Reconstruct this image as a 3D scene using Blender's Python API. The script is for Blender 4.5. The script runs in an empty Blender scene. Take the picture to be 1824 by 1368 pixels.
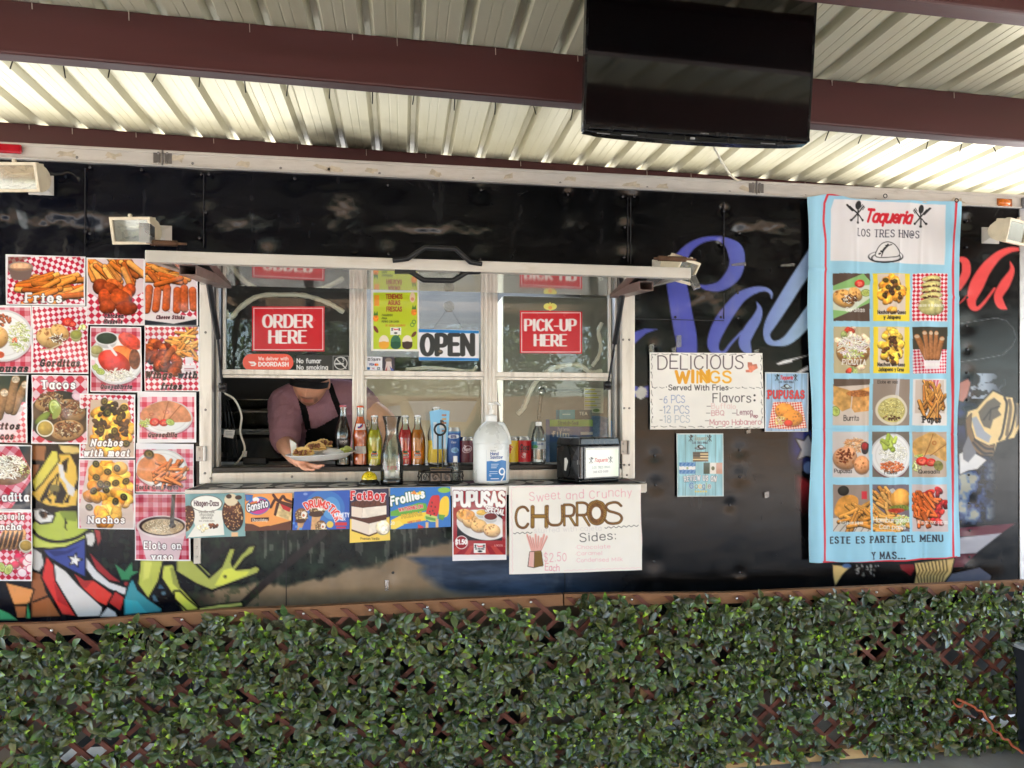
import bpy, bmesh, math, random
import numpy as np
from mathutils import Vector, Matrix
R = math.radians
random.seed(7); rng = np.random.default_rng(7)
S = bpy.context.scene
COL = S.collection

# ------------------------------------------------------------------ camera, sky, sun, exposure
F, CX, HY, YAW, ZC = 1300.0, 912.0, 747.0, R(8.6), 1.48        # focal length and horizon in pixels of a 1824 px wide frame
cam_d = bpy.data.cameras.new('camera'); cam = bpy.data.objects.new('camera', cam_d); COL.objects.link(cam)
cam.location = (0, 0, ZC); cam.rotation_euler = (R(90), 0, -YAW)
cam_d.sensor_width = 36; cam_d.lens = F/1824*36; cam_d.shift_y = (HY-684)/1824
cam_d.clip_start = 0.05; cam_d.clip_end = 400
S.camera = cam
SUN_EL, SUN_AZ = R(58), R(-160)         # the sun stands behind the trailer, a little to the left
w = bpy.data.worlds.new('World'); S.world = w; w.use_nodes = True
nt = w.node_tree; nt.nodes.clear()
sky = nt.nodes.new('ShaderNodeTexSky'); sky.sky_type = 'NISHITA'; sky.sun_disc = False
SUN_DIR = Vector((-0.30, 0.62, 1.15)).normalized()              # towards the sun
sky.sun_elevation = math.asin(SUN_DIR.z); sky.sun_rotation = math.atan2(SUN_DIR.x, SUN_DIR.y)
sky.air_density = 1.0; sky.dust_density = 2.0
bg = nt.nodes.new('ShaderNodeBackground'); bg.inputs[1].default_value = 0.15
wo = nt.nodes.new('ShaderNodeOutputWorld')
nt.links.new(sky.outputs[0], bg.inputs[0]); nt.links.new(bg.outputs[0], wo.inputs[0])
sd = bpy.data.lights.new('sun', 'SUN'); sun = bpy.data.objects.new('sun', sd); COL.objects.link(sun)
sd.energy = 5.0; sd.angle = R(0.5); sd.color = (1, .985, .955)
sun.rotation_euler = SUN_DIR.to_track_quat('Z', 'Y').to_euler(); sun.location = (-4, 8, 14)
S.view_settings.view_transform = 'Standard'; S.view_settings.look = 'None'
S.view_settings.exposure = 3.58; S.view_settings.gamma = 1
S.render.engine = 'CYCLES'
S.cycles.use_denoising = True; S.cycles.max_bounces = 10; S.cycles.diffuse_bounces = 5
S.cycles.glossy_bounces = 5; S.cycles.transmission_bounces = 8; S.cycles.transparent_max_bounces = 16
S.cycles.caustics_reflective = False; S.cycles.caustics_refractive = False
S.cycles.sample_clamp_indirect = 6

# ------------------------------------------------------------------ pixel <-> world
SN, CS = math.sin(YAW), math.cos(YAW)
def W(px, py, Y):
    u = (px-CX)/F; v = (HY-py)/F
    t = Y/(CS-u*SN)
    return Vector(((SN+u*CS)*t, Y, ZC+v*t))
def Wn(px, py, Y):
    u = (px-CX)/F; v = (HY-py)/F
    t = Y/(CS-u*SN)
    return np.stack([(SN+u*CS)*t, np.broadcast_to(Y, t.shape), ZC+v*t], -1)
def XY2P(x, y, z):
    dep = x*SN+y*CS
    return CX+F*(x*CS-y*SN)/dep, HY-F*(z-ZC)/dep
def onz(px, py, z):                       # a pixel dropped on the level z
    u = (px-CX)/F; v = (HY-py)/F; t = (z-ZC)/v
    return Vector(((SN+u*CS)*t, (CS-u*SN)*t, z))
def scale_at(px, Y): return F*(CS-(px-CX)/F*SN)/Y     # pixels per metre for heights

def lin(c):
    c = np.asarray(c, float)/255.0
    return np.where(c <= .04045, c/12.92, ((c+.055)/1.055)**2.4)

# ------------------------------------------------------------------ materials
MATS = {}
def principled(name):
    m = bpy.data.materials.new(name); m.use_nodes = True
    return m, m.node_tree, m.node_tree.nodes['Principled BSDF']
def mat(name, rgb=(200,200,200), rough=.5, metal=0, vary=.12, vscale=12., bump=0., bscale=80., coat=0., spec=.5,
        trans=0, ior=1.45, rvary=.08, stretch=(1,1,1), attr=False, dirt=None, dscale=3.):
    """plain material with uneven colour, gloss and relief; rgb in sRGB 0-255, attr=True takes the mesh colours"""
    if name in MATS: return MATS[name]
    m, t, b = principled(name); N, L = t.nodes, t.links
    tc = N.new('ShaderNodeTexCoord'); mp = N.new('ShaderNodeMapping'); mp.inputs['Scale'].default_value = stretch
    L.new(tc.outputs['Object'], mp.inputs[0])
    nz = N.new('ShaderNodeTexNoise'); nz.inputs['Scale'].default_value = vscale; nz.inputs['Detail'].default_value = 6
    L.new(mp.outputs[0], nz.inputs['Vector'])
    mr = N.new('ShaderNodeMapRange'); mr.inputs['To Min'].default_value = 1-vary; mr.inputs['To Max'].default_value = 1+vary
    mr.inputs['From Min'].default_value = .25; mr.inputs['From Max'].default_value = .75
    L.new(nz.outputs[0], mr.inputs[0])
    vm = N.new('ShaderNodeVectorMath'); vm.operation = 'SCALE'
    L.new(mr.outputs[0], vm.inputs['Scale'])
    if attr:
        a = N.new('ShaderNodeVertexColor'); a.layer_name = 'Col'; L.new(a.outputs[0], vm.inputs[0])
    else:
        vm.inputs[0].default_value = tuple(lin(rgb))
    src = vm.outputs[0]
    if dirt is not None:
        n2 = N.new('ShaderNodeTexNoise'); n2.inputs['Scale'].default_value = dscale; n2.inputs['Detail'].default_value = 8
        n2.inputs['Roughness'].default_value = .65
        L.new(mp.outputs[0], n2.inputs['Vector'])
        r2 = N.new('ShaderNodeMapRange'); r2.inputs['From Min'].default_value = .5; r2.inputs['From Max'].default_value = .75
        r2.inputs['To Max'].default_value = .6
        L.new(n2.outputs[0], r2.inputs[0])
        mx = N.new('ShaderNodeMix'); mx.data_type = 'RGBA'
        L.new(r2.outputs[0], mx.inputs['Factor']); L.new(src, mx.inputs['A']); mx.inputs['B'].default_value = (*lin(dirt), 1)
        src = mx.outputs['Result']
    L.new(src, b.inputs['Base Color'])
    rr = N.new('ShaderNodeMapRange'); rr.inputs['To Min'].default_value = max(0.02, rough-rvary); rr.inputs['To Max'].default_value = min(1, rough+rvary)
    rr.inputs['From Min'].default_value = .3; rr.inputs['From Max'].default_value = .7
    L.new(nz.outputs[0], rr.inputs[0]); L.new(rr.outputs[0], b.inputs['Roughness'])
    b.inputs['Metallic'].default_value = metal
    b.inputs['Coat Weight'].default_value = coat; b.inputs['Coat Roughness'].default_value = .08
    b.inputs['Specular IOR Level'].default_value = spec
    b.inputs['Transmission Weight'].default_value = trans; b.inputs['IOR'].default_value = ior
    if bump:
        n3 = N.new('ShaderNodeTexNoise'); n3.inputs['Scale'].default_value = bscale; n3.inputs['Detail'].default_value = 4
        L.new(mp.outputs[0], n3.inputs['Vector'])
        bp = N.new('ShaderNodeBump'); bp.inputs['Strength'].default_value = bump; bp.inputs['Distance'].default_value = .01
        L.new(n3.outputs[0], bp.inputs['Height']); L.new(bp.outputs[0], b.inputs['Normal'])
    MATS[name] = m; return m
def glassmat(name, tint=(255,255,255), rough=.0, refl=1.0, haze=0.):
    """thin sheet of glass or clear plastic: sees through, reflects by Fresnel, a little dust"""
    if name in MATS: return MATS[name]
    m = bpy.data.materials.new(name); m.use_nodes = True; t = m.node_tree; N, L = t.nodes, t.links; N.clear()
    o = N.new('ShaderNodeOutputMaterial'); tr = N.new('ShaderNodeBsdfTransparent'); gl = N.new('ShaderNodeBsdfGlossy')
    tr.inputs[0].default_value = (*lin(tint), 1); gl.inputs['Roughness'].default_value = rough
    fr = N.new('ShaderNodeFresnel'); fr.inputs[0].default_value = 1.5
    mu = N.new('ShaderNodeMath'); mu.operation = 'MULTIPLY'; mu.inputs[1].default_value = refl; mu.use_clamp = True
    L.new(fr.outputs[0], mu.inputs[0])
    mx = N.new('ShaderNodeMixShader'); L.new(mu.outputs[0], mx.inputs[0]); L.new(tr.outputs[0], mx.inputs[1]); L.new(gl.outputs[0], mx.inputs[2])
    out = mx
    if haze:
        df = N.new('ShaderNodeBsdfDiffuse'); df.inputs[0].default_value = (.75, .75, .72, 1)
        nz = N.new('ShaderNodeTexNoise'); nz.inputs['Scale'].default_value = 6; nz.inputs['Detail'].default_value = 8
        tc = N.new('ShaderNodeTexCoord'); L.new(tc.outputs['Object'], nz.inputs['Vector'])
        mm = N.new('ShaderNodeMath'); mm.operation = 'MULTIPLY'; mm.inputs[1].default_value = haze*2
        L.new(nz.outputs[0], mm.inputs[0])
        m2 = N.new('ShaderNodeMixShader'); L.new(mm.outputs[0], m2.inputs[0]); L.new(mx.outputs[0], m2.inputs[1]); L.new(df.outputs[0], m2.inputs[2])
        out = m2
    L.new(out.outputs[0], o.inputs[0]); MATS[name] = m; return m

# ------------------------------------------------------------------ mesh builder and object tree
WL = {}
class MB:
    def __init__(s): s.v = []; s.f = []; s.c = None
    def add(s, vs, fs):
        n = len(s.v); s.v += [tuple(p) for p in vs]; s.f += [tuple(i+n for i in f) for f in fs]; return s
    def box(s, x0, x1, y0, y1, z0, z1):
        return s.add([(x0,y0,z0),(x1,y0,z0),(x1,y1,z0),(x0,y1,z0),(x0,y0,z1),(x1,y0,z1),(x1,y1,z1),(x0,y1,z1)],
              [(0,3,2,1),(4,5,6,7),(0,1,5,4),(1,2,6,5),(2,3,7,6),(3,0,4,7)])
    def hexa(s, p):      # eight corners: four below, four above
        return s.add(p, [(0,3,2,1),(4,5,6,7),(0,1,5,4),(1,2,6,5),(2,3,7,6),(3,0,4,7)])
    def bar(s, a, b, wd, th, up=(0,0,1)):
        a, b = Vector(a), Vector(b); d = (b-a).normalized(); u = Vector(up)
        r = d.cross(u)
        if r.length < 1e-4: r = d.cross(Vector((1,0,0)))
        r.normalize(); u = r.cross(d).normalized(); r *= wd/2; u *= th/2
        return s.hexa([a-r-u, a+r-u, b+r-u, b-r-u, a-r+u, a+r+u, b+r+u, b-r+u])
    def tube(s, pts, r, n=8, close=False, caps=True):
        pts = [Vector(p) for p in pts]; m = len(pts); rs = r if isinstance(r, (list, tuple)) else [r]*m
        vs = []; up = None
        for i, p in enumerate(pts):
            d = (pts[(i+1) % m]-pts[i-1]) if close else (pts[min(i+1, m-1)]-pts[max(i-1, 0)])
            d.normalize()
            if up is None:
                up = d.orthogonal().normalized()
            up = (up-d*up.dot(d)); up = up.normalized() if up.length > 1e-6 else d.orthogonal().normalized()
            q = d.cross(up)
            for k in range(n):
                a = 2*math.pi*k/n; vs.append(p+(up*math.cos(a)+q*math.sin(a))*rs[i])
        fs = []
        for i in range(m if close else m-1):
            for k in range(n):
                j = (i+1) % m; fs.append((i*n+k, i*n+(k+1) % n, j*n+(k+1) % n, j*n+k))
        if caps and not close: fs += [tuple(range(n-1, -1, -1)), tuple((m-1)*n+k for k in range(n))]
        return s.add(vs, fs)
    def lathe(s, prof, c=(0,0,0), n=24, M=None):
        c = Vector(c); vs = []; fs = []; m = len(prof)
        for (r, z) in prof:
            for k in range(n):
                a = 2*math.pi*k/n; p = Vector((r*math.cos(a), r*math.sin(a), z)); vs.append((M @ p if M else p)+c)
        for i in range(m-1):
            for k in range(n): fs.append((i*n+k, i*n+(k+1) % n, (i+1)*n+(k+1) % n, (i+1)*n+k))
        if prof[0][0] > 1e-5: fs.append(tuple(range(n-1, -1, -1)))
        if prof[-1][0] > 1e-5: fs.append(tuple((m-1)*n+k for k in range(n)))
        return s.add(vs, fs)
    def prism(s, poly, d):       # closed outline (3-D points) pushed along d
        n = len(poly); d = Vector(d); a = [Vector(p) for p in poly]
        return s.add(a+[p+d for p in a], [tuple(range(n-1, -1, -1)), tuple(range(n, 2*n))]+[(i, (i+1) % n, n+(i+1) % n, n+i) for i in range(n)])
    def ball(s, c, r, nu=10, nv=7, sc=(1,1,1), half=False, M=None):
        c = Vector(c); vs = []; fs = []
        for j in range(nv+1):
            th = math.pi*j/nv*(.5 if half else 1)
            for k in range(nu):
                a = 2*math.pi*k/nu; p = Vector((r*sc[0]*math.sin(th)*math.cos(a), r*sc[1]*math.sin(th)*math.sin(a), r*sc[2]*math.cos(th)))
                vs.append((M @ p if M else p)+c)
        for j in range(nv):
            for k in range(nu): fs.append((j*nu+k, (j+1)*nu+k, (j+1)*nu+(k+1) % nu, j*nu+(k+1) % nu))
        return s.add(vs, fs)
def wloc(p): return WL.get(p.name, Vector((0,0,0))) if p else Vector((0,0,0))
def link_mesh(name, me, m, parent, loc=None, smooth=False, bevel=0, sharp=40):
    o = bpy.data.objects.new(name, me); COL.objects.link(o)
    if m: me.materials.append(m)
    base = wloc(parent)
    if parent: o.parent = parent
    if loc is None and not parent:
        n = len(me.vertices); co = np.empty(n*3); me.vertices.foreach_get('co', co); co = co.reshape(-1, 3)
        loc = Vector(((co[:,0].min()+co[:,0].max())/2, (co[:,1].min()+co[:,1].max())/2, co[:,2].min()))
    loc = Vector(loc) if loc is not None else base
    me.transform(Matrix.Translation(-loc)); o.location = loc-base; WL[o.name] = loc
    if smooth:
        me.polygons.foreach_set('use_smooth', [True]*len(me.polygons))
        if sharp < 180:
            try: me.set_sharp_from_angle(angle=R(sharp))
            except Exception: pass
    if bevel:
        b = o.modifiers.new('b', 'BEVEL'); b.width = bevel; b.segments = 2; b.limit_method = 'ANGLE'; b.angle_limit = R(40)
    return o
def obj(name, mb, m, parent=None, loc=None, smooth=False, bevel=0, sharp=40, fix=True):
    me = bpy.data.meshes.new(name); me.from_pydata(mb.v, [], mb.f)
    if fix:
        bm = bmesh.new(); bm.from_mesh(me); bmesh.ops.recalc_face_normals(bm, faces=bm.faces); bm.to_mesh(me); bm.free()
    if mb.c is not None:
        a = me.color_attributes.new('Col', 'FLOAT_COLOR', 'POINT'); a.data.foreach_set('color', np.asarray(mb.c, np.float32).ravel())
    me.update()
    return link_mesh(name, me, m, parent, loc, smooth, bevel, sharp)
def thing(name, label, cat, loc=(0,0,0), group=None):
    o = bpy.data.objects.new(name, None); COL.objects.link(o); o.location = loc; o.empty_display_size = .05
    WL[o.name] = Vector(loc); return tag(o, label, cat, group)
def tag(o, label=None, cat=None, group=None, kind=None):
    if label: o['label'] = label
    if cat: o['category'] = cat
    if group: o['group'] = group
    if kind: o['kind'] = kind
    return o
def copy_thing(o, loc, label=None, parent=None):
    c = o.copy(); COL.objects.link(c); c.location = loc
    if label: c['label'] = label
    if parent: c.parent = parent
    for ch in o.children:
        d = ch.copy(); COL.objects.link(d); d.parent = c
        for g in ch.children:
            e = g.copy(); COL.objects.link(e); e.parent = d
    return c
# ------------------------------------------------------------------ printing: a canvas of coloured mesh points, painted with plain shapes
GL = {}
for ln in """A 62|0 0,31 100,62 0|11 36,51 36
B 56|0 0,0 100|~0 100,34 100,47 90,47 64,34 54,0 54|~0 54,38 54,54 40,54 14,38 0,0 0
C 60|~58 82,46 97,28 100,8 86,0 50,8 14,28 0,46 3,58 18
D 60|0 0,0 100|~0 100,30 100,52 84,60 50,52 16,30 0,0 0
E 50|50 100,0 100,0 0,50 0|0 53,42 53
F 48|48 100,0 100,0 0|0 52,40 52
G 62|~58 82,46 97,28 100,8 86,0 50,8 14,30 0,50 6,60 20|60 20,60 46,36 46
H 60|0 0,0 100|60 0,60 100|0 53,60 53
I 8|4 0,4 100
J 40|~40 100,40 25,30 3,14 0,2 10,0 24
K 56|0 0,0 100|54 100,0 42|18 58,56 0
L 46|0 100,0 0,46 0
M 74|0 0,0 100,37 25,74 100,74 0
N 62|0 0,0 100,62 0,62 100
O 66|~33 100,10 88,0 50,10 12,33 0,56 12,66 50,56 88,33 100
P 54|0 0,0 100|~0 100,34 100,52 90,54 72,50 54,34 45,0 45
Q 66|~33 100,10 88,0 50,10 12,33 0,56 12,66 50,56 88,33 100|40 24,66 -6
R 58|0 0,0 100|~0 100,34 100,52 90,54 72,50 54,34 45,0 45|28 45,58 0
S 54|~50 84,40 97,26 100,8 92,3 76,12 60,30 52,46 42,52 24,44 6,26 0,10 4,0 18
T 58|0 100,58 100|29 100,29 0
U 60|~0 100,0 30,10 6,30 0,50 6,60 30,60 100
V 60|0 100,30 0,60 100
W 88|0 100,22 0,44 90,66 0,88 100
X 58|0 0,58 100|0 100,58 0
Y 58|0 100,29 48,58 100|29 48,29 0
Z 54|0 100,54 100,0 0,54 0
a 46|~44 50,36 64,22 66,6 58,0 33,6 8,22 0,36 4,44 16|44 66,44 0
b 48|0 100,0 0|~0 50,10 62,24 66,40 58,46 33,40 8,24 0,10 4,0 16
c 44|~42 54,32 65,22 66,6 56,0 33,6 10,22 0,32 1,42 12
d 48|46 100,46 0|~46 50,36 62,22 66,6 58,0 33,6 8,22 0,36 4,46 16
e 46|2 35,45 35|~45 35,42 56,24 66,6 56,0 33,6 10,24 0,36 3,44 13
f 32|~32 96,24 100,14 94,12 80,12 0|0 64,28 64
g 46|44 66,44 -10|~44 -10,36 -26,20 -28,4 -20|~44 50,36 64,22 66,6 58,0 33,6 8,22 0,36 4,44 16
h 46|0 100,0 0|~0 48,12 62,26 66,40 60,44 46,44 0
i 8|4 66,4 0|4 88,4 90
j 16|~12 66,12 -14,6 -26,-4 -28|12 88,12 90
k 42|0 100,0 0|40 66,0 26|14 38,42 0
l 8|4 100,4 0
m 70|0 66,0 0|~0 48,10 62,20 66,32 60,35 46,35 0|~35 48,45 62,55 66,67 60,70 46,70 0
n 46|0 66,0 0|~0 48,12 62,26 66,40 60,44 46,44 0
o 48|~24 66,6 57,0 33,6 9,24 0,42 9,48 33,42 57,24 66
p 48|0 66,0 -28|~0 50,10 62,24 66,40 58,46 33,40 8,24 0,10 4,0 16
q 48|46 66,46 -28|~46 50,36 62,22 66,6 58,0 33,6 8,22 0,36 4,46 16
r 30|0 66,0 0|~0 44,10 60,20 66,30 64
s 40|~38 54,28 65,18 66,5 60,3 48,12 39,28 31,38 22,36 8,20 0,8 2,0 12
t 32|12 90,12 14|~12 14,16 3,24 0,32 3|0 66,28 66
u 46|~0 66,0 22,6 5,20 0,34 5,44 20|44 66,44 0
v 44|0 66,22 0,44 66
w 66|0 66,16 0,33 60,50 0,66 66
x 42|0 0,42 66|0 66,42 0
y 44|0 66,22 0|44 66,12 -28
z 40|0 66,40 66,0 0,40 0
0 54|~27 100,6 84,0 50,6 16,27 0,48 16,54 50,48 84,27 100
1 26|2 80,18 100,18 0
2 52|~2 78,8 94,26 100,44 92,50 74,40 50,2 2|2 0,52 0
3 50|~2 84,12 97,26 100,44 88,44 66,24 54|~24 54,46 44,50 24,40 4,22 0,8 4,0 16
4 56|42 0,42 100,0 32,56 32
5 50|46 100,8 100,4 56|~4 56,22 64,42 54,50 32,42 8,22 0,8 4,0 14
6 52|~46 94,30 98,10 76,0 40,6 10,26 0,46 10,52 32,44 56,26 62,8 52,0 34
7 52|0 100,52 100,18 0
8 52|~26 54,8 64,4 80,14 96,26 100,38 96,48 80,44 64,26 54,6 42,0 24,10 4,26 0,42 4,52 24,46 42,26 54
9 52|~6 6,22 2,42 24,52 60,46 90,26 100,6 90,0 68,8 44,26 38,44 48,52 66
- 30|2 40,28 40
. 8|4 0,4 4
, 10|6 4,2 -14
: 8|4 6,4 10|4 54,4 58
* 8|4 30,4 34
$ 54|~50 84,40 97,26 100,8 92,3 76,12 60,30 52,46 42,52 24,44 6,26 0,10 4,0 18|27 114,27 -14
@ 76|~52 40,44 60,30 60,24 40,30 28,44 30,52 44,58 30,70 34,74 56,60 88,36 96,10 82,0 48,8 12,34 -4,58 4
~ 40|~0 36,10 46,20 40,30 34,40 44""".split('\n'):
    ch, rest = ln[0], ln[2:].split('|')
    st = []
    for q in rest[1:]:
        sm = q[0] == '~'
        st.append((sm, np.array([[float(v) for v in p.split()] for p in q.lstrip('~').split(',')])/100))
    GL[ch] = (float(rest[0])/100, st)
GL['ä'] = (GL['a'][0], GL['a'][1]+[(False, np.array([[.10,.86],[.10,.88]])), (False, np.array([[.34,.86],[.34,.88]]))])

def cmr(P, k=5, close=False):
    """smooth curve through the points"""
    P = np.asarray(P, float); n = len(P)
    if n < 3: return P
    E = np.vstack([P[-1], P, P[0], P[1]]) if close else np.vstack([2*P[0]-P[1], P, 2*P[-1]-P[-2]])
    out = []; t = np.linspace(0, 1, k, endpoint=False)[:, None]
    for i in range(n if close else n-1):
        p0, p1, p2, p3 = E[i], E[i+1], E[i+2], E[i+3]
        out.append(.5*((2*p1)+(-p0+p2)*t+(2*p0-5*p1+4*p2-p3)*t*t+(-p0+3*p1-3*p2+p3)*t**3))
    if not close: out.append(P[-1:])
    return np.vstack(out)
def hash2(i, j, seed):
    h = (i*374761393+j*668265263+seed*974711) & 0x7fffffff
    h = ((h ^ (h >> 13))*1274126177) & 0x7fffffff
    return ((h ^ (h >> 16)) & 0xffff)/65535.0
def vnoise(x, y, sc, seed=0):
    x = x/sc; y = y/sc; i = np.floor(x).astype(np.int64); j = np.floor(y).astype(np.int64); fx = x-i; fy = y-j
    fx = fx*fx*(3-2*fx); fy = fy*fy*(3-2*fy)
    return (hash2(i, j, seed)*(1-fx)+hash2(i+1, j, seed)*fx)*(1-fy)+(hash2(i, j+1, seed)*(1-fx)+hash2(i+1, j+1, seed)*fx)*fy
def fnoise(x, y, sc, seed=0, oc=3):
    a, s, t = 1., 0., 0.
    for k in range(oc): s = s+a*vnoise(x, y, sc/2**k, seed+k*17); t += a; a *= .55
    return s/t

class Cv:
    """canvas: arrays of photo-pixel positions X (right) and Y (down) and their colours C (sRGB 0-255)"""
    def __init__(s, X, Y, base=(255,255,255)):
        s.X, s.Y = X, Y; s.sh = X.shape; s.x, s.y = X.ravel(), Y.ravel()
        s.C = np.empty((X.size, 3)); s.C[:] = base; s.clip = None
        s.res = max(.35, abs(X[0,1]-X[0,0]) if X.ndim == 2 and X.shape[1] > 1 else 1)
    def sel(s, x0, y0, x1, y1):
        if s.clip: x0, y0, x1, y1 = max(x0,s.clip[0]), max(y0,s.clip[1]), min(x1,s.clip[2]), min(y1,s.clip[3])
        return np.nonzero((s.x >= x0) & (s.x <= x1) & (s.y >= y0) & (s.y <= y1))[0]
    def put(s, idx, a, col):
        a = np.clip(a, 0, 1)[:, None]; s.C[idx] = s.C[idx]*(1-a)+np.asarray(col, float)*a
    def rect(s, x0, y0, x1, y1, col, al=1.):
        i = s.sel(x0-1, y0-1, x1+1, y1+1); x, y = s.x[i], s.y[i]; r = s.res
        d = np.minimum(np.minimum(x-x0, x1-x), np.minimum(y-y0, y1-y)); s.put(i, (d/r+.5).clip(0, 1)*al, col); return s
    def polyd(s, P, x, y):
        P = np.asarray(P, float); d = np.full(x.shape, 1e9); ins = np.zeros(x.shape, bool); n = len(P)
        for k in range(n):
            ax, ay = P[k]; bx, by = P[(k+1) % n]; ex, ey = bx-ax, by-ay; L = ex*ex+ey*ey+1e-9
            t = (((x-ax)*ex+(y-ay)*ey)/L).clip(0, 1); d = np.minimum(d, (x-ax-t*ex)**2+(y-ay-t*ey)**2)
            c = ((ay > y) != (by > y)); ins ^= c & (x < (ex*(y-ay)/(ey if abs(ey) > 1e-9 else 1e-9)+ax))
        d = np.sqrt(d); return np.where(ins, d, -d)
    def poly(s, P, col, al=1., smooth=False, line=None, lw=2., tex=0., close=True):
        P = np.asarray(P, float)
        if smooth: P = cmr(P, 5, True)
        g = lw+2 if line is not None else 1.5
        i = s.sel(P[:,0].min()-g, P[:,1].min()-g, P[:,0].max()+g, P[:,1].max()+g)
        if len(i) == 0: return s
        x, y = s.x[i], s.y[i]; d = s.polyd(P, x, y)/s.res
        if line is not None: s.put(i, d+lw/s.res+.5, line)
        c = np.asarray(col, float)
        if tex: c = c*(1+tex*(fnoise(x, y, 9, 3)-.5)*2)[:, None]
        s.put(i, (d+.5).clip(0, 1)*al, c); return s
    def seg(s, pts, wx, wy, col, al=1., smooth=False, rad=None):
        """pen stroke along a line, pen wx by wy half sizes"""
        P = np.asarray(pts, float)
        if smooth:
            if rad is not None:
                Q = cmr(np.column_stack([P, rad]), 6); P, rad = Q[:, :2], Q[:, 2]
            else: P = cmr(P, 6)
        m = max(wx, wy)*(max(rad) if rad is not None else 1)+1.5
        i = s.sel(P[:,0].min()-m, P[:,1].min()-m, P[:,0].max()+m, P[:,1].max()+m)
        if len(i) == 0: return s
        x, y = s.x[i]/wx, s.y[i]/wy; best = np.full(x.shape, -1e9); Q = P/np.array([wx, wy])
        for k in range(len(Q)-1):
            ax, ay = Q[k]; ex, ey = Q[k+1]-Q[k]; L = ex*ex+ey*ey+1e-12
            t = (((x-ax)*ex+(y-ay)*ey)/L).clip(0, 1); dd = np.sqrt((x-ax-t*ex)**2+(y-ay-t*ey)**2)
            r = 1. if rad is None else rad[k]*(1-t)+rad[k+1]*t
            best = np.maximum(best, r-dd)
        s.put(i, (best*min(wx, wy)/s.res+.5).clip(0, 1)*al, col); return s
    def ell(s, cx, cy, rx, ry, col, rot=0., al=1., shade=0., tex=0., line=None, lw=1., ring=None, seed=1):
        m = max(rx, ry)+lw+1.5; i = s.sel(cx-m, cy-m, cx+m, cy+m)
        if len(i) == 0: return s
        x, y = s.x[i]-cx, s.y[i]-cy; c_, s_ = math.cos(R(rot)), math.sin(R(rot)); u, v = x*c_+y*s_, -x*s_+y*c_
        q = np.sqrt((u/rx)**2+(v/ry)**2); d = (1-q)*min(rx, ry)/s.res
        if line is not None: s.put(i, d+lw/s.res+.5, line)
        c = np.ones((len(i), 1))*np.asarray(col, float)
        f = np.ones(len(i))
        if shade: f = f*(1+shade*(-.55*u/rx*.3-.7*y/max(rx, ry)-.75*q**3+.3))
        if tex: f = f*(1+tex*2*(fnoise(s.x[i], s.y[i], max(2., min(rx, ry)*.5), seed)-.5))
        a = (d+.5).clip(0, 1)*al
        if ring is not None: a = a*((q-ring)*min(rx, ry)/s.res+.5).clip(0, 1)
        s.put(i, a, (c*f[:, None]).clip(0, 255)); return s
    def cap(s, x0, y0, x1, y1, r, col, shade=.5, tex=.1, seed=1):
        """a rounded stick with light along its upper side"""
        m = r+1.5; i = s.sel(min(x0,x1)-m, min(y0,y1)-m, max(x0,x1)+m, max(y0,y1)+m)
        if len(i) == 0: return s
        x, y = s.x[i], s.y[i]; ex, ey = x1-x0, y1-y0; L = ex*ex+ey*ey+1e-9
        t = (((x-x0)*ex+(y-y0)*ey)/L).clip(0, 1); dx, dy = x-x0-t*ex, y-y0-t*ey; d = np.sqrt(dx*dx+dy*dy)
        f = 1+shade*(-.5*dy/r-.2*dx/r-.6*(d/r)**4+.12)+tex*2*(fnoise(x, y, 3.5, seed)-.5)
        s.put(i, ((r-d)/s.res+.5).clip(0, 1), (np.asarray(col, float)*f[:, None]).clip(0, 255)); return s
    def checks(s, x0, y0, x1, y1, a=8, rot=30, c1=(196,38,66), c2=(240,224,230), sq=1., pers=0., gingham=False):
        i = s.sel(x0, y0, x1, y1); x, y = s.x[i]-x0, s.y[i]-y0; c_, s_ = math.cos(R(rot)), math.sin(R(rot))
        k = 1+pers*(y-(y1-y0)/2)/(y1-y0); x = (x-(x1-x0)/2)/k; u, v = (x*c_+y*s_)/a, (-x*s_+y*c_)/a/sq
        A, B = (np.floor(u) % 2), (np.floor(v) % 2)
        if gingham:
            m = (A+B)/2; col = np.asarray(c2)*(1-m[:,None])+np.asarray(c1)*m[:,None]
        else:
            sx = np.sin(math.pi*u)*np.sin(math.pi*v)*a*.9; m = (sx/s.res+.5).clip(0, 1)[:,None]; col = np.asarray(c1)*m+np.asarray(c2)*(1-m)
        f = .9+.2*fnoise(s.x[i], s.y[i], 40, 5); s.C[i] = (col*f[:,None]).clip(0, 255); return s
    def bits(s, cx, cy, rx, ry, n, l, r, cols, ang=None, seed=0, shade=.5, flat=.7):
        """n small sticks or crumbs piled inside an ellipse"""
        g = random.Random(seed)
        for k in range(n):
            a = g.uniform(0, 2*math.pi); q = math.sqrt(g.random()); x = cx+rx*q*math.cos(a); y = cy+ry*q*math.sin(a)
            th = R(g.uniform(*ang)) if ang else g.uniform(0, math.pi); ll = l*g.uniform(.5, 1)
            dx, dy = ll*math.cos(th)/2, ll*math.sin(th)/2*flat; c = np.array(g.choice(cols))*g.uniform(.85, 1.12)
            s.cap(x-dx, y-dy, x+dx, y+dy, r*g.uniform(.8, 1.15), c, shade, .12, k)
        return s
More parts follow.
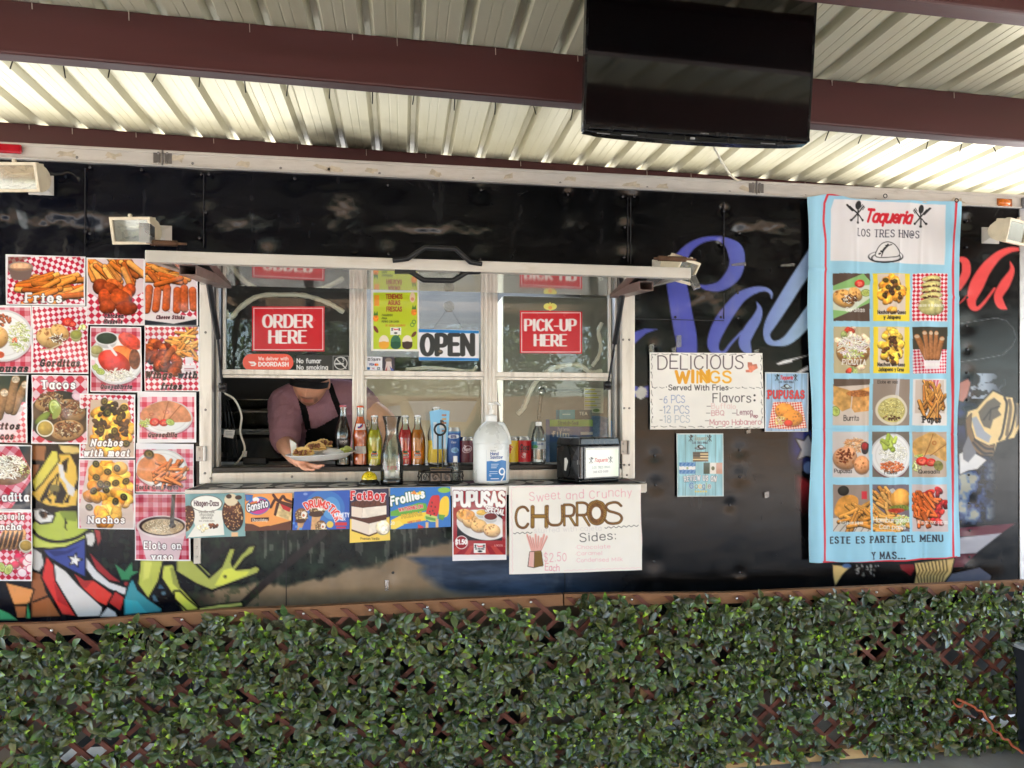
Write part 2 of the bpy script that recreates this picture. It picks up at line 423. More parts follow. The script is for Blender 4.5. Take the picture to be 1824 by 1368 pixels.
    def blobs(s, cx, cy, rx, ry, n, a, b, cols, seed=0, shade=.6, tex=.3, line=None):
        g = random.Random(seed)
        P = sorted([(cx+rx*math.sqrt(g.random())*math.cos(t), cy+ry*math.sqrt(g.random())*math.sin(t)) for t in [g.uniform(0, 6.28) for _ in range(n)]], key=lambda p: p[1])
        for k, (x, y) in enumerate(P):
            s.ell(x, y, a*g.uniform(.75, 1.15), b*g.uniform(.75, 1.15), np.array(g.choice(cols))*g.uniform(.85, 1.15), g.uniform(0, 180), 1, shade, tex, line, 1, seed=k)
        return s
    def text(s, st, x, y, h, col, wt=.12, wx=None, cond=1., slant=0., serif=0., gap=.2, rot=0., fit=None, align='l', outline=None, ow=1., al=1., jit=0., arc=None, shadow=None, word=.42, grow=0.):
        """baseline left at x,y; h = capital height; wt = pen half width per height; fit = total width"""
        wy_ = wt; wx_ = wx if wx is not None else wt
        adv = []; tot = 0
        for ch in st:
            wd = GL[ch][0]*cond if ch != ' ' else (word-gap)*cond
            adv.append(tot); tot += wd+gap*cond+(wx_*1.2 if serif else 0)+max(0, wx_-.06)*1.3
        tot -= gap*cond
        kx = 1. if fit is None else fit/(tot*h)
        if align == 'c': x -= tot*h*kx/2*math.cos(R(rot)); y += tot*h*kx/2*math.sin(R(rot))
        elif align == 'r': x -= tot*h*kx
        g = random.Random(len(st)*7+int(x)); cr, sr = math.cos(R(rot)), math.sin(R(rot))
        passes = [(col, 0, 0, 0)]
        if outline is not None: passes.insert(0, (outline, ow, 0, 0))
        if shadow is not None: passes.insert(0, (shadow, 0, ow, ow))
        segs = []
        for n_, (ch, a) in enumerate(zip(st, adv)):
            if ch == ' ': continue
            jy, js = g.uniform(-jit, jit)*h, 1+g.uniform(-jit, jit); gl = []
            for sm, P in GL[ch][1]:
                Q = cmr(P, 4) if sm else P
                gl.append(Q)
                if serif:
                    for e, o_ in ((0, 1), (-1, -2)):
                        t = Q[e]-Q[o_]
                        if abs(t[1]) > 1.1*abs(t[0]) and min(abs(Q[e][1]-v) for v in (0, .66, 1., -.28)) < .02 and len(P) < 7:
                            gl.append(np.array([[Q[e][0]-serif, Q[e][1]], [Q[e][0]+serif, Q[e][1]]]))
            for k, Q in enumerate(gl):
                hh = h*js*(1+grow*n_)
                X = (Q[:,0]*cond*hh+a*h+slant*Q[:,1]*hh)*kx; Yv = -Q[:,1]*hh+jy
                if arc:
                    th = (X-tot*h*kx/2)/arc; rr = arc-Yv
                    X2 = tot*h*kx/2+rr*np.sin(th); Y2 = arc-rr*np.cos(th); X, Yv = X2, Y2
                segs.append((np.column_stack([x+X*cr+Yv*sr, y-X*sr+Yv*cr]), serif and len(Q) == 2 and abs(Q[0][1]-Q[1][1]) < 1e-6))
        for c, o_, dx, dy in passes:
            for P, thin in segs:
                s.seg(P+np.array([dx, dy]), max(.25, wx_*h*min(kx, 1.15))+o_, max(.25, (wy_*(.6 if thin else 1))*h)+o_, c, al)
        return s

PMAT = {}
def pmat(kind='paper'):
    if kind in PMAT: return PMAT[kind]
    k = dict(paper=dict(rough=.6, bump=.05, bscale=60), lam=dict(rough=.17, rvary=.06, bump=.2, bscale=11, coat=.35, spec=.3),
             cloth=dict(rough=.75, bump=.1, bscale=500, spec=.25), vinyl=dict(rough=.3, bump=.02, bscale=300, spec=.45, rvary=.1), card=dict(rough=.35, bump=.04, bscale=20),
             sign=dict(rough=.25, bump=.0))[kind]
    PMAT[kind] = mat('print_'+kind, attr=True, vary=.03, vscale=5, **k); return PMAT[kind]
def grid_mesh(name, V, C, m, parent=None, thick=0., smooth=True, keep=None, loc=None, back=(235,235,235)):
    """V (rows, cols, 3) world points, C colours sRGB; thick > 0 gives the sheet a rim and a back"""
    r, c = V.shape[:2]; v = V.reshape(-1, 3).copy(); ii = np.arange(r*c).reshape(r, c)
    q = np.stack([ii[:-1,:-1], ii[1:,:-1], ii[1:,1:], ii[:-1,1:]], -1).reshape(-1, 4)
    if keep is not None: q = q[keep.reshape(-1)]
    cols = lin(C.reshape(-1, 3).clip(0, 255)); cols = np.column_stack([cols, np.ones(len(cols))])
    if thick:
        rim = np.concatenate([ii[0,:], ii[1:,-1], ii[-1,-2::-1], ii[-2:0:-1,0]]); n0 = len(v)
        b = v[rim]+np.array([0, thick, 0]); v = np.vstack([v, b]); k = len(rim)
        q2 = np.array([[rim[j], rim[(j+1) % k], n0+(j+1) % k, n0+j] for j in range(k)])
        q = np.vstack([q, q2]); cols = np.vstack([cols, np.tile([*lin(back), 1], (k, 1))])
    me = bpy.data.meshes.new(name); me.vertices.add(len(v)); me.vertices.foreach_set('co', v.astype(np.float32).ravel())
    me.loops.add(q.size); me.loops.foreach_set('vertex_index', q.astype(np.int32).ravel())
    me.polygons.add(len(q)); me.polygons.foreach_set('loop_start', np.arange(0, q.size, 4, dtype=np.int32))
    me.update(calc_edges=True)
    a = me.color_attributes.new('Col', 'FLOAT_COLOR', 'POINT'); a.data.foreach_set('color', cols.astype(np.float32).ravel())
    return link_mesh(name, me, m, parent, loc, smooth, 0, 60 if thick else 180)
def sheet(name, quad, Y, paint, label=None, cat=None, group=None, kind='lam', base=(255,255,255), thick=.0012, ripple=.0, res=1.15, parent=None, curl=0., tilt=0., seed=None):
    """a flat printed thing: quad = photo corners (tl, tr, br, bl), hung at depth Y; paint(cv) prints it"""
    tl, tr, br, bl = [np.array(p, float) for p in quad]
    nx = max(3, int(max(np.linalg.norm(tr-tl), np.linalg.norm(br-bl))/res)); ny = max(3, int(max(np.linalg.norm(bl-tl), np.linalg.norm(br-tr))/res))
    s_, t_ = np.meshgrid(np.linspace(0, 1, nx), np.linspace(0, 1, ny)); s3, t3 = s_[...,None], t_[...,None]
    P = (tl*(1-s3)+tr*s3)*(1-t3)+(bl*(1-s3)+br*s3)*t3
    cv = Cv(P[...,0], P[...,1], base); cv.res = res; paint(cv)
    Yd = np.full(s_.shape, float(Y))
    sd_ = seed if seed is not None else int(tl[0]*3+tl[1])
    if ripple: Yd = Yd-ripple*(fnoise(P[...,0], P[...,1], 60, sd_, 2)*2-.6)
    if curl: Yd = Yd-curl*(np.abs(s_-.5)*2)**3*(t_)
    if tilt: Yd = Yd-tilt*t_
    V = Wn(P[...,0], P[...,1], Yd)
    V0 = Wn(P[...,0], P[...,1], np.full(s_.shape, float(Y))); V[...,0] = V0[...,0]; V[...,2] = V0[...,2]
    o = grid_mesh(name, V, cv.C.reshape(ny, nx, 3), pmat(kind), parent, thick)
    if label: tag(o, label, cat, group)
    return o
# ------------------------------------------------------------------ ground and the yard behind the camera (seen in reflections)
M_conc = mat('concrete', (168,165,159), .85, vary=.18, vscale=1.2, bump=.25, bscale=60, dirt=(120,112,100), dscale=2)
tag(obj('ground', MB().add([(-90,-90,0),(90,-90,0),(90,90,0),(-90,90,0)], [(0,1,2,3)]), M_conc, loc=(0,0,0)), kind='structure')
M_fencewood = mat('fence_wood', (128,100,74), .8, vary=.25, vscale=3, stretch=(6,6,.6), bump=.3, bscale=30)
b = MB()
for k in range(150): b.box(-12+.16*k, -12+.16*k+.15, -9.03, -9.0+.004*(k % 3), .05, 1.95+.03*random.random())
b.box(-12, 12, -9.1, -9.03, .35, .45); b.box(-12, 12, -9.1, -9.03, 1.5, 1.6)
tag(obj('board_fence', b, M_fencewood), 'tan board fence across the yard, mirrored in the service window', 'fence')

M_bark = mat('bark', (92,76,60), .9, vary=.3); M_crown = mat('tree_leaves', (62,84,40), .6, vary=.5, vscale=2)
g = random.Random(31)
for k in range(9):
    tx_, ty_ = -12+3*k+g.uniform(-.6,.6), -11.5-g.uniform(0,2); hh = g.uniform(4.8,5.8); t = thing('yard_tree', 'leafy tree beyond the board fence, mirrored in glass and screen', 'tree', (tx_, ty_, 0), 'trees beyond the board fence')
    obj('trunk', MB().tube([(tx_,ty_,0),(tx_+.1,ty_,1.2),(tx_,ty_+.1,hh*.7)], [.14,.11,.05], 8), M_bark, t)
    vs = []; fs = []
    for j in range(5200):
        d = Vector((g.gauss(0,1), g.gauss(0,1), g.gauss(0,1))).normalized()*(g.random()**.4); c = Vector((tx_,ty_,hh*.62))+Vector((d.x*1.9,d.y*1.5,d.z*hh*.42)); a = Vector((g.uniform(-1,1),g.uniform(-1,1),g.uniform(-1,1)))*.085; e_ = a.cross(Vector((g.uniform(-1,1),g.uniform(-1,1),1))).normalized()*.05; n0 = len(vs); vs += [c-a,c+e_,c+a,c-e_]; fs.append((n0,n0+1,n0+2,n0+3))
    obj('crown', MB().add(vs, fs), M_crown, t, fix=False)

# ------------------------------------------------------------------ metal canopy: ribbed roof sheet on red oxide purlins
ZR = 2.92
canopy = thing('metal_canopy', 'open canopy with ribbed galvanised roof and dark red steel purlins', 'canopy', (0,0,0))
M_galv = mat('galvanised_sheet', (204,198,172), .42, metal=.3, vary=.05, vscale=2.2, stretch=(5,.5,1), rvary=.04, bump=.015, bscale=300, dirt=(172,164,128), dscale=1.1)
b = MB(); P_ = .1905; prof = []
x = W(672, 171, 4.11).x-P_*46
while x < 9.5:
    prof += [(x-.030, 0), (x-.012, .030), (x+.012, .030), (x+.030, 0), (x+.072, 0), (x+.0745, .0015), (x+.0775, .0015), (x+.080, 0), (x+.110, 0), (x+.1125, .0015), (x+.1155, .0015), (x+.118, 0)]
    x += P_
vs = []; fs = []
for i, (px_, pz_) in enumerate(prof): vs += [(px_, -3.7, ZR+pz_), (px_, 4.40, ZR+pz_)]
for i in range(len(prof)-1): fs.append((2*i, 2*i+2, 2*i+3, 2*i+1))
b.add(vs, fs)
# soot blown against the sheet by the exhaust: a stain with its own outline
N_, L_t = M_galv.node_tree.nodes, M_galv.node_tree.links; bs_ = N_['Principled BSDF']; old = bs_.inputs['Base Color'].links[0].from_socket
tc_ = N_.new('ShaderNodeTexCoord'); mp_ = N_.new('ShaderNodeMapping'); mp_.vector_type = 'POINT'; sx_ = W(640, 260, 4.0).x
mp_.inputs['Scale'].default_value = (1.35, 2.1, 0); mp_.inputs['Location'].default_value = (-sx_*1.35, -4.06*2.1, 0); L_t.new(tc_.outputs['Object'], mp_.inputs[0])
ln_ = N_.new('ShaderNodeVectorMath'); ln_.operation = 'LENGTH'; L_t.new(mp_.outputs[0], ln_.inputs[0])
nz_ = N_.new('ShaderNodeTexNoise'); nz_.inputs['Scale'].default_value = 5; nz_.inputs['Detail'].default_value = 6; L_t.new(tc_.outputs['Object'], nz_.inputs['Vector'])
ad_ = N_.new('ShaderNodeMath'); ad_.operation = 'MULTIPLY_ADD'; ad_.inputs[1].default_value = .7; L_t.new(nz_.outputs[0], ad_.inputs[0]); L_t.new(ln_.outputs['Value'], ad_.inputs[2])
mr_ = N_.new('ShaderNodeMapRange'); mr_.interpolation_type = 'SMOOTHSTEP'; mr_.inputs['From Min'].default_value = .45; mr_.inputs['From Max'].default_value = 1.15; mr_.inputs['To Min'].default_value = .93; mr_.inputs['To Max'].default_value = 0; L_t.new(ad_.outputs[0], mr_.inputs[0])
mx_ = N_.new('ShaderNodeMix'); mx_.data_type = 'RGBA'; L_t.new(mr_.outputs[0], mx_.inputs['Factor']); L_t.new(old, mx_.inputs['A']); mx_.inputs['B'].default_value = (*lin((44,38,22)), 1); L_t.new(mx_.outputs['Result'], bs_.inputs['Base Color'])
ro = obj('roof_sheet', b, M_galv, canopy, fix=False)
so = ro.modifiers.new('s', 'SOLIDIFY'); so.thickness = .0008; so.offset = 1
M_purlin = mat('red_oxide_steel', (66,27,26), .5, vary=.12, vscale=4, stretch=(.5,4,4), bump=.04, bscale=120, dirt=(50,22,20), dscale=1.5)
def purlin(Y, h, top=ZR-.002, flip=1):
    t = .0035; fl = .064; lip = .018; r = .008; z1 = top; z0 = top-h
    out = [(Y+fl, z1), (Y+r, z1), (Y+.002, z1-.002), (Y, z1-r), (Y, z0+r), (Y+.002, z0+.002), (Y+r, z0), (Y+fl, z0), (Y+fl, z0+lip)]
    inn = [(Y+fl-t, z0+lip), (Y+fl-t, z0+t), (Y+r, z0+t), (Y+t+.001, z0+t+.001), (Y+t, z0+r), (Y+t, z1-r), (Y+t+.001, z1-t-.001), (Y+r, z1-t), (Y+fl, z1-t)]
    p = MB().prism([(-6.5, y, z) for y, z in out+inn], (15.5, 0, 0))
    return obj('purlin', p, M_purlin, canopy, smooth=False)
for Y_, h_ in ((4.11,.12), (2.885,.195), (2.0,.195), (.7,.205), (-.6,.205), (-1.9,.205), (-3.1,.205)): purlin(Y_, h_)
M_steel_dk = mat('dark_steel', (60,58,56), .5, metal=.6)
for xx in (-6.2, 8.7):
    for yy in (-3.4, 4.2): obj('post', MB().box(xx-.06, xx+.06, yy-.06, yy+.06, 0, ZR-.21), M_purlin, canopy, bevel=.006)
obj('post', MB().box(-1.2, -1.08, -3.46, -3.34, 0, ZR-.21), M_purlin, canopy, bevel=.006)
for xx in (2.6,): obj('post', MB().box(xx, xx+.12, -3.46, -3.34, 0, ZR-.21), M_purlin, canopy, bevel=.006)
b = MB(); g = random.Random(3)
x = W(672, 171, 4.11).x-P_*46
while x < 9:
    for Y_, dy in ((3.45, .02), (1.35, .02)):
        b.tube([(x+g.uniform(-.004,.004), Y_+g.uniform(-.02,.02), ZR+.03), (x+g.uniform(-.01,.01), Y_+g.uniform(-.03,.03), ZR-.022)], .0028, 5)
    x += P_
tag(obj('roof_screws', b, M_steel_dk, canopy), kind='stuff')
b = MB(); g = random.Random(5)
x = -3.
while x < 6:
    for Y_ in (2.885, 4.11, 2.0):
        if g.random() < .8:
            xx = x+g.uniform(-.1, .1); b.tube([(xx, Y_-.006, ZR-.004), (xx+.002, Y_-.006, ZR-.03-g.uniform(0,.012))], .0018, 5)
    x += .34
obj('purlin_screws', b, mat('bright_screw', (190,180,172), .35, metal=.9), canopy)
# soot left on the roof sheet by the exhaust is part of the sheet's own dirt (noise in its material)

# the canopy falls slightly towards the right
canopy.location = (2.7, 0, ZR); canopy.rotation_euler = (0, R(1.15), 0)
for ch in canopy.children: ch.location = (-2.7, 0, -ZR)
# ------------------------------------------------------------------ trailer
YW = 3.10
trailer = thing('food_trailer', 'black food trailer with wrap graphics, service window and raised awning', 'food trailer', (.6, 4.25, 0))
XL, XR, ZB, ZT = -1.75, W(1815, 700, YW).x, .575, 2.51
WX0, WX1 = W(379, 700, YW).x, W(1106, 700, YW).x; WZ1, WZ0 = W(745, 505, YW).z, W(745, 838, YW).z
nx, nz = 900, 372
gx = np.linspace(XL, XR, nx); gz = np.linspace(ZT, ZB, nz)
for e in (WX0, WX1): gx[np.argmin(abs(gx-e))] = e
for e in (WZ0, WZ1): gz[np.argmin(abs(gz-e))] = e
GX, GZ = np.meshgrid(gx, gz)
dep = GX*SN+YW*CS; PX = CX+F*(GX*CS-YW*SN)/dep; PY = HY-F*(GZ-ZC)/dep
cv = Cv(PX, PY, (10,11,15)); cv.res = 2.1
def art(cv):
    x, y = cv.x, cv.y
    # slightly bluer vinyl to the left, neutral black to the right
    k = ((900-x)/900).clip(0, 1)[:,None]; cv.C[:] = np.array([9,10,12])*(1-k)+np.array([10,13,24])*k
    # beach picture
    i = cv.sel(300, 860, 1180, 1150); X, Y = x[i], y[i]
    n = fnoise(X, Y, 18, 2, 4); n2 = vnoise(X, Y*.12, 4.5, 9)
    forest = np.array([16,22,20])+(n[:,None]-.35).clip(0,1)*np.array([60,78,58])
    tr_ = (n2 > .72)*(X > 470)*(Y > 930)*(Y < 1003); forest = forest+tr_[:,None]*np.array([46,42,40])
    shore = 1046-.1*(X-430)-38*((X-560)/220).clip(0,1)+26*(fnoise(X, Y, 26, 4)-.5)
    shore = np.where(X > 700, shore-4, shore)
    sand = np.array([146,126,102])*(.9+.22*fnoise(X, Y, 30, 6))[:,None]
    sand = sand*(1-.35*((Y-1045)/60).clip(0,1)[:,None])
    m = ((Y-shore)/10+.5).clip(0,1)[:,None]; c = forest*(1-m)+sand*m
    ex = 690+((Y-985)*2.6).clip(0,60)+np.where(Y > 1020, (Y-1020)*1.2, 0)+40*(fnoise(X, Y, 40, 8)-.5)
    sea = np.array([54,70,94])*(.7+.6*fnoise(X, Y*4, 40, 11))[:,None]
    foam = ((fnoise(X*.6, Y*2.4, 26, 13)-.52)*8).clip(0,1)[:,None]*(((1010+X*.02-Y)/-12).clip(0,1)*((1042-Y)/10).clip(0,1))[:,None]
    sea = sea*(1-foam*.5)+np.array([128,136,148])*foam*.5
    m2 = (((X-ex)/34+.3).clip(0,1)*((Y-988+(X-800)*.02)/6).clip(0,1)*((1062-Y+(X-800)*.06)/14).clip(0,1))[:,None]; c = c*(1-m2)+sea*m2
    fade = (1-((X-960)/190).clip(0,1))[:,None]*((Y-862)/20).clip(0,1)[:,None]*((X-330)/60).clip(0,1)[:,None]
    cv.C[i] = cv.C[i]*(1-fade)+c*fade
    for px_ in range(660, 1000, 9): pass
    cv.seg([(420,1088),(470,1040),(520,998),(575,950)], 7.5, 6, (44,38,38), .95)
    cv.seg([(365,1004),(400,970),(425,930),(440,880)], 9, 8, (32,30,32), .9)
    i = cv.sel(180, 930, 460, 1080); n = fnoise(x[i], y[i], 9, 21, 3); cv.put(i, ((n-.52)*6).clip(0,1)*.55, (44,62,44))
    # frog figure, pixel outlines
    q = lambda pts: [(a/3.6, 740+b_/3.6) for a, b_ in pts]
    h = lambda pts: [(320+a/4.343, 840+b_/4.343) for a, b_ in pts]
    K = (14,14,16)
    cv.poly(q([(190,180),(620,180),(520,640),(620,760),(560,1290),(190,1290)]), K)
    cv.poly(q([(205,190),(295,195),(285,290),(205,285)]), (168,110,72)); cv.poly(q([(212,315),(255,318),(240,360),(210,420)]), (160,104,70))
    cv.poly(q([(380,190),(500,200),(520,240),(420,250),(385,215)]), (228,200,120))
    cv.poly(q([(205,500),(240,545),(300,575),(400,590),(490,575),(500,480),(490,330),(450,250),(380,250),(350,300),(260,420)]), (232,190,80), line=K, lw=2)
    for p_, c_ in (([(210,420),(270,330),(335,228),(365,232),(375,290),(270,430),(222,480)], (226,214,92)), ([(300,520),(350,470),(372,380),(310,470)], (232,190,80))): cv.poly(q(p_), c_, line=K, lw=2.5)
    for p_ in ([(255,540),(310,440),(345,400),(300,520),(268,560)], [(290,520),(330,540),(325,565)], [(350,560),(385,420),(430,500),(400,565)], [(410,560),(440,510),(455,470),(440,560)], [(460,500),(500,400),(500,470)], [(395,300),(440,270),(425,370),(405,350)]): cv.poly(q(p_), K)
    cv.ell(350/3.6, 740+470/3.6, 9, 8, (120,110,60)); cv.ell(352/3.6, 740+500/3.6, 4, 4, (40,36,26))
    cv.poly(q([(372,310),(402,318),(418,400),(440,430),(482,468),(470,520),(438,505),(420,440),(385,395)]), (222,220,222))
    cv.poly(q([(208,700),(240,660),(320,640),(380,615),(490,615),(500,720),(600,730),(575,780),(470,835),(330,850),(210,842)]), (182,196,84), line=K, lw=3)
    cv.poly(q([(215,780),(280,815),(400,830),(520,790),(560,770),(470,838),(330,850),(210,842)]), (206,214,104))
    cv.seg(q([(208,735),(245,775),(320,805),(400,808),(490,785),(560,745),(590,728)]), 2.6, 2.6, K, smooth=True)
    cv.poly(q([(380,620),(490,616),(490,680),(410,670)]), (120,140,56), .8); cv.poly(q([(415,655),(432,690),(420,705),(428,735),(412,720)]), K)
    cv.poly(q([(215,605),(270,600),(345,640),(330,680),(260,690),(225,665)]), (226,226,226), line=K, lw=3)
    cv.poly(q([(255,608),(345,634),(300,640),(270,660),(250,630)]), K); cv.ell(285/3.6, 740+640/3.6, 5, 6, (96,66,44)); cv.ell(278/3.6, 740+640/3.6, 2.4, 3, K)
    cv.poly(q([(210,850),(265,885),(282,955),(250,1000),(210,985)]), (208,206,206), line=K, lw=2.5)
    cv.poly(q([(205,1000),(262,1020),(292,1130),(385,1285),(205,1290)]), (160,98,62), line=K, lw=2.5)
    cv.poly(q([(40,1075),(215,1118),(185,1205),(90,1210),(60,1130)]), (226,152,92), line=K, lw=2.5); cv.poly(q([(95,1222),(180,1222),(165,1295),(112,1295)]), (166,104,66), line=K, lw=2)
    cv.seg(q([(215,1195),(330,1150)]), 1.6, 1.6, K)
    cv.poly(q([(168,1300),(180,1205),(196,1300)]), (62,156,104), line=K, lw=2); cv.poly(q([(-20,1235),(60,1270),(110,1310),(-20,1312)]), (70,160,112), line=K, lw=2)
    cv.poly(q([(550,760),(600,750),(610,800),(590,840),(560,830)]), (214,212,210), line=K, lw=2); cv.poly(q([(605,730),(640,740),(648,790),(630,835)]), (170,54,54), line=K, lw=2)
    cv.poly(q([(575,880),(640,950),(700,1010),(770,1068),(700,1055),(620,990)]), (160,44,50), line=K, lw=2)
    cv.poly(q([(548,905),(620,1000),(700,1070),(812,1108),(800,1150),(700,1110),(600,1045),(548,975)]), (216,216,222), line=K, lw=2.5)
    cv.poly(q([(480,1020),(545,1062),(600,1060),(725,1150),(680,1218),(600,1180),(520,1090)]), (222,66,58), line=K, lw=2.5); cv.poly(q([(490,1025),(545,1065),(590,1062),(550,1110),(520,1085)]), (170,48,50))
    cv.poly(q([(740,1130),(795,1170),(770,1252),(700,1200)]), (186,54,54), line=K, lw=2.5)
    cv.poly(q([(345,950),(420,1000),(500,1090),(655,1232),(640,1285),(500,1290),(420,1160),(350,1045)]), (222,220,222), line=K, lw=2.5)
    cv.poly(q([(640,1290),(690,1232),(740,1262),(750,1290)]), (214,214,218), line=K, lw=2)
    cv.poly(q([(300,905),(340,960),(350,1060),(400,1150),(482,1285),(400,1272),(320,1130),(270,1040)]), (220,60,58), line=K, lw=2.5); cv.poly(q([(345,1070),(400,1150),(440,1230),(370,1190)]), (176,44,48))
    cv.poly(q([(282,865),(420,850),(545,792),(545,1032),(480,1000),(390,952),(312,905)]), (58,74,152), line=K, lw=2.5); cv.poly(q([(300,865),(420,870),(515,835),(440,885),(350,905)]), (40,50,112))
    st = [(480+ (44 if k % 2 == 0 else 18)*math.sin(k*math.pi/5+.2), 928-(44 if k % 2 == 0 else 18)*math.cos(k*math.pi/5+.2)) for k in range(10)]
    cv.poly(q(st), (232,232,236), line=K, lw=1.6)
    cv.poly(q([(735,950),(800,1000),(845,940),(850,1000),(895,1000),(840,1030),(830,1055),(780,1055)]), (58,136,92), line=K, lw=2); cv.ell(810/3.6, 740+1080/3.6, 4, 3.5, (150,50,52))
    cv.poly(q([(850,1050),(880,1120),(960,1190),(1035,1240),(1030,1258),(800,1275),(800,1180),(830,1080)]), (66,150,166), line=K, lw=2.5); cv.poly(q([(800,1180),(880,1190),(940,1262),(800,1275)]), (66,176,196))
    cv.poly(q([(975,1160),(990,1145),(1015,1195),(985,1190)]), (70,104,124)); cv.poly(q([(1025,1080),(1055,1110),(1012,1112)]), (60,92,116)); cv.ell(1048/3.6, 740+1140/3.6, 4, 3, (84,116,134))
    cv.poly(q([(905,930),(1042,930),(1012,1060),(950,1168),(888,1080)]), (190,196,92), line=K, lw=3); cv.poly(q([(925,940),(975,940),(955,1040),(915,1060)]), (216,218,110))
    cv.poly(q([(1050,965),(1108,960),(1150,1100),(1275,1232),(1180,1258),(1100,1130),(1040,1040)]), (206,212,96), line=K, lw=3); cv.poly(q([(1090,980),(1110,970),(1150,1100),(1180,1150),(1110,1080)]), (150,156,78))
    cv.poly(q([(1118,930),(1250,930),(1370,1040),(1370,1118),(1200,1052)])[:5], (166,172,90), line=K, lw=3)
    hand = h([(-20,640),(90,690),(228,830),(330,740),(390,602),(425,600),(392,700),(408,745),(440,700),(478,645),(505,622),(540,582),(578,580),(560,625),(500,665),(440,740),(420,765),(550,752),(590,735),(618,752),(600,780),(520,812),(330,882),(250,912),(130,862),(-20,770)])
    cv.poly(hand, (176,182,92), line=K, lw=4); cv.poly(h([(270,880),(340,760),(400,745),(440,770),(540,770),(520,800),(330,878)]), (222,226,92)); cv.ell(320+352/4.343, 840+812/4.343, 3, 3, (90,90,50))
    cv.poly(h([(-40,930),(0,930),(60,990),(145,1062),(60,1072),(-30,985)]), (214,220,92), line=K, lw=3); cv.poly(h([(150,1058),(300,1032),(482,1014),(484,1038),(300,1056),(160,1072)]), (196,200,112), line=K, lw=2.5)
    # big script lettering
    a = lambda P: [(1120+p[0]/4.276, 380+p[1]/4.276) for p in P]; rr = lambda P, s=4.276: [p[2]/s for p in P]
    n0 = cv.C.copy()
    for P in ([(535,548,8),(600,566,22),(700,552,40),(790,470,58),(824,370,60),(812,280,62),(760,222,34),(690,192,18),(620,192,17),(540,212,22),(460,262,32),(400,340,48),(365,430,64),(362,520,74),(385,650,80),(408,780,82),(430,900,84),(442,1000,80),(440,1100,80)],
              [(1088,645,5),(1082,604,13),(1035,577,17),(950,588,28),(850,640,42),(765,740,52),(695,850,54),(652,950,48),(645,1015,42),(675,1058,24),(725,1058,12),(780,990,10),(862,900,8)],
              [(975,675,3),(995,730,20),(975,800,36),(925,880,44),(885,960,46),(890,1015,42),(925,1062,14)],
              [(1480,200,55),(1375,370,55),(1270,530,54),(1170,690,52),(1090,820,46),(1052,910,28),(1068,972,26),(1120,990,20),(1200,970,36),(1285,890,50),(1380,770,56),(1480,640,60)]):
        cv.seg(a(P), 1, 1, (1,2,3), smooth=True, rad=rr(P))
    cv.poly(a([(36,905),(120,878),(218,882),(130,915),(70,970),(36,1002)]), (1,2,3)); cv.poly(a([(30,1310),(100,1330),(150,1310),(150,1400),(30,1400)]), (1,2,3))
    m = (np.abs(cv.C-n0).sum(1) > .01); den = np.maximum(1e-3, np.abs(n0-np.array([1,2,3])).sum(1)); al = (np.abs(cv.C-n0).sum(1)/den).clip(0,1)
    t = ((x-1230-(700-y)*.18)/190).clip(0,1)[:,None]; t = t*t*.5+t*.5
    lc = np.array([82,88,178])*(1-t)+np.array([172,206,230])*t
    cv.C[:] = n0*(1-al[:,None])+lc*al[:,None]
    cv.poly(a([(1125,1145),(1180,1120),(1390,1075),(1245,1120),(1246,1132),(1140,1155)]), (228,228,232)); cv.poly(a([(1280,1210),(1365,1160),(1365,1195),(1310,1214)]), (222,222,226))
    d = lambda P: [(1680+p[0]/3.8, 340+p[1]/3.8) for p in P]; RED = (232,84,84)
    for P in ([(512,395,13),(450,400,20),(370,440,28),(290,530,40),(228,640,48),(195,730,32),(200,782,26),(235,795,14),(290,740,10),(350,660,8)], [(455,480,4),(466,540,18),(420,630,34),(375,710,30),(390,770,28),(428,798,6)],
              [(60,470,8),(110,462,16),(150,480,28),(158,540,32),(140,590,30),(100,650,28)], [(90,775,3),(130,745,5),(160,712,5)]): cv.seg(d(P), 1, 1, RED, smooth=True, rad=rr(P, 3.8))
    cv.seg(d([(60,905),(200,885),(360,860),(430,880),(475,930),(492,990),(470,1050),(400,1110),(270,1135),(60,1165)]), .5, .5, (150,154,160), .8, smooth=False)
    # right hand picture: stars and stripes, paint splashes, clenched glove
    e = lambda P: [(1400+p[0]/3.42, 660+p[1]/3.42) for p in P]
    i = cv.sel(1695, 672, 1815, 800); n = fnoise(x[i], y[i], 30, 31); cv.put(i, ((n-.30)*5).clip(0,1)*((812-y[i])/60).clip(0,1)*((y[i]-672)/40).clip(0,1)*((1790-x[i])/60).clip(0,1)*.9, (38,52,112))
    i = cv.sel(1700, 665, 1800, 710); n = fnoise(x[i], y[i]*1.5, 14, 33); cv.put(i, ((n-.54)*14).clip(0,1)*((1795-x[i])/40).clip(0,1), (150,164,184))
    i = cv.sel(1700, 812, 1790, 935); n = fnoise(x[i], y[i], 17, 35); f_ = ((1775-x[i])/30).clip(0,1)*((940-y[i])/20).clip(0,1)
    cv.put(i, ((n-.34)*9).clip(0,1)*f_, (52,72,120)); cv.put(i, ((n-.52)*16).clip(0,1)*f_, (96,118,150)); cv.put(i, ((n-.63)*16).clip(0,1)*f_, (150,152,140))
    cv.poly(e([(1040,960),(1400,930),(1300,1000),(1040,1012)]), (96,44,56)); cv.poly(e([(1040,1020),(1315,990),(1160,1112),(1040,1118)]), (166,166,178)); cv.poly(e([(1000,1120),(1165,1115),(1080,1195),(1000,1200)]), (92,40,52))
    cv.poly(e([(690,1180),(800,1180),(760,1250),(700,1210)]), (118,32,40)); cv.poly(e([(1010,1240),(1180,1200),(1250,1250),(1240,1310),(950,1320)]), (92,96,116))
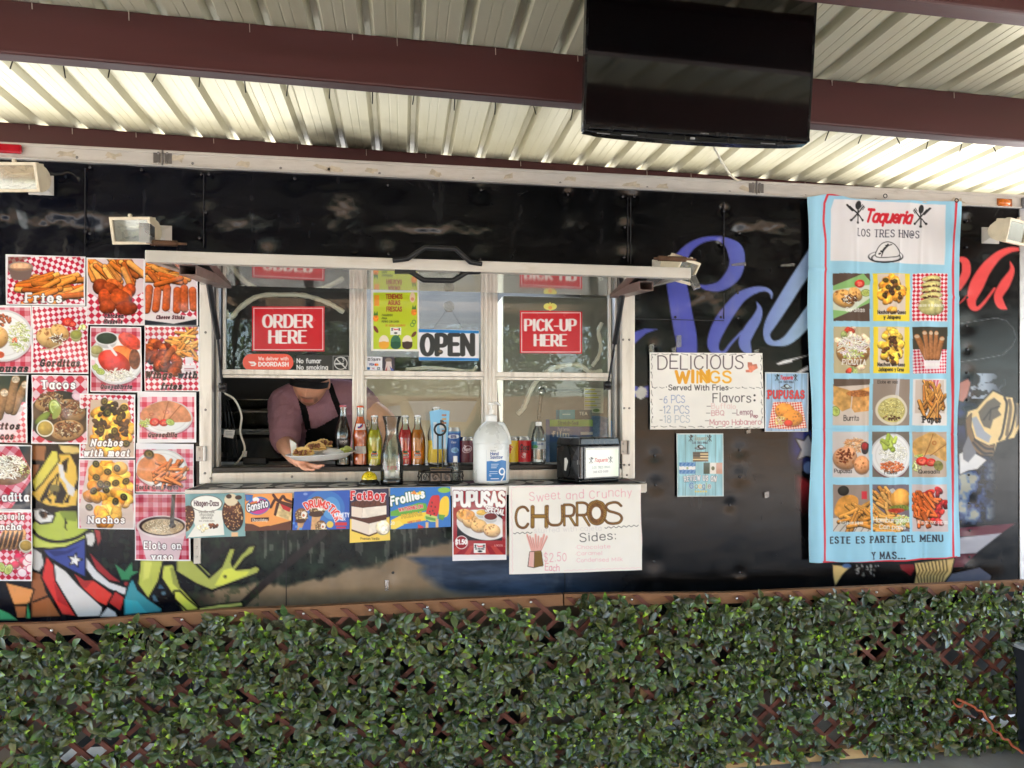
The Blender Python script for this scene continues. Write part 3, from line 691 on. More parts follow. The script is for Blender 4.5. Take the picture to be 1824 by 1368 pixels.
    cv.poly(e([(1050,80),(1110,50),(1125,75),(1105,160),(1080,190),(1050,180)]), (176,112,98), line=(30,20,22), lw=2)
    T = (226,196,138)
    cv.poly(e([(1095,300),(1110,250),(1165,232),(1200,190),(1262,126),(1332,160),(1388,166),(1402,200),(1435,205),(1430,330),(1390,410),(1340,420),(1285,440),(1262,520),(1180,512),(1110,450)]), T, line=(24,22,22), lw=3)
    cv.poly(e([(1172,252),(1225,190),(1268,165),(1310,200),(1292,240),(1312,270),(1262,300),(1245,355),(1205,340),(1185,300)]), (92,84,74)); cv.seg(e([(1300,220),(1250,235),(1205,300)]), 1.2, 1.2, (36,32,30)); cv.seg(e([(1250,235),(1240,300)]), 1, 1, (36,32,30))
    cv.poly(e([(1130,290),(1160,280),(1210,370),(1250,400),(1235,440),(1160,400)]), (150,156,170)); cv.poly(e([(1095,300),(1130,262),(1125,340),(1150,420),(1235,460),(1270,450),(1262,520),(1180,512),(1110,450)]), (120,92,60), line=(24,22,22), lw=1)
    for P in ([(1332,165),(1345,215),(1320,370),(1300,420)], [(1388,170),(1398,240),(1375,360),(1345,415)], [(1150,420),(1210,470),(1262,480)], [(1140,440),(1200,500),(1255,505)]): cv.seg(e(P), 2, 2, (30,26,24), smooth=True)
    cv.seg(e([(1360,180),(1368,240),(1345,390)]), 3, 3, (110,94,72), smooth=True); cv.poly(e([(1405,205),(1435,208),(1428,320),(1400,350)]), (120,112,104))
    cv.poly(e([(1055,510),(1105,480),(1160,510),(1222,545),(1165,600),(1110,610),(1060,632)]), (214,214,218), line=(24,22,24), lw=1.5); cv.poly(e([(1075,480),(1110,395),(1130,440),(1160,500),(1110,560),(1080,540)]), (110,112,122))
    cv.poly(e([(785,1175),(1025,1145),(1005,1230),(950,1305),(780,1312),(795,1240)]), (206,178,118), line=(24,22,22), lw=2)
    for k in range(9): cv.seg(e([(800+k*22,1180-k*3),(815+k*21,1220),(800+k*20,1250),(812+k*17,1300)]), .9, .9, (40,34,26))
    cv.poly(e([(285,1185),(392,1195),(345,1240),(300,1310),(290,1255)]), (206,178,118), line=(24,22,22), lw=1.5); cv.ell(1400+370/3.42, 660+1190/3.42, 8, 4, (70,100,150))
    g = random.Random(9)
    for k in range(26): cv.ell(1400+g.uniform(430,580)/3.42, 660+g.uniform(1185,1250)/3.42, g.uniform(.7,2.4), g.uniform(.7,2.2), (150,150,148))
    i = cv.sel(1395, 765, 1445, 850); cv.put(i, ((x[i]-1400)/20).clip(0,1)*((846-y[i])/40).clip(0,1)*((y[i]-762)/10).clip(0,1), (40,48,112))
    cv.poly([(1418,782),(1432,786),(1440,775),(1450,800),(1450,815),(1436,812),(1421,818),(1428,801)], (150,154,166), line=(16,16,22), lw=2); cv.ell(1440, 833, 9, 11, (88,110,156))
    i = cv.sel(1405, 845, 1450, 925); cv.put(i, ((x[i]-1412)/16).clip(0,1)*((y[i]-835-(x[i]-1412)*.6)/10).clip(0,1)*((925-y[i])/60).clip(0,1), (128,36,42))
    # bare patches where vinyl has come off, and worn tape
    for (px_, py_, a_) in ((1142,699,11), (1168,722,7)):
        i = cv.sel(px_-16, py_-16, px_+16, py_+16); rd = np.hypot(x[i]-px_, y[i]-py_)+7*(fnoise(x[i], y[i], 5, 41)-.5); cv.put(i, (a_-rd)/2, (196,196,192) if a_ > 8 else (40,38,52))
    i = cv.sel(1128, 690, 1345, 1052); n = fnoise(x[i], y[i], 70, 43); cv.put(i, ((n-.5)*3).clip(0,1)*.16*((1200-x[i])/70).clip(0,1), (66,52,46))
    i = np.arange(len(x)); n = fnoise(x, y*.25, 16, 47, 4); cv.put(i, ((n-.60)*5).clip(0,1)*.10, (150,146,140))
    g = random.Random(77)
    for k in range(150):
        a_, b_ = g.uniform(0,1810), g.choice([g.uniform(300,450), g.uniform(860,1050)]); l_ = g.uniform(3,26); t_ = g.uniform(-.6,.6)+math.pi/2*g.choice([0,1])
        cv.seg([(a_,b_),(a_+l_*math.cos(t_), b_+l_*math.sin(t_))], .35, .35, (120,120,124), g.uniform(.08,.3))
art(cv)
# relief: buckled sheet, dimples round the fixings
x, y = PX, PY
disp = .0048*(fnoise(x, y*1.6, 190, 51, 2)-.5)+.0016*(fnoise(x*.8, y, 75, 53, 2)-.5)+.00025*(fnoise(x, y*3, 9, 55, 2)-.5)
up = ((520-y)/80).clip(0,1); disp *= .4+.9*up
RIV = [(160,298),(252,302),(358,310),(372,310),(152,412),(160,416),(366,378),(355,424),(525,318),(691,330),(857,338),(1012,346),(1110,350),(1130,350),(1113,405),(1290,375),(1318,415),(1112,458),(1286,470),(1314,522),(1285,436),(1315,566),(1203,565),(1284,565),(1130,563),(1165,617),(1318,802),(1318,850),(1166,812),(1168,864),(1300,900),(1722,394),(1722,440),(1723,530),(1722,580),(1723,622),(1723,664),(1724,712),(1726,846),(1726,896),(1728,945),(1727,992),(1165,1000),(1318,1020),(700,1020),(520,930),(30,720),(45,330),(692,452),(855,462),(475,452)]
for k, (a_, b_) in enumerate(RIV):
    s_ = 10+8*((k*37) % 5)/5; s_ *= 1.8 if b_ < 470 and a_ < 1000 else 1
    sel = (abs(x-a_) < 4*s_) & (abs(y-b_) < 4*s_); r2 = ((x-a_)**2+(y-b_)**2)/s_**2
    disp = np.where(sel, disp+(.0085 if b_ < 470 else .003)*np.exp(-r2), disp)
wx, wy = x+26*(fnoise(x, y, 34, 71)-.5), y+20*(fnoise(x, y, 30, 73)-.5)
for (a_, b_, sx, sy, dz) in ((612,385,26,40,.010),(612,345,34,14,-.008),(105,405,60,18,.011),(130,440,24,34,-.010),(18,400,22,40,.011),(230,405,70,16,.006),(190,432,40,12,-.006),(420,412,60,20,.006),(100,320,55,9,.008),(770,418,90,14,.006),(1025,412,24,36,.006),(1365,420,50,22,.008),(1400,395,40,16,-.007),(1290,480,30,22,-.005),(1250,545,26,16,.005),(1755,470,34,22,.003)):
    disp = disp+1.4*dz*np.exp(-((wx-a_)/sx)**2-((wy-b_)/np.where(wy < b_, sy, 2.8*sy))**2)
keep = ~((GX[:-1,:-1] >= WX0-1e-4) & (GX[1:,1:] <= WX1+1e-4) & (GZ[1:,1:] >= WZ0-1e-4) & (GZ[:-1,:-1] <= WZ1+1e-4))
near = np.minimum.reduce([np.maximum.reduce([WX0-GX, GX-WX1, WZ0-GZ, GZ-WZ1])/.06, np.ones_like(GX)]).clip(0, 1)
disp *= near
V = np.stack([GX, YW+disp, GZ], -1)
M_wrap = mat('vinyl_wrap', attr=True, vary=.05, vscale=8, rough=.18, rvary=.06, bump=.03, bscale=330, spec=.34, stretch=(1,1,3.2))
side = grid_mesh('side_wall', V, cv.C.reshape(nz, nx, 3), M_wrap, trailer, 0, True, keep)
del cv
M_vin = mat('black_vinyl', (16,18,24), .3, vary=.1, bump=.02, bscale=200)
b = MB().box(-2.7, XL, YW, YW+.02, ZB, ZT); obj('side_panel', b, M_vin, trailer)
# rivet heads
b = MB()
for k, (a_, b_) in enumerate(RIV):
    p = W(a_, b_, YW-.0005); b.ball(p, .0062, 8, 4, (1,.6,1))
M_rivet = mat('vinyl_rivet', (58,58,62), .2, metal=.3)
obj('panel_rivets', b, M_rivet, trailer, smooth=True)
# seams of the cladding: thin overlapping edges
b = MB()
for (a_, y0, y1) in ((152,300,452),(363,310,440),(1118,352,466),(1123,352,470),(1289,360,568),(510,945,1095),(1006,1016,1070)):
    p0, p1 = W(a_, y0, YW), W(a_, y1, YW); b.box(p0.x-.0015, p0.x+.0015, YW-.004, YW+.004, p1.z, p0.z)
p0, p1 = W(1130, 568, YW), W(1289, 568, YW); b.box(p0.x, p1.x, YW-.003, YW+.004, p0.z-.0014, p0.z+.0014)
obj('panel_seams', b, M_rivet, trailer)

# aluminium top rail with joint plates, rivets and old tape
M_alu = mat('weathered_aluminium', (205,200,192), .42, metal=.35, vary=.16, vscale=5, stretch=(1,1,5), bump=.05, bscale=140, dirt=(158,148,134), dscale=5)
zt0, zt1 = W(912, 328, YW).z, W(912, 301, YW).z
b = MB(); prof = [(YW+.03,zt0),(YW-.014,zt0),(YW-.016,zt0+.003),(YW-.014,zt0+.010),(YW-.010,zt0+.012),(YW-.010,zt1-.014),(YW-.013,zt1-.012),(YW-.013,zt1-.003),(YW-.009,zt1),(YW+.03,zt1)]
b.prism([(-2.7, y_, z_) for y_, z_ in prof], (2.7+XR+.1, 0, 0)); rail = obj('top_rail', b, M_alu, trailer)
b = MB()
for a_ in (290, 1347):
    p = W(a_, 310, YW-.011); c = (zt0+zt1)/2; b.box(p.x-.003, p.x+.003, YW-.017, YW-.010, zt0+.002, zt1-.002)
    for sx in (-.022, .022):
        b.box(p.x+sx-.013, p.x+sx+.013, YW-.0125, YW-.010, zt0+.008, zt1-.006)
        for dz in (-.019, .019): b.ball((p.x+sx*.75, YW-.0125, c+dz), .0058, 8, 5, (1,.6,1))
for a_ in (137, 343, 500, 676, 843, 998, 1153, 1300, 1435, 1560, 1720): b.ball(W(a_, 255+.0527*a_+18, YW-.0105), .0058, 8, 5, (1,.6,1))
for a_ in (70, 1475, 1748, 1700): b.ball(W(a_, 285+.05*a_-6, YW-.0135), .003, 6, 4, (1,.6,1))
obj('rail_rivets', b, mat('dull_rivet', (130,126,122), .35, metal=.7), rail, smooth=True)
g = random.Random(12); M_otape = mat('old_tape', (184,172,150), .45, vary=.25, vscale=60)
for a_ in (122, 205, 318, 437, 575, 600, 660, 775, 905, 1012, 1120, 1180, 1330, 1700):
    zc_ = W(a_, 255+.0527*a_+15, YW).z+g.uniform(-.008,.008); xx = W(a_, 300, YW).x; b = MB()
    for k in range(2):
        h_ = g.uniform(.010,.02); w_ = g.uniform(.022,.045); t_ = g.uniform(-.012,.012)
        b.prism([(xx-w_, YW-.0112-.0006*k, zc_-h_*.3+t_), (xx+w_*g.uniform(.4,1), YW-.0112-.0006*k, zc_-h_*.6-t_), (xx+w_*.8, YW-.0112-.0006*k, zc_+h_*.5-t_), (xx-w_*.6, YW-.0112-.0006*k, zc_+h_*.6+t_)], (0,-.0004,0))
        xx += g.uniform(-.01,.015)
    obj('tape_scrap', b, M_otape, rail)
# right corner: diamond plate
b = MB().box(XR, XR+.09, YW-.006, YW+.02, ZB, zt0)
g = 0
for i in range(3):
    for j in range(62):
        c = Vector((XR+.012+i*.028+(j % 2)*.014, YW-.006, ZB+.02+j*.031)); s_ = 1 if (i+j) % 2 else -1
        b.prism([c+Vector((-.009*s_,0,-.007)), c+Vector((0,-.002,-.003)), c+Vector((.009*s_,0,.007)), c+Vector((0,-.0015,.003))], (0,.003,0))
obj('corner_plate', b, mat('diamond_plate', (190,190,192), .32, metal=.8, vary=.15), trailer, bevel=.001)
b = MB(); p = W(1820, 365, YW); b.box(XR+.002, XR+.07, YW-.02, YW-.008, zt0-.002, zt0+.05); obj('corner_bracket', b, mat('grey_steel', (120,122,126), .4, metal=.8), trailer, bevel=.002)
# shell: roof, back, ends, floor, dark backing boards added below
M_white = mat('trailer_white', (226,224,216), .5, vary=.06)
M_int = mat('interior_panel', (214,212,196), .35, vary=.06, bump=.05, bscale=30)
TX0, TX1, TY1 = -2.7, XR+.09, 5.55
b = MB().box(TX0, -1.0, YW+.03, TY1, 2.50, 2.53).box(-1.0, -.55, 3.75, TY1, 2.50, 2.53).box(1.05, TX1, YW+.03, TY1, 2.50, 2.53).box(-.55, 1.05, 3.7, 4.4, 2.50, 2.53).box(.15, 1.05, YW+.03, 3.7, 2.50, 2.53).box(-.55, 1.05, 5.3, TY1, 2.50, 2.53)  # unseen openings added between the pieces to let daylight into the interior
obj('roof', b, mat('roof_sheet_grey', (128,125,116), .6, vary=.1, dirt=(100,96,86)), trailer)
obj('back_wall', MB().box(TX0, TX1, TY1, TY1+.03, ZB, 2.53), M_int, trailer)
obj('end_wall', MB().box(TX0-.03, TX0, YW, TY1+.03, ZB, 2.53), M_int, trailer); obj('end_wall', MB().box(TX1-.03, TX1, YW+.02, TY1, ZB, 2.498), M_int, trailer)
obj('trailer_floor', MB().box(TX0, TX1-.03, YW+.03, TY1, ZB, .63), mat('floor_vinyl', (196,192,184), .5), trailer)
b = MB().box(TX0, WX0-.03, YW+.035, YW+.05, .63, 2.49).box(WX1+.03, TX1-.03, YW+.035, YW+.05, .63, 2.49).box(WX0-.03, WX1+.03, YW+.035, YW+.05, WZ1+.03, 2.49).box(WX0-.03, WX1+.03, YW+.035, YW+.05, .63, WZ0-.05)
obj('inner_lining', b, M_int, trailer)
obj('dark_backing', MB().box(-2.3, 2.44, 3.47, 3.5, .03, .57).box(2.38, 3.2, 3.2, 3.215, .02, .57).box(2.38, 2.44, 3.215, 3.4695, .02, .57), mat('chassis_dark', (40,38,36), .7), trailer)  # boards added to block lit gaps and keep the space below dark
# running gear under the floor, half seen through the trellis
b = MB(); M_tyre = mat('tyre', (30,30,31), .8)
for xx in (-.55, .35):
    whl = obj('wheel', MB().lathe([(.0,.0),(.10,.01),(.19,.0),(.2,-.01)], (xx, YW+.12, .34), 24, Matrix.Rotation(R(90), 3, 'X')), mat('rim_grey', (150,150,150), .4, metal=.5), trailer, smooth=True)
    obj('tyre', MB().lathe([(.2,-.01),(.27,-.02),(.325,-.0),(.34,.05),(.34,.15),(.32,.2),(.2,.2)], (xx, YW+.12, .34), 30, Matrix.Rotation(R(-90), 3, 'X')), M_tyre, whl, smooth=True)
obj('chassis_beam', MB().box(TX0, TX1, YW+.25, YW+.33, .42, ZB).box(TX0, TX1, 4.9, 4.98, .42, ZB), mat('chassis_dark', (40,38,36), .7), trailer)
# vent shroud on the roof edge
p0, p1 = W(1006, 310, 3.45), W(1218, 318, 3.45)
b = MB(); zb = 2.53; L_ = p1.x-p0.x; out = [(0,0),(.015,.05),(.06,.068),(L_*.5,.075),(L_*.75,.068),(L_*.93,.04),(L_,0)]
b.prism([(p0.x+u, 3.40, zb+v) for u, v in out], (0, .5, 0)); ac = obj('roof_vent_cover', b, mat('aged_plastic', (186,168,146), .5, vary=.1), trailer, bevel=.008)
b = MB().box(p0.x+.045, p0.x+.15, 3.397, 3.40, zb+.043, zb+.053).box(p0.x+.16, p0.x+.30, 3.397, 3.40, zb+.043, zb+.053); obj('louvre', b, mat('black_gap', (12,12,12), .8), ac)
# marker lights
p = W(14, 265, YW-.02); b = MB().box(p.x-.3, W(44, 265, YW).x, YW-.03, YW-.014, p.z-.018, p.z+.018); obj('marker_light', b, mat('red_lens', (170,22,34), .18, vary=.15, vscale=40, coat=.5), trailer, bevel=.007)
p = W(1789, 361, YW-.014); b = MB().ball(p, .034, 18, 10, (1,.42,.56)); am = obj('marker_light', b, mat('amber_lens', (214,112,20), .12, vary=.2, vscale=90, coat=.6), trailer, smooth=True)
obj('lens_base', MB().box(p.x-.038, p.x+.042, YW-.016, YW-.010, p.z-.02, p.z+.02), mat('amber_dark', (150,84,30), .4), am, bevel=.005)
# ------------------------------------------------------------------ service window
M_sash = mat('window_aluminium', (214,210,202), .38, metal=.35, vary=.12, vscale=6, stretch=(4,4,.6), bump=.03, bscale=120, dirt=(150,142,132), dscale=7)
M_reveal = mat('dark_reveal', (84,82,78), .5, metal=.3, vary=.2)
FX0, FX1 = W(357, 700, YW).x, W(1129, 700, YW).x; FZ0 = W(745, 857, YW).z; FZ1 = W(745, 497, YW).z
b = MB()
yf = YW-.016
for (x0, x1) in ((FX0, WX0), (WX1, FX1)):
    b.box(x0, x1, yf, YW+.02, FZ0, FZ1)
b.box(WX0+.0005, WX1-.0005, yf+.002, YW+.02, FZ0+.001, WZ0)
b.box(WX0+.0005, WX1-.0005, yf+.002, YW+.02, WZ1, FZ1-.001)
frame = obj('window_frame', b, M_sash, trailer, bevel=.003)
# reveal: the box between outer flange and sashes
ys = YW+.075
b = MB().box(WX0-.02, WX0, YW+.021, ys+.03, WZ0-.03, WZ1+.02).box(WX1, WX1+.02, YW+.021, ys+.03, WZ0-.03, WZ1+.02).box(WX0-.02, WX1+.02, YW+.021, ys+.03, WZ1+.0205, WZ1+.04)
obj('reveal', b, M_reveal, frame)
zs0 = W(745, 833, ys).z; zs1 = W(745, 511, ys).z
zl = W(745, 829, 3.10).z; b = MB().box(WX0+.001, WX1-.001, YW-.012, YW+.172, WZ0+.0005, zl-.0005); obj('sill', b, mat('sill_dark', (52,50,48), .42, metal=.4, vary=.25, vscale=9, stretch=(.4,4,4), dirt=(96,90,82), dscale=9), frame, bevel=.003)
b = MB()
for a_, w_ in ((387, .018), (1098, .022)):
    p = W(a_, 600, ys); b.box(p.x-w_/2, p.x+w_/2, ys-.018, ys+.03, WZ0-.003, WZ1+.02)
b.box(WX0+.016, WX1-.016, ys-.012, ys+.028, zs1, WZ1+.02)
b.box(WX0+.016, WX1-.016, ys-.004, ys+.028, zl-.0003, zs0+.006)
obj('jamb', b, M_sash, frame, bevel=.002)
posts = []
for a_ in (638, 871.5):
    b = MB(); p = W(a_, 600, ys)
    b.box(p.x-.024, p.x+.024, ys-.014, ys+.028, zs0, zs1)
    for dx in (-.016, 0, .016): b.box(p.x+dx-.0035, p.x+dx+.0035, ys-.019, ys-.014, zs0, zs1)
    obj('mullion', b, M_sash, frame, bevel=.0012); posts.append(p.x)
M_glass = glassmat('window_glass', (246,248,244), .0, .6, haze=.015)
jl, jr = W(397, 600, ys).x, W(1088, 600, ys).x
bays = ((jl, posts[0]-.0245), (posts[0]+.0245, posts[1]-.0245), (posts[1]+.0245, jr))
zm = W(745, 667, ys).z; yg = ys+.006
for k, (x0, x1) in enumerate(bays):
    b = MB(); t = .012
    b.box(x0, x1, ys-.010, ys+.012, zm-.008, zm+.014); b.box(x0, x1, ys-.002, ys+.014, zm-.021, zm-.0085)
    b.box(x0, x0+t, ys-.005, ys+.012, zm+.0142, zs1-.001); b.box(x1-t, x1, ys-.005, ys+.012, zm+.0142, zs1-.001); b.box(x0+t, x1-t, ys-.005, ys+.012, zs1-.013, zs1-.001)
    sash = obj('upper_sash', b, M_sash, trailer, bevel=.0015)
    obj('pane', MB().box(x0+t*.5, x1-t*.5, yg, yg+.003, zm+.004, zs1-.006), M_glass, sash)
    b = MB()
    for xx in (x0+.06, x1-.06): b.box(xx-.014, xx+.014, ys-.0065, ys-.0022, zm-.017, zm-.0125)
    obj('latch', b, M_sash, sash, bevel=.001)
    if k:
        b = MB(); t = .010
        b.box(x0, x0+t, ys-.003, ys+.014, zs0+.004, zm-.0215); b.box(x1-t, x1, ys-.003, ys+.014, zs0+.004, zm-.0215); b.box(x0+t, x1-t, ys-.003, ys+.014, zs0+.0045, zs0+.014)
        ls = obj('lower_sash', b, M_sash, trailer, bevel=.0015)
        obj('pane', MB().box(x0+t*.5, x1-t*.5, yg, yg+.003, zs0+.008, zm-.018), M_glass, ls)
# screws and hinges on the flange
b = MB()
for (a_, b_) in ((366,592),(366,730),(365,843),(1110,605),(1121,605),(1112,727),(1121,727),(1112,828),(1121,828),(375,852),(520,849),(617,853),(1117,846),(1108,852)): b.ball(W(a_, b_, yf-.001), .0052, 8, 5, (1,.6,1))
obj('flange_screws', b, mat('dull_rivet', (130,126,122), .35, metal=.7), frame, smooth=True)
M_hinge = mat('zinc_hinge', (150,148,144), .35, metal=.7, vary=.2)
for a_, b_ in ((357, 808), (1112, 797)):
    p = W(a_, b_, yf-.004); b = MB().box(p.x-.016, p.x+.016, yf-.006, yf, p.z-.03, p.z+.03).tube([p+Vector((.018,-.004,-.03)), p+Vector((.018,-.004,.03))], .006, 10)
    for dz in (-.017, .017): b.ball(p+Vector((-.004,-.002,dz)), .005, 8, 5, (1,.6,1))
    obj('hinge', b, M_hinge, trailer, bevel=.001)

# ------------------------------------------------------------------ raised awning over the window
YO = 2.49; AX0, AX1 = W(258, 453, YO).x, W(1231, 481, YO).x; zo0, zo1 = W(745, 481, YO).z, W(745, 461, YO).z; zh = 2.045
M_bar = mat('awning_aluminium', (200,195,186), .45, metal=.25, vary=.14, vscale=4, stretch=(1,4,4), bump=.04, bscale=100, dirt=(170,158,140), dscale=8)
yh = YW-.02
b = MB().box(AX0, AX1, YO, YO+.028, zo0, zo1)
for x0, x1 in ((AX0, AX0+.028), (AX1-.028, AX1)):
    b.hexa([(x0,YO+.0285,zo0+.004),(x1,YO+.0285,zo0+.004),(x1,yh,zh+.0),(x0,yh,zh+.0),(x0,YO+.0285,zo1-.003),(x1,YO+.0285,zo1-.003),(x1,yh,zh+.035),(x0,yh,zh+.035)])
b.box(AX0+.029, AX1-.029, yh-.03, yh, zh-.002, zh+.036)
awn = obj('awning', b, M_bar, trailer, bevel=.002)
b = MB().hexa([(AX0+.0285,YO+.029,zo1-.006),(AX1-.0285,YO+.029,zo1-.006),(AX1-.0285,yh-.031,zo1-.010),(AX0+.0285,yh-.031,zo1-.010),(AX0+.0285,YO+.029,zo1-.001),(AX1-.0285,YO+.029,zo1-.001),(AX1-.0285,yh-.031,zo1+.006),(AX0+.0285,yh-.031,zo1+.006)])
obj('awning_panel', b, mat('awning_lining', (178,176,170), .07, metal=.85, vary=.08, vscale=2, rvary=.04, bump=.015, bscale=3), awn)
M_brown = mat('brown_channel', (132,112,104), .4, vary=.12, metal=.3, dirt=(96,80,72), dscale=6)
def lockbar(xc, y0, y1):
    b = MB(); wd, hh, t = .055, .034, .003; z1a = zh-.004; z0a = z1a-hh
    def zz(y): return (zo0-zh)*(yh-y)/(yh-YO)*.9
    for (xa, xb, za, zb) in ((-wd/2, wd/2, z1a-t, z1a), (-wd/2, wd/2, z0a, z0a+t), (-wd/2, -wd/2+t, z0a+t, z1a-t), (wd/2-t, wd/2, z0a+t, z1a-t)):
        b.hexa([(xc+xa,y0,za+zz(y0)),(xc+xb,y0,za+zz(y0)),(xc+xb,y1,za+zz(y1)),(xc+xa,y1,za+zz(y1)),(xc+xa,y0,zb+zz(y0)),(xc+xb,y0,zb+zz(y0)),(xc+xb,y1,zb+zz(y1)),(xc+xa,y1,zb+zz(y1))])
    b.box(xc-wd/2+t, xc+wd/2-t, y1-.12, y1-.11, z0a+t+zz(y1), z1a-t+zz(y1))
    obj('locking_bar', b, M_brown, awn)
lockbar(W(1098, 505, 3.05).x, 2.66, 3.06); lockbar(W(398, 505, 3.05).x, 2.56, 3.06)
M_black = mat('black_plastic', (22,22,24), .4, vary=.15)
def loop(pts, r):
    P = [W(*p) for p in pts]; Q = [P[0]]
    for a_, b_, c_ in zip(P, P[1:], P[2:]): Q += [b_.lerp(a_, .18), b_, b_.lerp(c_, .18)]
    return MB().tube(Q+[P[-1]], r, 10)
obj('grab_handle', loop([(700,464,2.485),(726,461,2.475),(757,441,2.465),(811,443,2.465),(838,467,2.475),(858,470,2.485)], .0085), M_black, awn, smooth=True)
b = loop([(704,481,2.50),(727,481,2.50),(755,499,2.50),(806,500,2.50),(832,485,2.50),(854,484,2.50)], .009)
for a_ in (722, 838): p = W(a_, 481, 2.50); b.box(p.x-.035, p.x+.035, 2.492, 2.516, p.z-.011, p.z+.009)
obj('grab_handle', b, M_black, awn, smooth=True)
M_rod = mat('strut_rod', (40,40,42), .25, metal=.6)
for pts in (((370,492,2.90),(388,603,3.04),(396,688,3.085)), ((1113,500,2.90),(1095,612,3.04),(1083,685,3.085))):
    A, B, C = [W(*p) for p in pts]
    st = obj('gas_strut', MB().tube([A, B], .0115, 12), M_black, trailer, smooth=True)
    obj('strut_rod', MB().tube([B, C], .0048, 8), M_rod, st, smooth=True)
    obj('strut_end', MB().ball(C, .017, 12, 8).box(C.x-.012, C.x+.012, C.y-.004, C.y+.03, C.z-.022, C.z+.012), M_black, st, smooth=True)
p = W(259, 415, 2.56); b = MB().box(p.x-.017, p.x+.014, 2.55, 2.553, p.z-.033, p.z+.03).box(p.x+.0145, p.x+.017, 2.553, 2.60, p.z-.033, p.z+.03)
for dz, r_ in ((.008,.007), (-.012,.006), (.024,.002)): b.lathe([(0,-.003),(r_,-.003),(r_,0)], (p.x-.002, 2.549, p.z+dz), 10, Matrix.Rotation(R(90), 3, 'X'))
obj('latch_plate', b, mat('bright_zinc', (196,196,196), .28, metal=.85), awn)
M_rust = mat('rusty_spring', (112,84,66), .6, metal=.5, vary=.3, vscale=40)
for (a0, b0, a1, b1) in ((268,432,316,434), (1172,460,1222,462)):
    A, B = W(a0, b0, 2.58), W(a1, b1, 2.58)
    b = MB().tube([A, B], .009, 10).tube([A-(B-A)*.15, B+(B-A)*.35], .004, 8)
    for k in range(14): q = A.lerp(B, (k+.5)/14); b.tube([q-(B-A)*.012, q+(B-A)*.012], .0105, 10)
    obj('hatch_spring', b, M_rust, awn)

# ------------------------------------------------------------------ serving shelf
YSF = 2.80; ZS = 1.222; SX0, SX1 = W(332, 870, YSF).x, W(1150, 866, YSF).x
M_shelf = mat('shelf_edge', (196,192,184), .4, metal=.4, vary=.15, dirt=(120,112,104), dscale=8)
b = MB().box(SX0, SX1, YSF, YW-.018, ZS-.022, ZS-.004).box(SX0-.004, SX0, YSF-.004, YW-.018, ZS-.03, ZS+.003).box(SX1, SX1+.004, YSF-.004, YW-.018, ZS-.03, ZS+.003).box(SX0, SX1, YSF-.004, YSF, ZS-.034, ZS+.002)
shelf = obj('serving_shelf', b, M_shelf, trailer, bevel=.0015)
u_, v_ = np.meshgrid(np.linspace(SX0, SX1, 700), np.linspace(YSF, YW-.019, 90))
cvs = Cv((u_-SX0)*400, (YW-v_)*400, (20,22,28)); cvs.res = 1.0
dg = "346-625-0499"; x0d = (W(385, 862, 2.93).x-SX0)*400; x1d = (W(985, 858, 2.93).x-SX0)*400
cvs.text(dg, x0d, 96, 66, (208,206,202), .11, fit=x1d-x0d)
i = np.arange(len(cvs.x)); n = fnoise(cvs.x, cvs.y, 60, 3, 3); cvs.put(i, ((n-.55)*5).clip(0,1)*.7*(cvs.x > 330)*((cvs.x-330)/120).clip(0,1), (48,70,128)); cvs.put(i, ((fnoise(cvs.x, cvs.y, 30, 8)-.62)*9).clip(0,1)*.6*(cvs.x > 380), (150,60,96))
cvs.text(dg, x0d, 96, 66, (208,206,202), .11, fit=x1d-x0d)
grid_mesh('shelf_top', np.stack([u_, v_, np.full_like(u_, ZS)], -1), cvs.C.reshape(90, 700, 3), mat('shelf_vinyl', attr=True, rough=.45, rvary=.1, vary=.05, bump=.02, bscale=40, spec=.25), shelf)
b = MB(); g = random.Random(4)
for k in range(9): b.ball((SX0+(k+.4)*(SX1-SX0)/9, YSF+.012, ZS+.001), .005, 8, 4, (1,1,.5))
obj('shelf_screws', b, mat('dull_rivet', (130,126,122), .35, metal=.7), shelf, smooth=True)
for a_ in (352,):
    p = W(a_, 960, YW-.004); b = MB().box(p.x-.013, p.x+.013, YW-.012, YW-.0005, W(a_, 1003, YW).z, ZS-.03)
    for bb in (975, 992): b.ball(W(a_-2, bb, YW-.0125), .006, 8, 5, (1,.6,1))
    obj('shelf_bracket', b, M_shelf, trailer)
p = W(689, 1041, YW-.006); b = MB().box(p.x-.0075, p.x+.0075, YW-.006, YW-.001, p.z-.026, p.z+.018)
for dz in (-.02, -.008, .004): b.lathe([(0,0),(.003,0),(.003,.001)], (p.x, YW-.0062, p.z+dz), 8, Matrix.Rotation(R(90), 3, 'X'))
obj('latch_clip', b, mat('bright_zinc', (196,196,196), .28, metal=.85), trailer, bevel=.002)

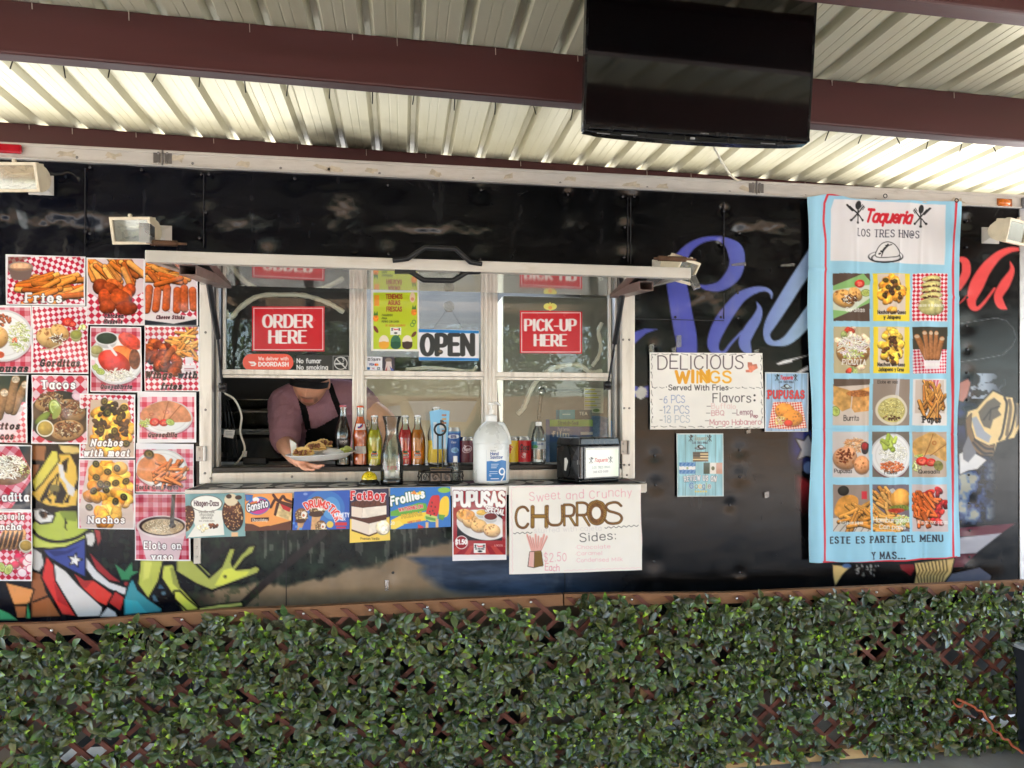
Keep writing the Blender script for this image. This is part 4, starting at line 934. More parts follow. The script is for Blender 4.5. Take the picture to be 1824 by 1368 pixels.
# ------------------------------------------------------------------ floodlights bolted to the wall
M_beige = mat('aged_enamel', (214,202,176), .45, vary=.08, vscale=20, dirt=(168,150,120), dscale=14)
M_plate = mat('wall_plate', (206,200,190), .5, vary=.08)
M_refl = mat('reflector', (222,222,206), .3, metal=.25, vary=.1, vscale=40, bump=.1, bscale=60)
M_lens = glassmat('lamp_glass', (236,238,226), .04, 1.6, haze=.12)
M_quartz = mat('quartz_tube', (225,225,215), .2, vary=.05)
def flood(px_, py_, Y, yaw, pitch, plate_px, wd=.165, ht=.105):
    c = W(px_, py_, Y); M3 = Matrix.Rotation(R(yaw), 3, 'Z') @ Matrix.Rotation(R(-pitch), 3, 'X')
    T = lambda p: M3 @ Vector(p)+c
    def tb(b0):
        b0.v = [tuple(T(p)) for p in b0.v]; return b0
    w2, h2 = wd/2, ht/2
    b = MB(); n = 9; prof = [(-.004, h2*.98)]+[(.075*math.sin(math.pi*k/(n-1)), h2*.98*math.cos(math.pi*k/(n-1))) for k in range(n)]+[(-.004, -h2*.98)]
    m = len(prof)
    for s_ in (-1, 1):
        pass
    vs = [(x_, y_, z_) for x_ in (-w2*.94, w2*.94) for y_, z_ in prof]
    fs = [(k, k+1, m+k+1, m+k) for k in range(m-1)]+[tuple(range(m-1, -1, -1)), tuple(range(m, 2*m))]
    b.add(vs, fs)
    for k in range(13): zz = 0; xk = -w2*.85+k*w2*.85/6; b.box(xk-.0015, xk+.0015, .02, .05, h2*.62, h2*.98)
    t = .011
    f = MB().box(-w2, w2, -.016, .004, h2-t, h2).box(-w2, w2, -.016, .004, -h2, -h2+t).box(-w2, -w2+t, -.016, .004, -h2+t, h2-t).box(w2-t, w2, -.016, .004, -h2+t, h2-t)
    b.v = b.v+[]; n0 = len(b.v); b.v += f.v; b.f += [tuple(i+n0 for i in q) for q in f.f]
    b.lathe([(0,-.004),(.007,-.004),(.007,.006),(0,.008)], (0,-.006,h2+.005), 10, Matrix.Rotation(R(90), 3, 'X'))
    o = obj('flood_light', tb(b), M_beige, trailer, bevel=.0015)
    r = MB().hexa([(-w2*.6,.048,-h2*.35),(w2*.6,.048,-h2*.35),(w2*.6,.048,h2*.35),(-w2*.6,.048,h2*.35),(-w2+t,.0,-h2+t),(w2-t,.0,-h2+t),(w2-t,.0,h2-t),(-w2+t,.0,h2-t)])
    r.f = [(0,1,2,3),(0,4,5,1),(1,5,6,2),(2,6,7,3),(3,7,4,0)]
    # the reflector sits in front of the housing's own back: shift slightly forward
    r.v = [(x_, y_-.004, z_) for x_, y_, z_ in r.v]
    obj('reflector', tb(r), M_refl, o)
    obj('bulb', tb(MB().tube([(-w2*.5,.010,.006),(w2*.5,.010,.006)], .005, 10).tube([(-w2*.62,.010,.006),(-w2*.5,.010,.006)], .011, 10).tube([(w2*.5,.010,.006),(w2*.62,.010,.006)], .011, 10)), M_quartz, o, smooth=True)
    obj('lens', tb(MB().box(-w2+t*.8, w2-t*.8, -.0105, -.0085, -h2+t*.8, h2-t*.8)), M_lens, o)
    pp = W(plate_px[0], plate_px[1], YW-.01); s_ = .045
    b = MB().add([(pp.x-s_,YW-.001,pp.z-s_*.85),(pp.x+s_,YW-.001,pp.z-s_*.85),(pp.x+s_,YW-.001,pp.z+s_*.85),(pp.x-s_,YW-.001,pp.z+s_*.85),(pp.x-s_,YW-.006,pp.z-s_*.85),(pp.x+s_,YW-.006,pp.z-s_*.85),(pp.x+s_,YW-.006,pp.z+s_*.85),(pp.x-s_,YW-.006,pp.z+s_*.85),(pp.x-.016,YW-.026,pp.z-.012),(pp.x+.016,YW-.026,pp.z-.012),(pp.x+.016,YW-.026,pp.z+.012),(pp.x-.016,YW-.026,pp.z+.012)],
        [(0,1,5,4),(1,2,6,5),(2,3,7,6),(3,0,4,7),(4,5,9,8),(5,6,10,9),(6,7,11,10),(7,4,8,11),(8,9,10,11),(3,2,1,0)])
    b.tube([(pp.x, YW-.02, pp.z), T((0,.07,0))], .009, 8); b.lathe([(0,-.003),(.005,-.003),(.005,.002)], (pp.x+.03, YW-.012, pp.z), 8, Matrix.Rotation(R(90), 3, 'X'))
    obj('wall_bracket', b, M_plate, o)
flood(32, 316, 2.93, -8, -14, (72, 329)); flood(237, 411, 2.93, -10, -14, (284, 418), .155, .1)
flood(1218, 482, 2.88, 38, -30, (1180, 478), .15, .1); flood(1806, 413, 2.93, 22, -12, (1766, 419))
M_silver = mat('bright_zinc', (196,196,196), .28, metal=.85)
A = W(1232, 492, 2.84); B = W(1242, 514, 2.82)
b = MB().bar(A, B, .028, .016, (0,-1,0)).bar(A.lerp(B,.62), A.lerp(B,.70), .029, .018, (0,-1,0)); b.tube([A, A+Vector((-.012,.02,.03))], .002, 6).tube([A+Vector((.006,0,0)), A+Vector((-.004,.02,.032))], .002, 6)
obj('photo_sensor', b, M_silver, trailer, bevel=.002)

# ------------------------------------------------------------------ inside the trailer
M_steel = mat('stainless', (150,150,146), .3, metal=.9, vary=.08, vscale=6, stretch=(1,1,12))
zi = W(640, 829, 3.24).z
tag(obj('inner_counter', MB().box(-1.15, 2.3, YW+.175, 3.62, zi-.04, zi-.0005), mat('counter_white', (220,218,210), .4), bevel=.004), 'pale counter inside the service window', 'counter')
b = MB().box(-2.4, W(633,700,4.35).x, 4.35, 4.42, .64, 2.45); tag(obj('dark_partition', b, mat('smoked_steel', (58,58,58), .45, metal=.4, vary=.2, vscale=3)), 'dark steel back panel behind the worker', 'panel')
xa, xb = W(640, 700, 4.95).x, W(880, 700, 4.95).x
fr = thing('refrigerator', 'white upright refrigerator behind the middle window', 'refrigerator', ((xa+xb)/2, 5.2, .635))
obj('cabinet', MB().box(xa, xb, 4.97, 5.52, .635, 1.80), mat('fridge_white', (230,222,200), .4, vary=.05), fr, bevel=.01)
obj('door', MB().box(xa+.004, xb-.004, 4.93, 4.966, .75, 1.79), mat('fridge_white', (230,222,200), .4, vary=.05), fr, bevel=.01)
obj('handle', MB().tube([(xa+.06,4.925,1.2),(xa+.06,4.895,1.22),(xa+.06,4.895,1.62),(xa+.06,4.925,1.64)], .010, 8), M_steel, fr, smooth=True)
tag(obj('dark_filler_box', MB().hexa([(-1.6,4.55,1.86),(1.2,4.55,1.86),(1.2,5.5,1.86),(-1.6,5.5,1.86),(-1.6,4.9,2.42),(1.2,4.9,2.42),(1.2,5.5,2.42),(-1.6,5.5,2.42)]), mat('smoked_steel', (58,58,58), .45, metal=.4, vary=.2, vscale=3), bevel=.004), 'added dark steel box above the refrigerator, darkening the upper middle pane', 'filler box')  # added box, stands in for the dark reflection in the upper pane
M_paper = mat('plain_paper', (232,230,224), .8, vary=.04)
def plain_sheet(quad, Y, label, nm='paper_sheet', col=(222,224,226)):
    return sheet(nm, quad, Y, lambda cv: None, label, 'paper', kind='paper', base=col, ripple=.006, res=2.5)
plain_sheet([(727,714),(850,714),(830,752),(742,748)], 4.91, 'white paper sheet on the pale refrigerator door, wider one')
plain_sheet([(691,724),(712,722),(718,752),(694,754)], 4.91, 'small white paper on the refrigerator left of the wider sheet')
b = MB().box(-2.0, W(626,700,3.95).x, 3.95, 4.34, 1.40, 1.43); bs = obj('back_shelf', b, M_steel, bevel=.003); tag(bs, 'steel shelf carrying the bowls behind the worker', 'shelf')
for (a_, b_, w_, h_, lab) in ((452, 738, .19, .085, 'wide shallow steel mixing bowl on the back shelf'), (446, 716, .15, .05, 'smaller steel bowl stacked above the wide one')):
    p = W(a_, b_, 4.1); z0 = 1.43 if h_ > .06 else 1.53
    prof = [(0,0),(w_*.5,.002),(w_*.8,h_*.4),(w_,h_),(w_+.008,h_+.002),(w_+.006,h_+.006),(w_-.004,h_+.003),(w_*.78,h_*.45),(w_*.45,.008),(0,.006)]
    tag(obj('steel_bowl', MB().lathe(prof, (p.x, 4.14, z0), 36), mat('bowl_steel', (196,192,180), .18, metal=1, vary=.05), smooth=True), lab, 'bowl')
tag(obj('bowl_riser', MB().box(W(446,716,4.1).x-.1, W(446,716,4.1).x+.1, 4.24, 4.33, 1.43, 1.529), M_steel), 'steel box under the smaller bowl', 'box')
# cables and card terminal by the open window
pts = [W(*p) for p in ((395,690,3.2),(400,700,3.24),(418,712,3.24),(430,740,3.24),(428,770,3.25),(436,800,3.26),(424,822,3.29),(415,829,3.3))]
tag(obj('white_cable', MB().tube([Vector(p) for p in cmr(np.array(pts), 6)], .0042, 8), mat('cable_white', (214,210,196), .5), smooth=True), 'white charging cable hanging inside the window', 'cable')
g = random.Random(2)
for k in range(4):
    pts = [W(394+k*2, 690, 3.22), W(398+k*5+g.uniform(-3,3), 730, 3.27+k*.01), W(402+k*6, 775, 3.28), W(396+k*9, 822, 3.29)]
    tag(obj('black_cable', MB().tube([Vector(p) for p in cmr(np.array(pts), 6)], .003, 6), M_black, smooth=True), 'thin black cable in the bundle left of the card terminal', 'cable', 'black cables inside the window')
p = W(455, 828, 3.40); t = thing('card_terminal', 'black tablet terminal on the counter beside the open window', 'terminal', (p.x, 3.40, zi))
obj('stand', MB().box(p.x-.05, p.x+.05, 3.38, 3.44, zi, zi+.03), M_black, t, bevel=.004)
obj('tablet', MB().hexa([(p.x-.115,3.36,zi+.028),(p.x+.115,3.36,zi+.028),(p.x+.115,3.37,zi+.028),(p.x-.115,3.37,zi+.028),(p.x-.115,3.42,zi+.115),(p.x+.115,3.42,zi+.115),(p.x+.115,3.43,zi+.115),(p.x-.115,3.43,zi+.115)]), mat('tablet_black', (18,20,22), .2, coat=.3), t, bevel=.003)
obj('sticker', MB().hexa([(p.x-.05,3.357,zi+.035),(p.x-.03,3.357,zi+.035),(p.x-.03,3.36,zi+.035),(p.x-.05,3.36,zi+.035),(p.x-.05,3.371,zi+.06),(p.x-.03,3.371,zi+.06),(p.x-.03,3.374,zi+.06),(p.x-.05,3.374,zi+.06)]), M_paper, t)
p = W(410, 772, 3.3); sheet('cable_tag', [(400,765),(419,766),(415,781),(398,778)], 3.23, lambda cv: [cv.rect(402,768+k*3,414,769+k*3,(120,120,120)) for k in range(3)], 'small printed white tag on the cable bundle', 'tag', kind='paper', base=(206,204,198), res=1)
b = MB().box(-1.1, -.55, 3.66, 4.2, .64, 1.30); tag(obj('griddle', b, mat('griddle_black', (26,26,27), .4, metal=.5), bevel=.01), 'black cooking range behind the open window', 'range')
# white rolled sealing strips inside the panes
M_rub = mat('rubber_white', (236,234,224), .6, vary=.08, vscale=25, bump=.25, bscale=25)
def strip(pts, r, lab, Y=yg+.016):
    q = cmr(np.array([W(a_, b_, Y+d) for a_, b_, d in pts]), 6); g = random.Random(len(pts))
    rr_ = [r*g.uniform(.85, 1.15) for _ in q]
    tag(obj('sealing_strip', MB().tube([Vector(p) for p in q], rr_, 10), M_rub, smooth=True), lab, 'sealing strip')
strip([(402,553,0),(407,566,0),(416,562,0),(428,548,0),(460,528,0),(505,525,0),(545,527,0),(585,540,0),(612,556,0)], .0105, 'white rolled sealing strip arching above the red order sign')
strip([(922,738,.02),(934,724,.02),(946,694,.02),(962,672,.01),(985,656,0),(1015,650,0),(1035,652,0),(1052,663,0),(1072,661,0)], .011, 'white sealing strip drooping behind the right hand panes')
strip([(1072,575,0),(1066,590,0),(1070,615,0),(1066,635,0),(1055,652,0)], .009, 'short crumpled white strip beside the right window jamb')
strip([(722,658,0),(760,655,0),(800,657,0),(838,661,0),(850,652,0)], .007, 'white strip lying along the rail below the open sign')
def notice(cv):
    for k in range(5):
        cv.rect(1042, 693+k*7, 1060+(k % 3)*3, 695+k*7, (212,208,60)); cv.rect(1042, 697+k*7, 1070, 697.8+k*7, (150,150,140))
    cv.ell(1062, 731, 6, 3, (110,140,80), tex=.4)
sheet('notice_sheet', [(1040,690),(1075,692),(1075,736),(1040,734)], 3.60, notice, 'white notice with yellow highlighted lines on the inner right wall', 'notice', kind='paper', base=(226,226,206), res=.8)
pts = [W(965,695,3.8), W(1075,697,3.8)]; b = MB().tube(pts, .009, 8).tube([W(965,695,3.8), W(958,760,3.8), W(958,830,3.8)], .009, 8).ball(W(965,695,3.8), .02)
tag(obj('pipe', b, M_steel, smooth=True), 'thin steel pipe elbow inside the right hand window', 'pipe')
xw = W(890, 700, 4.2).x; tag(obj('grey_locker', MB().box(xw+.02, 2.7, 4.2, 4.7, .64, 2.2), mat('locker_grey', (140,140,132), .5, vary=.1), bevel=.006), 'pale grey cabinet behind the right hand window', 'cabinet')
# ------------------------------------------------------------------ trellis with artificial leaves in front of the trailer
YT = 2.90
M_rail = mat('stained_rail', (138,98,66), .7, vary=.22, vscale=3, stretch=(.7,8,8), bump=.15, bscale=40, dirt=(92,64,44), dscale=3)
M_slat = mat('trellis_slat', (104,58,44), .6, vary=.18, vscale=9, bump=.1, bscale=60)
M_pine = mat('raw_pine', (206,172,118), .7, vary=.15, vscale=4, stretch=(.5,8,8), bump=.1, bscale=40)
M_leaf = mat('plastic_leaf', attr=True, rough=.27, rvary=.1, vary=.25, vscale=30, spec=.5)
TOPS = [(-60,1114),(0,1113),(120,1110),(250,1098),(400,1086),(550,1081),(700,1073),(850,1066),(1000,1059),(1008,1058),(1150,1057),(1300,1056),(1450,1049),(1650,1041),(1840,1034)]
tx = [p[0] for p in TOPS]; ty = [p[1] for p in TOPS]
def topz(px_): return W(px_, np.interp(px_, tx, ty), YT).z
def x2px(x): return XY2P(x, YT, .7)[0]
g = random.Random(21)
def panel(pa, pb, lab, nleaf, xe0=None, xe1=None):
    x0, x1 = W(pa, 1080, YT).x, W(pb, 1060, YT).x
    if xe0: x0 = xe0
    if xe1: x1 = xe1
    t = thing('trellis_panel', lab, 'trellis', ((x0+x1)/2, YT, 0), 'leafy trellis panels along the trailer')
    n = 24; xs = [x0+(x1-x0)*k/n for k in range(n+1)]
    b = MB(); h = .046; dz = .022
    for k in range(n):
        za, zb_ = topz(x2px(xs[k])), topz(x2px(xs[k+1]))
        b.hexa([(xs[k],YT-.0,za-h),(xs[k+1],YT-.0,zb_-h),(xs[k+1],YT+.03,zb_-h),(xs[k],YT+.03,za-h),(xs[k],YT,za),(xs[k+1],YT,zb_),(xs[k+1],YT+.03,zb_),(xs[k],YT+.03,za)])
    rl = obj('top_rail', b, M_rail, t)
    b = MB(); k_ = 0; x = x0+.06
    while x < x1: b.ball((x, YT-.012, topz(x2px(x))-.022), .0058, 8, 5); x += .22+g.uniform(-.05,.05)
    obj('rail_screws', b, mat('bright_zinc', (196,196,196), .28, metal=.85), rl, smooth=True)
    obj('bottom_rail', MB().box(x0, x1, YT-.002, YT+.036, .012, .058), M_pine, t, bevel=.003)
    # crossing slats, two layers
    b = MB(); sp = .102; z0 = .03
    for s_ in (1, -1):
        yy = YT-.006 if s_ < 0 else YT+.006
        k = -8
        while True:
            xa = x0-1.0+k*sp; k += 1
            if xa > x1+1.0: break
            # slat leans right going up for s_=1; runs from z0 up to the rail, clipped to the panel
            ang = R(41+g.uniform(-1,1)); dx = s_/math.tan(ang)
            zlo, zhi = z0, .785; xl = xa; 
            def X(z): return xl+dx*(z-z0)
            za, zb_ = zlo, zhi
            for z_ in np.linspace(zlo, zhi, 60):
                pass
            zz_ = [z_ for z_ in np.linspace(zlo, zhi, 80) if x0+.01 <= X(z_) <= x1-.01 and z_ <= topz(x2px(X(z_)))-.004]
            if len(zz_) < 4: continue
            za, zb_ = zz_[0], zz_[-1]
            b.bar((X(za), yy, za), (X(zb_), yy, zb_), .0075, .021, (0,0,1)) if False else b.hexa(
                [(X(za)-.013,yy-.0045,za),(X(za)+.013,yy-.0045,za),(X(za)+.013,yy+.0045,za),(X(za)-.013,yy+.0045,za),(X(zb_)-.013,yy-.0045,zb_),(X(zb_)+.013,yy-.0045,zb_),(X(zb_)+.013,yy+.0045,zb_),(X(zb_)-.013,yy+.0045,zb_)])
    obj('lattice', b, M_slat, t)
    x = x0+.5
    for xp in [x0+.35+.95*k for k in range(int((x1-x0)/.95)+1)]:
        if xp < x1-.05: obj('stake', MB().box(xp-.018, xp+.018, YT+.032, YT+.058, 0, topz(x2px(xp))-.05), M_pine, t, bevel=.002)
    # leaves
    vs = []; fs = []; cs = []
    D0 = np.array([41,52,27]); 
    for c in range(nleaf):
        cx_ = g.uniform(x0, x1); pxc = x2px(cx_); zt_ = topz(pxc)
        cz_ = g.uniform(.03, zt_-.015)
        # thinner patches where the lattice shows
        d_ = vnoise(np.array([cx_*4.]), np.array([cz_*4.]), 1., 5)[0]
        if d_ < .30 and g.random() < .7: continue
        if cz_ > zt_-.05 and g.random() < .45: continue
        if 1.70 < cx_ < 1.98 and cz_ < .30 and g.random() < .75: continue
        cy_ = YT-.012-g.uniform(0, .028); nl = g.choice((3,4,4,5)); a0 = g.uniform(0, 6.28)
        tipc = np.array(g.choice(((160,206,34),(140,190,40),(118,166,48),(176,206,60)))); young = g.random() < .6
        for l in range(nl):
            a = a0+l*6.28/nl+g.uniform(-.35,.35); sc = g.uniform(.75,1.25)
            L = .043*sc; wd = .0115*sc
            if young and l == 0: L *= .6; wd *= .75
            # direction in the fence plane, leaning out of it
            out = g.uniform(.25, .95); d = Vector((math.cos(a), -out, math.sin(a)*.85-.18)).normalized()
            side_ = d.cross(Vector((g.uniform(-.35,.35), -1, g.uniform(-.1,.6)))).normalized(); nrm = side_.cross(d).normalized()
            o_ = Vector((cx_, cy_, cz_)); dr = g.uniform(.004,.018); n0 = len(vs); fold = g.uniform(.15,.5)
            sec = ((0, .12), (.22, .75), (.5, 1.0), (.78, .66), (1, .0))
            base = D0*g.uniform(.7,1.7)*np.array([1+g.uniform(-.1,.25),1,1+g.uniform(-.15,.2)])
            for s_, w_ in sec:
                ctr = o_+d*L*s_+nrm*(-dr*s_*s_)
                for q in (-1, 0, 1):
                    vs.append(tuple(ctr+side_*wd*w_*q+nrm*abs(q)*wd*w_*fold))
                    m = min(1, max(0, (s_-.48)/.4)) if (young and l < 2) else 0
                    edge = .22 if q else 0
                    cs.append(base*(1-m)*(1+edge)+tipc*m*(1.1 if l == 0 else .75))
            for k in range(4):
                for q in (0, 1): fs.append((n0+k*3+q, n0+k*3+q+1, n0+(k+1)*3+q+1, n0+(k+1)*3+q))
    b = MB(); b.v = vs; b.f = fs; b.c = np.column_stack([lin(np.array(cs).clip(0,255)), np.ones(len(cs))])
    obj('foliage', b, M_leaf, t, smooth=True, sharp=180, fix=False)
    return t
xj = W(1004, 1060, YT).x
panel(-40, 1004, 'left leafy brown trellis panel, its top rail sagging, below the posters and ice cream pictures', 1450, xe0=-1.75, xe1=xj-.003)
panel(1004, 1850, 'right leafy brown trellis panel with level top rail, below the blue banner', 1850, xe0=xj+.003, xe1=3.0)
# pale scraps and planks lying under the trailer, seen through the trellis
g = random.Random(8)
for k, (a_, b_, w_, d_, lab) in enumerate(((60,1250,.45,.02,'grey weathered plank leaning behind the leaves, at the far left'),(330,1300,.35,.0,'grey weathered plank lying behind the trellis under the ice cream pictures'),(1020,1120,.3,.05,'short pale board behind the trellis rail, under the churros poster'),(1350,1160,.5,.03,'pale board leaning behind the leaves, under the wings poster'))):
    p = W(a_, b_, 3.04); yy = 3.03
    b = MB().hexa([(p.x-w_,yy,.02),(p.x-w_*.2,yy,.02),(p.x-w_*.2,yy+.02,.02),(p.x-w_,yy+.02,.02),(p.x+w_*.2,yy+.01,p.z+.08),(p.x+w_,yy+.01,p.z+.08),(p.x+w_,yy+.03,p.z+.08),(p.x+w_*.2,yy+.03,p.z+.08)])
    tag(obj('loose_plank', b, mat('grey_plank', (128,120,108), .8, vary=.2, vscale=5)), lab, 'plank')
# orange cord
def cord(pts, r, lab, k=8):
    q = cmr(np.array(pts), k); tag(obj('extension_cord', MB().tube([Vector(p) for p in q], r, 8), mat('orange_cord', (176,92,62), .5, vary=.08), smooth=True), lab, 'cord')
pts = []
base_ = [(1712,1250,2.86),(1704,1258,2.85),(1714,1260,2.85),(1722,1250,2.85),(1733,1258,2.82),(1741,1265,2.82),(1751,1268,2.81),(1757,1280,2.8),(1766,1290,2.8),(1770,1301,2.8),(1780,1306,2.8),(1787,1316,2.79),(1796,1318,2.78),(1803,1328,2.78),(1813,1334,2.77),(1822,1342,2.76)]
cord([W(1695,1243,2.88), W(1700,1254,2.86), W(1710,1259,2.85), W(1716,1250,2.86), W(1706,1246,2.85)]+[W(*p) for p in base_[4:]], .0052, 'orange extension cord knotted on the trellis and running to the black bin')
pts = []
c = W(1712, 1300, 2.98)
for k in range(60):
    a = k*.55; r_ = .055+.02*math.sin(k*.37); pts.append((c.x+r_*math.cos(a)*1.3, 2.985+.012*math.sin(a*1.7), max(.03, c.z+.01+r_*math.sin(a))))
cord(pts, .006, 'coil of orange cord bunched behind the trellis by the ground', 3)
# tapered black bin at the right edge
p = onz(1797, 1362, 0.0); bx0 = W(1808, 1200, 2.86).x
t = thing('planter_bin', 'tall tapered black bin with a pale lid at the right edge', 'bin', (bx0+.2, 2.8, 0))
M_bin = mat('black_bin', (38,39,46), .55, vary=.1, bump=.1, bscale=80)
zt_ = .475
obj('body', MB().hexa([(bx0+.018,2.64,.005),(bx0+.38,2.64,.005),(bx0+.38,2.99,.005),(bx0+.018,2.86,.005),(bx0-.008,2.6,zt_),(bx0+.42,2.6,zt_),(bx0+.42,2.89,zt_),(bx0-.008,2.87,zt_)]), M_bin, t, bevel=.006)
obj('lid', MB().hexa([(bx0-.012,2.596,zt_+.001),(bx0+.425,2.596,zt_+.001),(bx0+.425,2.885,zt_+.001),(bx0-.012,2.872,zt_+.001),(bx0-.012,2.596,zt_+.016),(bx0+.425,2.596,zt_+.016),(bx0+.425,2.885,zt_+.016),(bx0-.012,2.872,zt_+.016)]), mat('bin_lid', (176,178,184), .4), t, bevel=.003)
# ------------------------------------------------------------------ television hung from the canopy
TYV = 2.36; a0, a1 = W(1038.5, 230, TYV), W(1441, 252, TYV)
tx0, tx1 = a0.x, a1.x; wz = tx1-tx0; zb_ = (a0.z+a1.z)/2; ht = .475
tv = thing('television', 'large black flat television hanging screen forward from the canopy purlin', 'television', ((tx0+tx1)/2, TYV, zb_))
lean = -.052                                 # the top leans towards the viewer
def tvq(x0, x1, z0, z1, y0, y1):
    f_ = lambda z: lean*(z-zb_)/ht
    return MB().hexa([(x0,TYV+y0+f_(z0),z0),(x1,TYV+y0+f_(z0),z0),(x1,TYV+y1+f_(z0),z0),(x0,TYV+y1+f_(z0),z0),(x0,TYV+y0+f_(z1),z1),(x1,TYV+y0+f_(z1),z1),(x1,TYV+y1+f_(z1),z1),(x0,TYV+y1+f_(z1),z1)])
M_tv = mat('tv_black', (14,14,15), .25, vary=.1, coat=.2)
obj('casing', tvq(tx0+.004, tx1-.004, zb_+.012, zb_+ht, .004, .032), M_tv, tv, bevel=.004)
b = tvq(tx0, tx0+.008, zb_+.012, zb_+ht+.006, -.003, .03); q = tvq(tx1-.008, tx1, zb_+.012, zb_+ht+.006, -.003, .03); b.add(q.v, q.f); q = tvq(tx0, tx1, zb_, zb_+.0115, -.006, .03); b.add(q.v, q.f); q = tvq(tx0+.0082, tx1-.0082, zb_+ht-.006, zb_+ht+.006, -.003, .03); b.add(q.v, q.f)
obj('bezel', b, M_tv, tv, bevel=.0015)
obj('screen', tvq(tx0+.0083, tx1-.0083, zb_+.0117, zb_+ht-.0062, -.001, .003), mat('tv_screen', (5,6,7), .06, rvary=.02, vary=.02, spec=.6, bump=.012, bscale=2.2, coat=1), tv)
b = MB(); n = 14; und = []
for k in range(n+1):
    s_ = k/n; und.append((tx0+.004+(wz-.008)*s_, zb_-.004-.017*math.sin(math.pi*s_)**.5))
b.prism([(tx0+.004, TYV+.004, zb_-.0005)]+[(x_, TYV+.004, z_) for x_, z_ in und]+[(tx1-.004, TYV+.004, zb_-.0005)], (0, .035, 0)); spk = obj('speaker_bar', b, M_tv, tv, bevel=.002)
b = MB()
for f0, f1 in ((.06,.115), (.165,.235), (.78,.845)): b.box(tx0+wz*f0, tx0+wz*f1, TYV+.0015, TYV+.0035, zb_-.0135, zb_-.011)
obj('speaker_slot', b, mat('slot_grey', (120,120,120), .4), spk)
xc = tx0+wz*.475; obj('power_light', MB().box(xc-.009, xc+.006, TYV-.002, TYV+.004, zb_-.014, zb_-.008), mat('logo_grey', (150,150,150), .35), spk)
def lettering(s_, x, z, h, Y, m, parent, nm='lettering', fit=None, wt=.13):
    """raised stroke letters on an upright face"""
    b = MB(); adv = 0; tot = sum((GL[c][0]+.2) if c != ' ' else .42 for c in s_)-.2; kx = fit/(tot*h) if fit else 1
    for c in s_:
        if c == ' ': adv += .42; continue
        for sm, P in GL[c][1]:
            Q = cmr(P, 3) if sm else P
            b.tube([(x+(adv+u)*h*kx, Y, z+v*h) for u, v in Q], wt*h*.5, 5)
        adv += GL[c][0]+.2
    return obj(nm, b, m, parent)
lettering('Hisense', tx0+wz*.506, zb_+.0035, .0055, TYV-.0065, mat('logo_grey', (150,150,150), .35), tv, 'logo', fit=.028)
obj('wall_mount', MB().box((tx0+tx1)/2-.06, (tx0+tx1)/2+.06, TYV+.034, TYV+.06, zb_+.15, ZR-.25).box((tx0+tx1)/2-.02, (tx0+tx1)/2+.02, TYV+.04, TYV+.06, zb_+.3, ZR-.004), mat('dark_steel', (60,58,56), .5, metal=.6), tv)
pts = [W(1262,245,2.42), W(1275,268,2.6), W(1290,296,2.9), W(1302,312,3.03), W(1312,320,3.08), W(1320,322,3.1)]
tag(obj('power_cord', MB().tube([Vector(p) for p in cmr(np.array(pts), 6)], .0045, 8), mat('cream_cord', (222,212,186), .5), smooth=True), 'cream cord from the television down to the trailer rail', 'cord')
# ------------------------------------------------------------------ printed pictures of food: reusable painters
RED_, WHT_ = (196,36,66), (238,222,228)
FRY = [(226,140,58),(214,120,44),(236,160,78),(200,100,36)]
MEAT = [(96,56,36),(120,72,46),(74,44,30),(140,92,60)]
CHEESE = [(236,160,58),(222,138,44),(240,182,84)]
SHRED = [(240,236,222),(226,220,200),(250,246,236)]
LETT = [(196,204,120),(220,222,170),(170,186,90)]
BRN = [(150,74,34),(128,58,28),(170,90,44)]
def fries(cv, cx, cy, rx, ry, n, l, r, ang=(-30,30), seed=1, cols=FRY, curve=True):
    g = random.Random(seed); P = sorted([(g.uniform(-1,1), g.uniform(-1,1)) for _ in range(n)], key=lambda p: p[1])
    for k, (u, v) in enumerate(P):
        x, y = cx+u*rx*(1-.3*v*v), cy+v*ry; a = R(g.uniform(*ang)); L = l*g.uniform(.6,1.1)/2; c = np.array(g.choice(cols))*g.uniform(.85,1.12)
        cv.cap(x-L*math.cos(a), y-L*math.sin(a)+.8, x+L*math.cos(a), y+L*math.sin(a)+.8, r*1.15, c*.35, 0, 0)
        cv.cap(x-L*math.cos(a), y-L*math.sin(a), x+L*math.cos(a), y+L*math.sin(a), r*g.uniform(.85,1.1), c, .6, .16, k)
def plate(cv, cx, cy, rx, ry, rot=0, col=(232,230,230)):
    cv.ell(cx, cy+2, rx*1.03, ry*1.03, (120,60,70), rot, .5); cv.ell(cx, cy, rx, ry, col, rot); cv.ell(cx, cy, rx, ry, (205,202,204), rot, ring=.93); cv.ell(cx, cy, rx*.8, ry*.8, (216,212,212), rot, ring=.95)
def cup(cv, cx, cy, rx, ry, fill, depth=8, col=(225,222,220)):
    cv.poly([(cx-rx,cy),(cx+rx,cy),(cx+rx*.8,cy+depth),(cx-rx*.8,cy+depth)], np.array(col)*.85); cv.ell(cx, cy+depth, rx*.8, ry*.8, np.array(col)*.85)
    cv.ell(cx, cy, rx, ry, col); cv.ell(cx, cy, rx*.86, ry*.84, fill, shade=.3, tex=.15)
def jalap(cv, pts, r=6, seed=0):
    g = random.Random(seed)
    for k, (x, y) in enumerate(pts):
        a = g.uniform(0,180); cv.ell(x, y+.8, r*1.1, r*.95, (90,50,20), a, .5); cv.ell(x, y, r, r*.86, (58,52,28), a, shade=.3, tex=.2, seed=k); cv.ell(x, y, r*.66, r*.54, (112,96,44), a, tex=.3, seed=k); cv.ell(x+r*.1, y, r*.3, r*.26, (64,56,26), a)
def lime(cv, x, y, r, rot=0):
    cv.ell(x, y, r, r*.72, (116,140,50), rot); cv.ell(x, y, r*.84, r*.58, (206,214,140), rot); cv.ell(x, y, r*.7, r*.46, (172,184,92), rot, tex=.25)
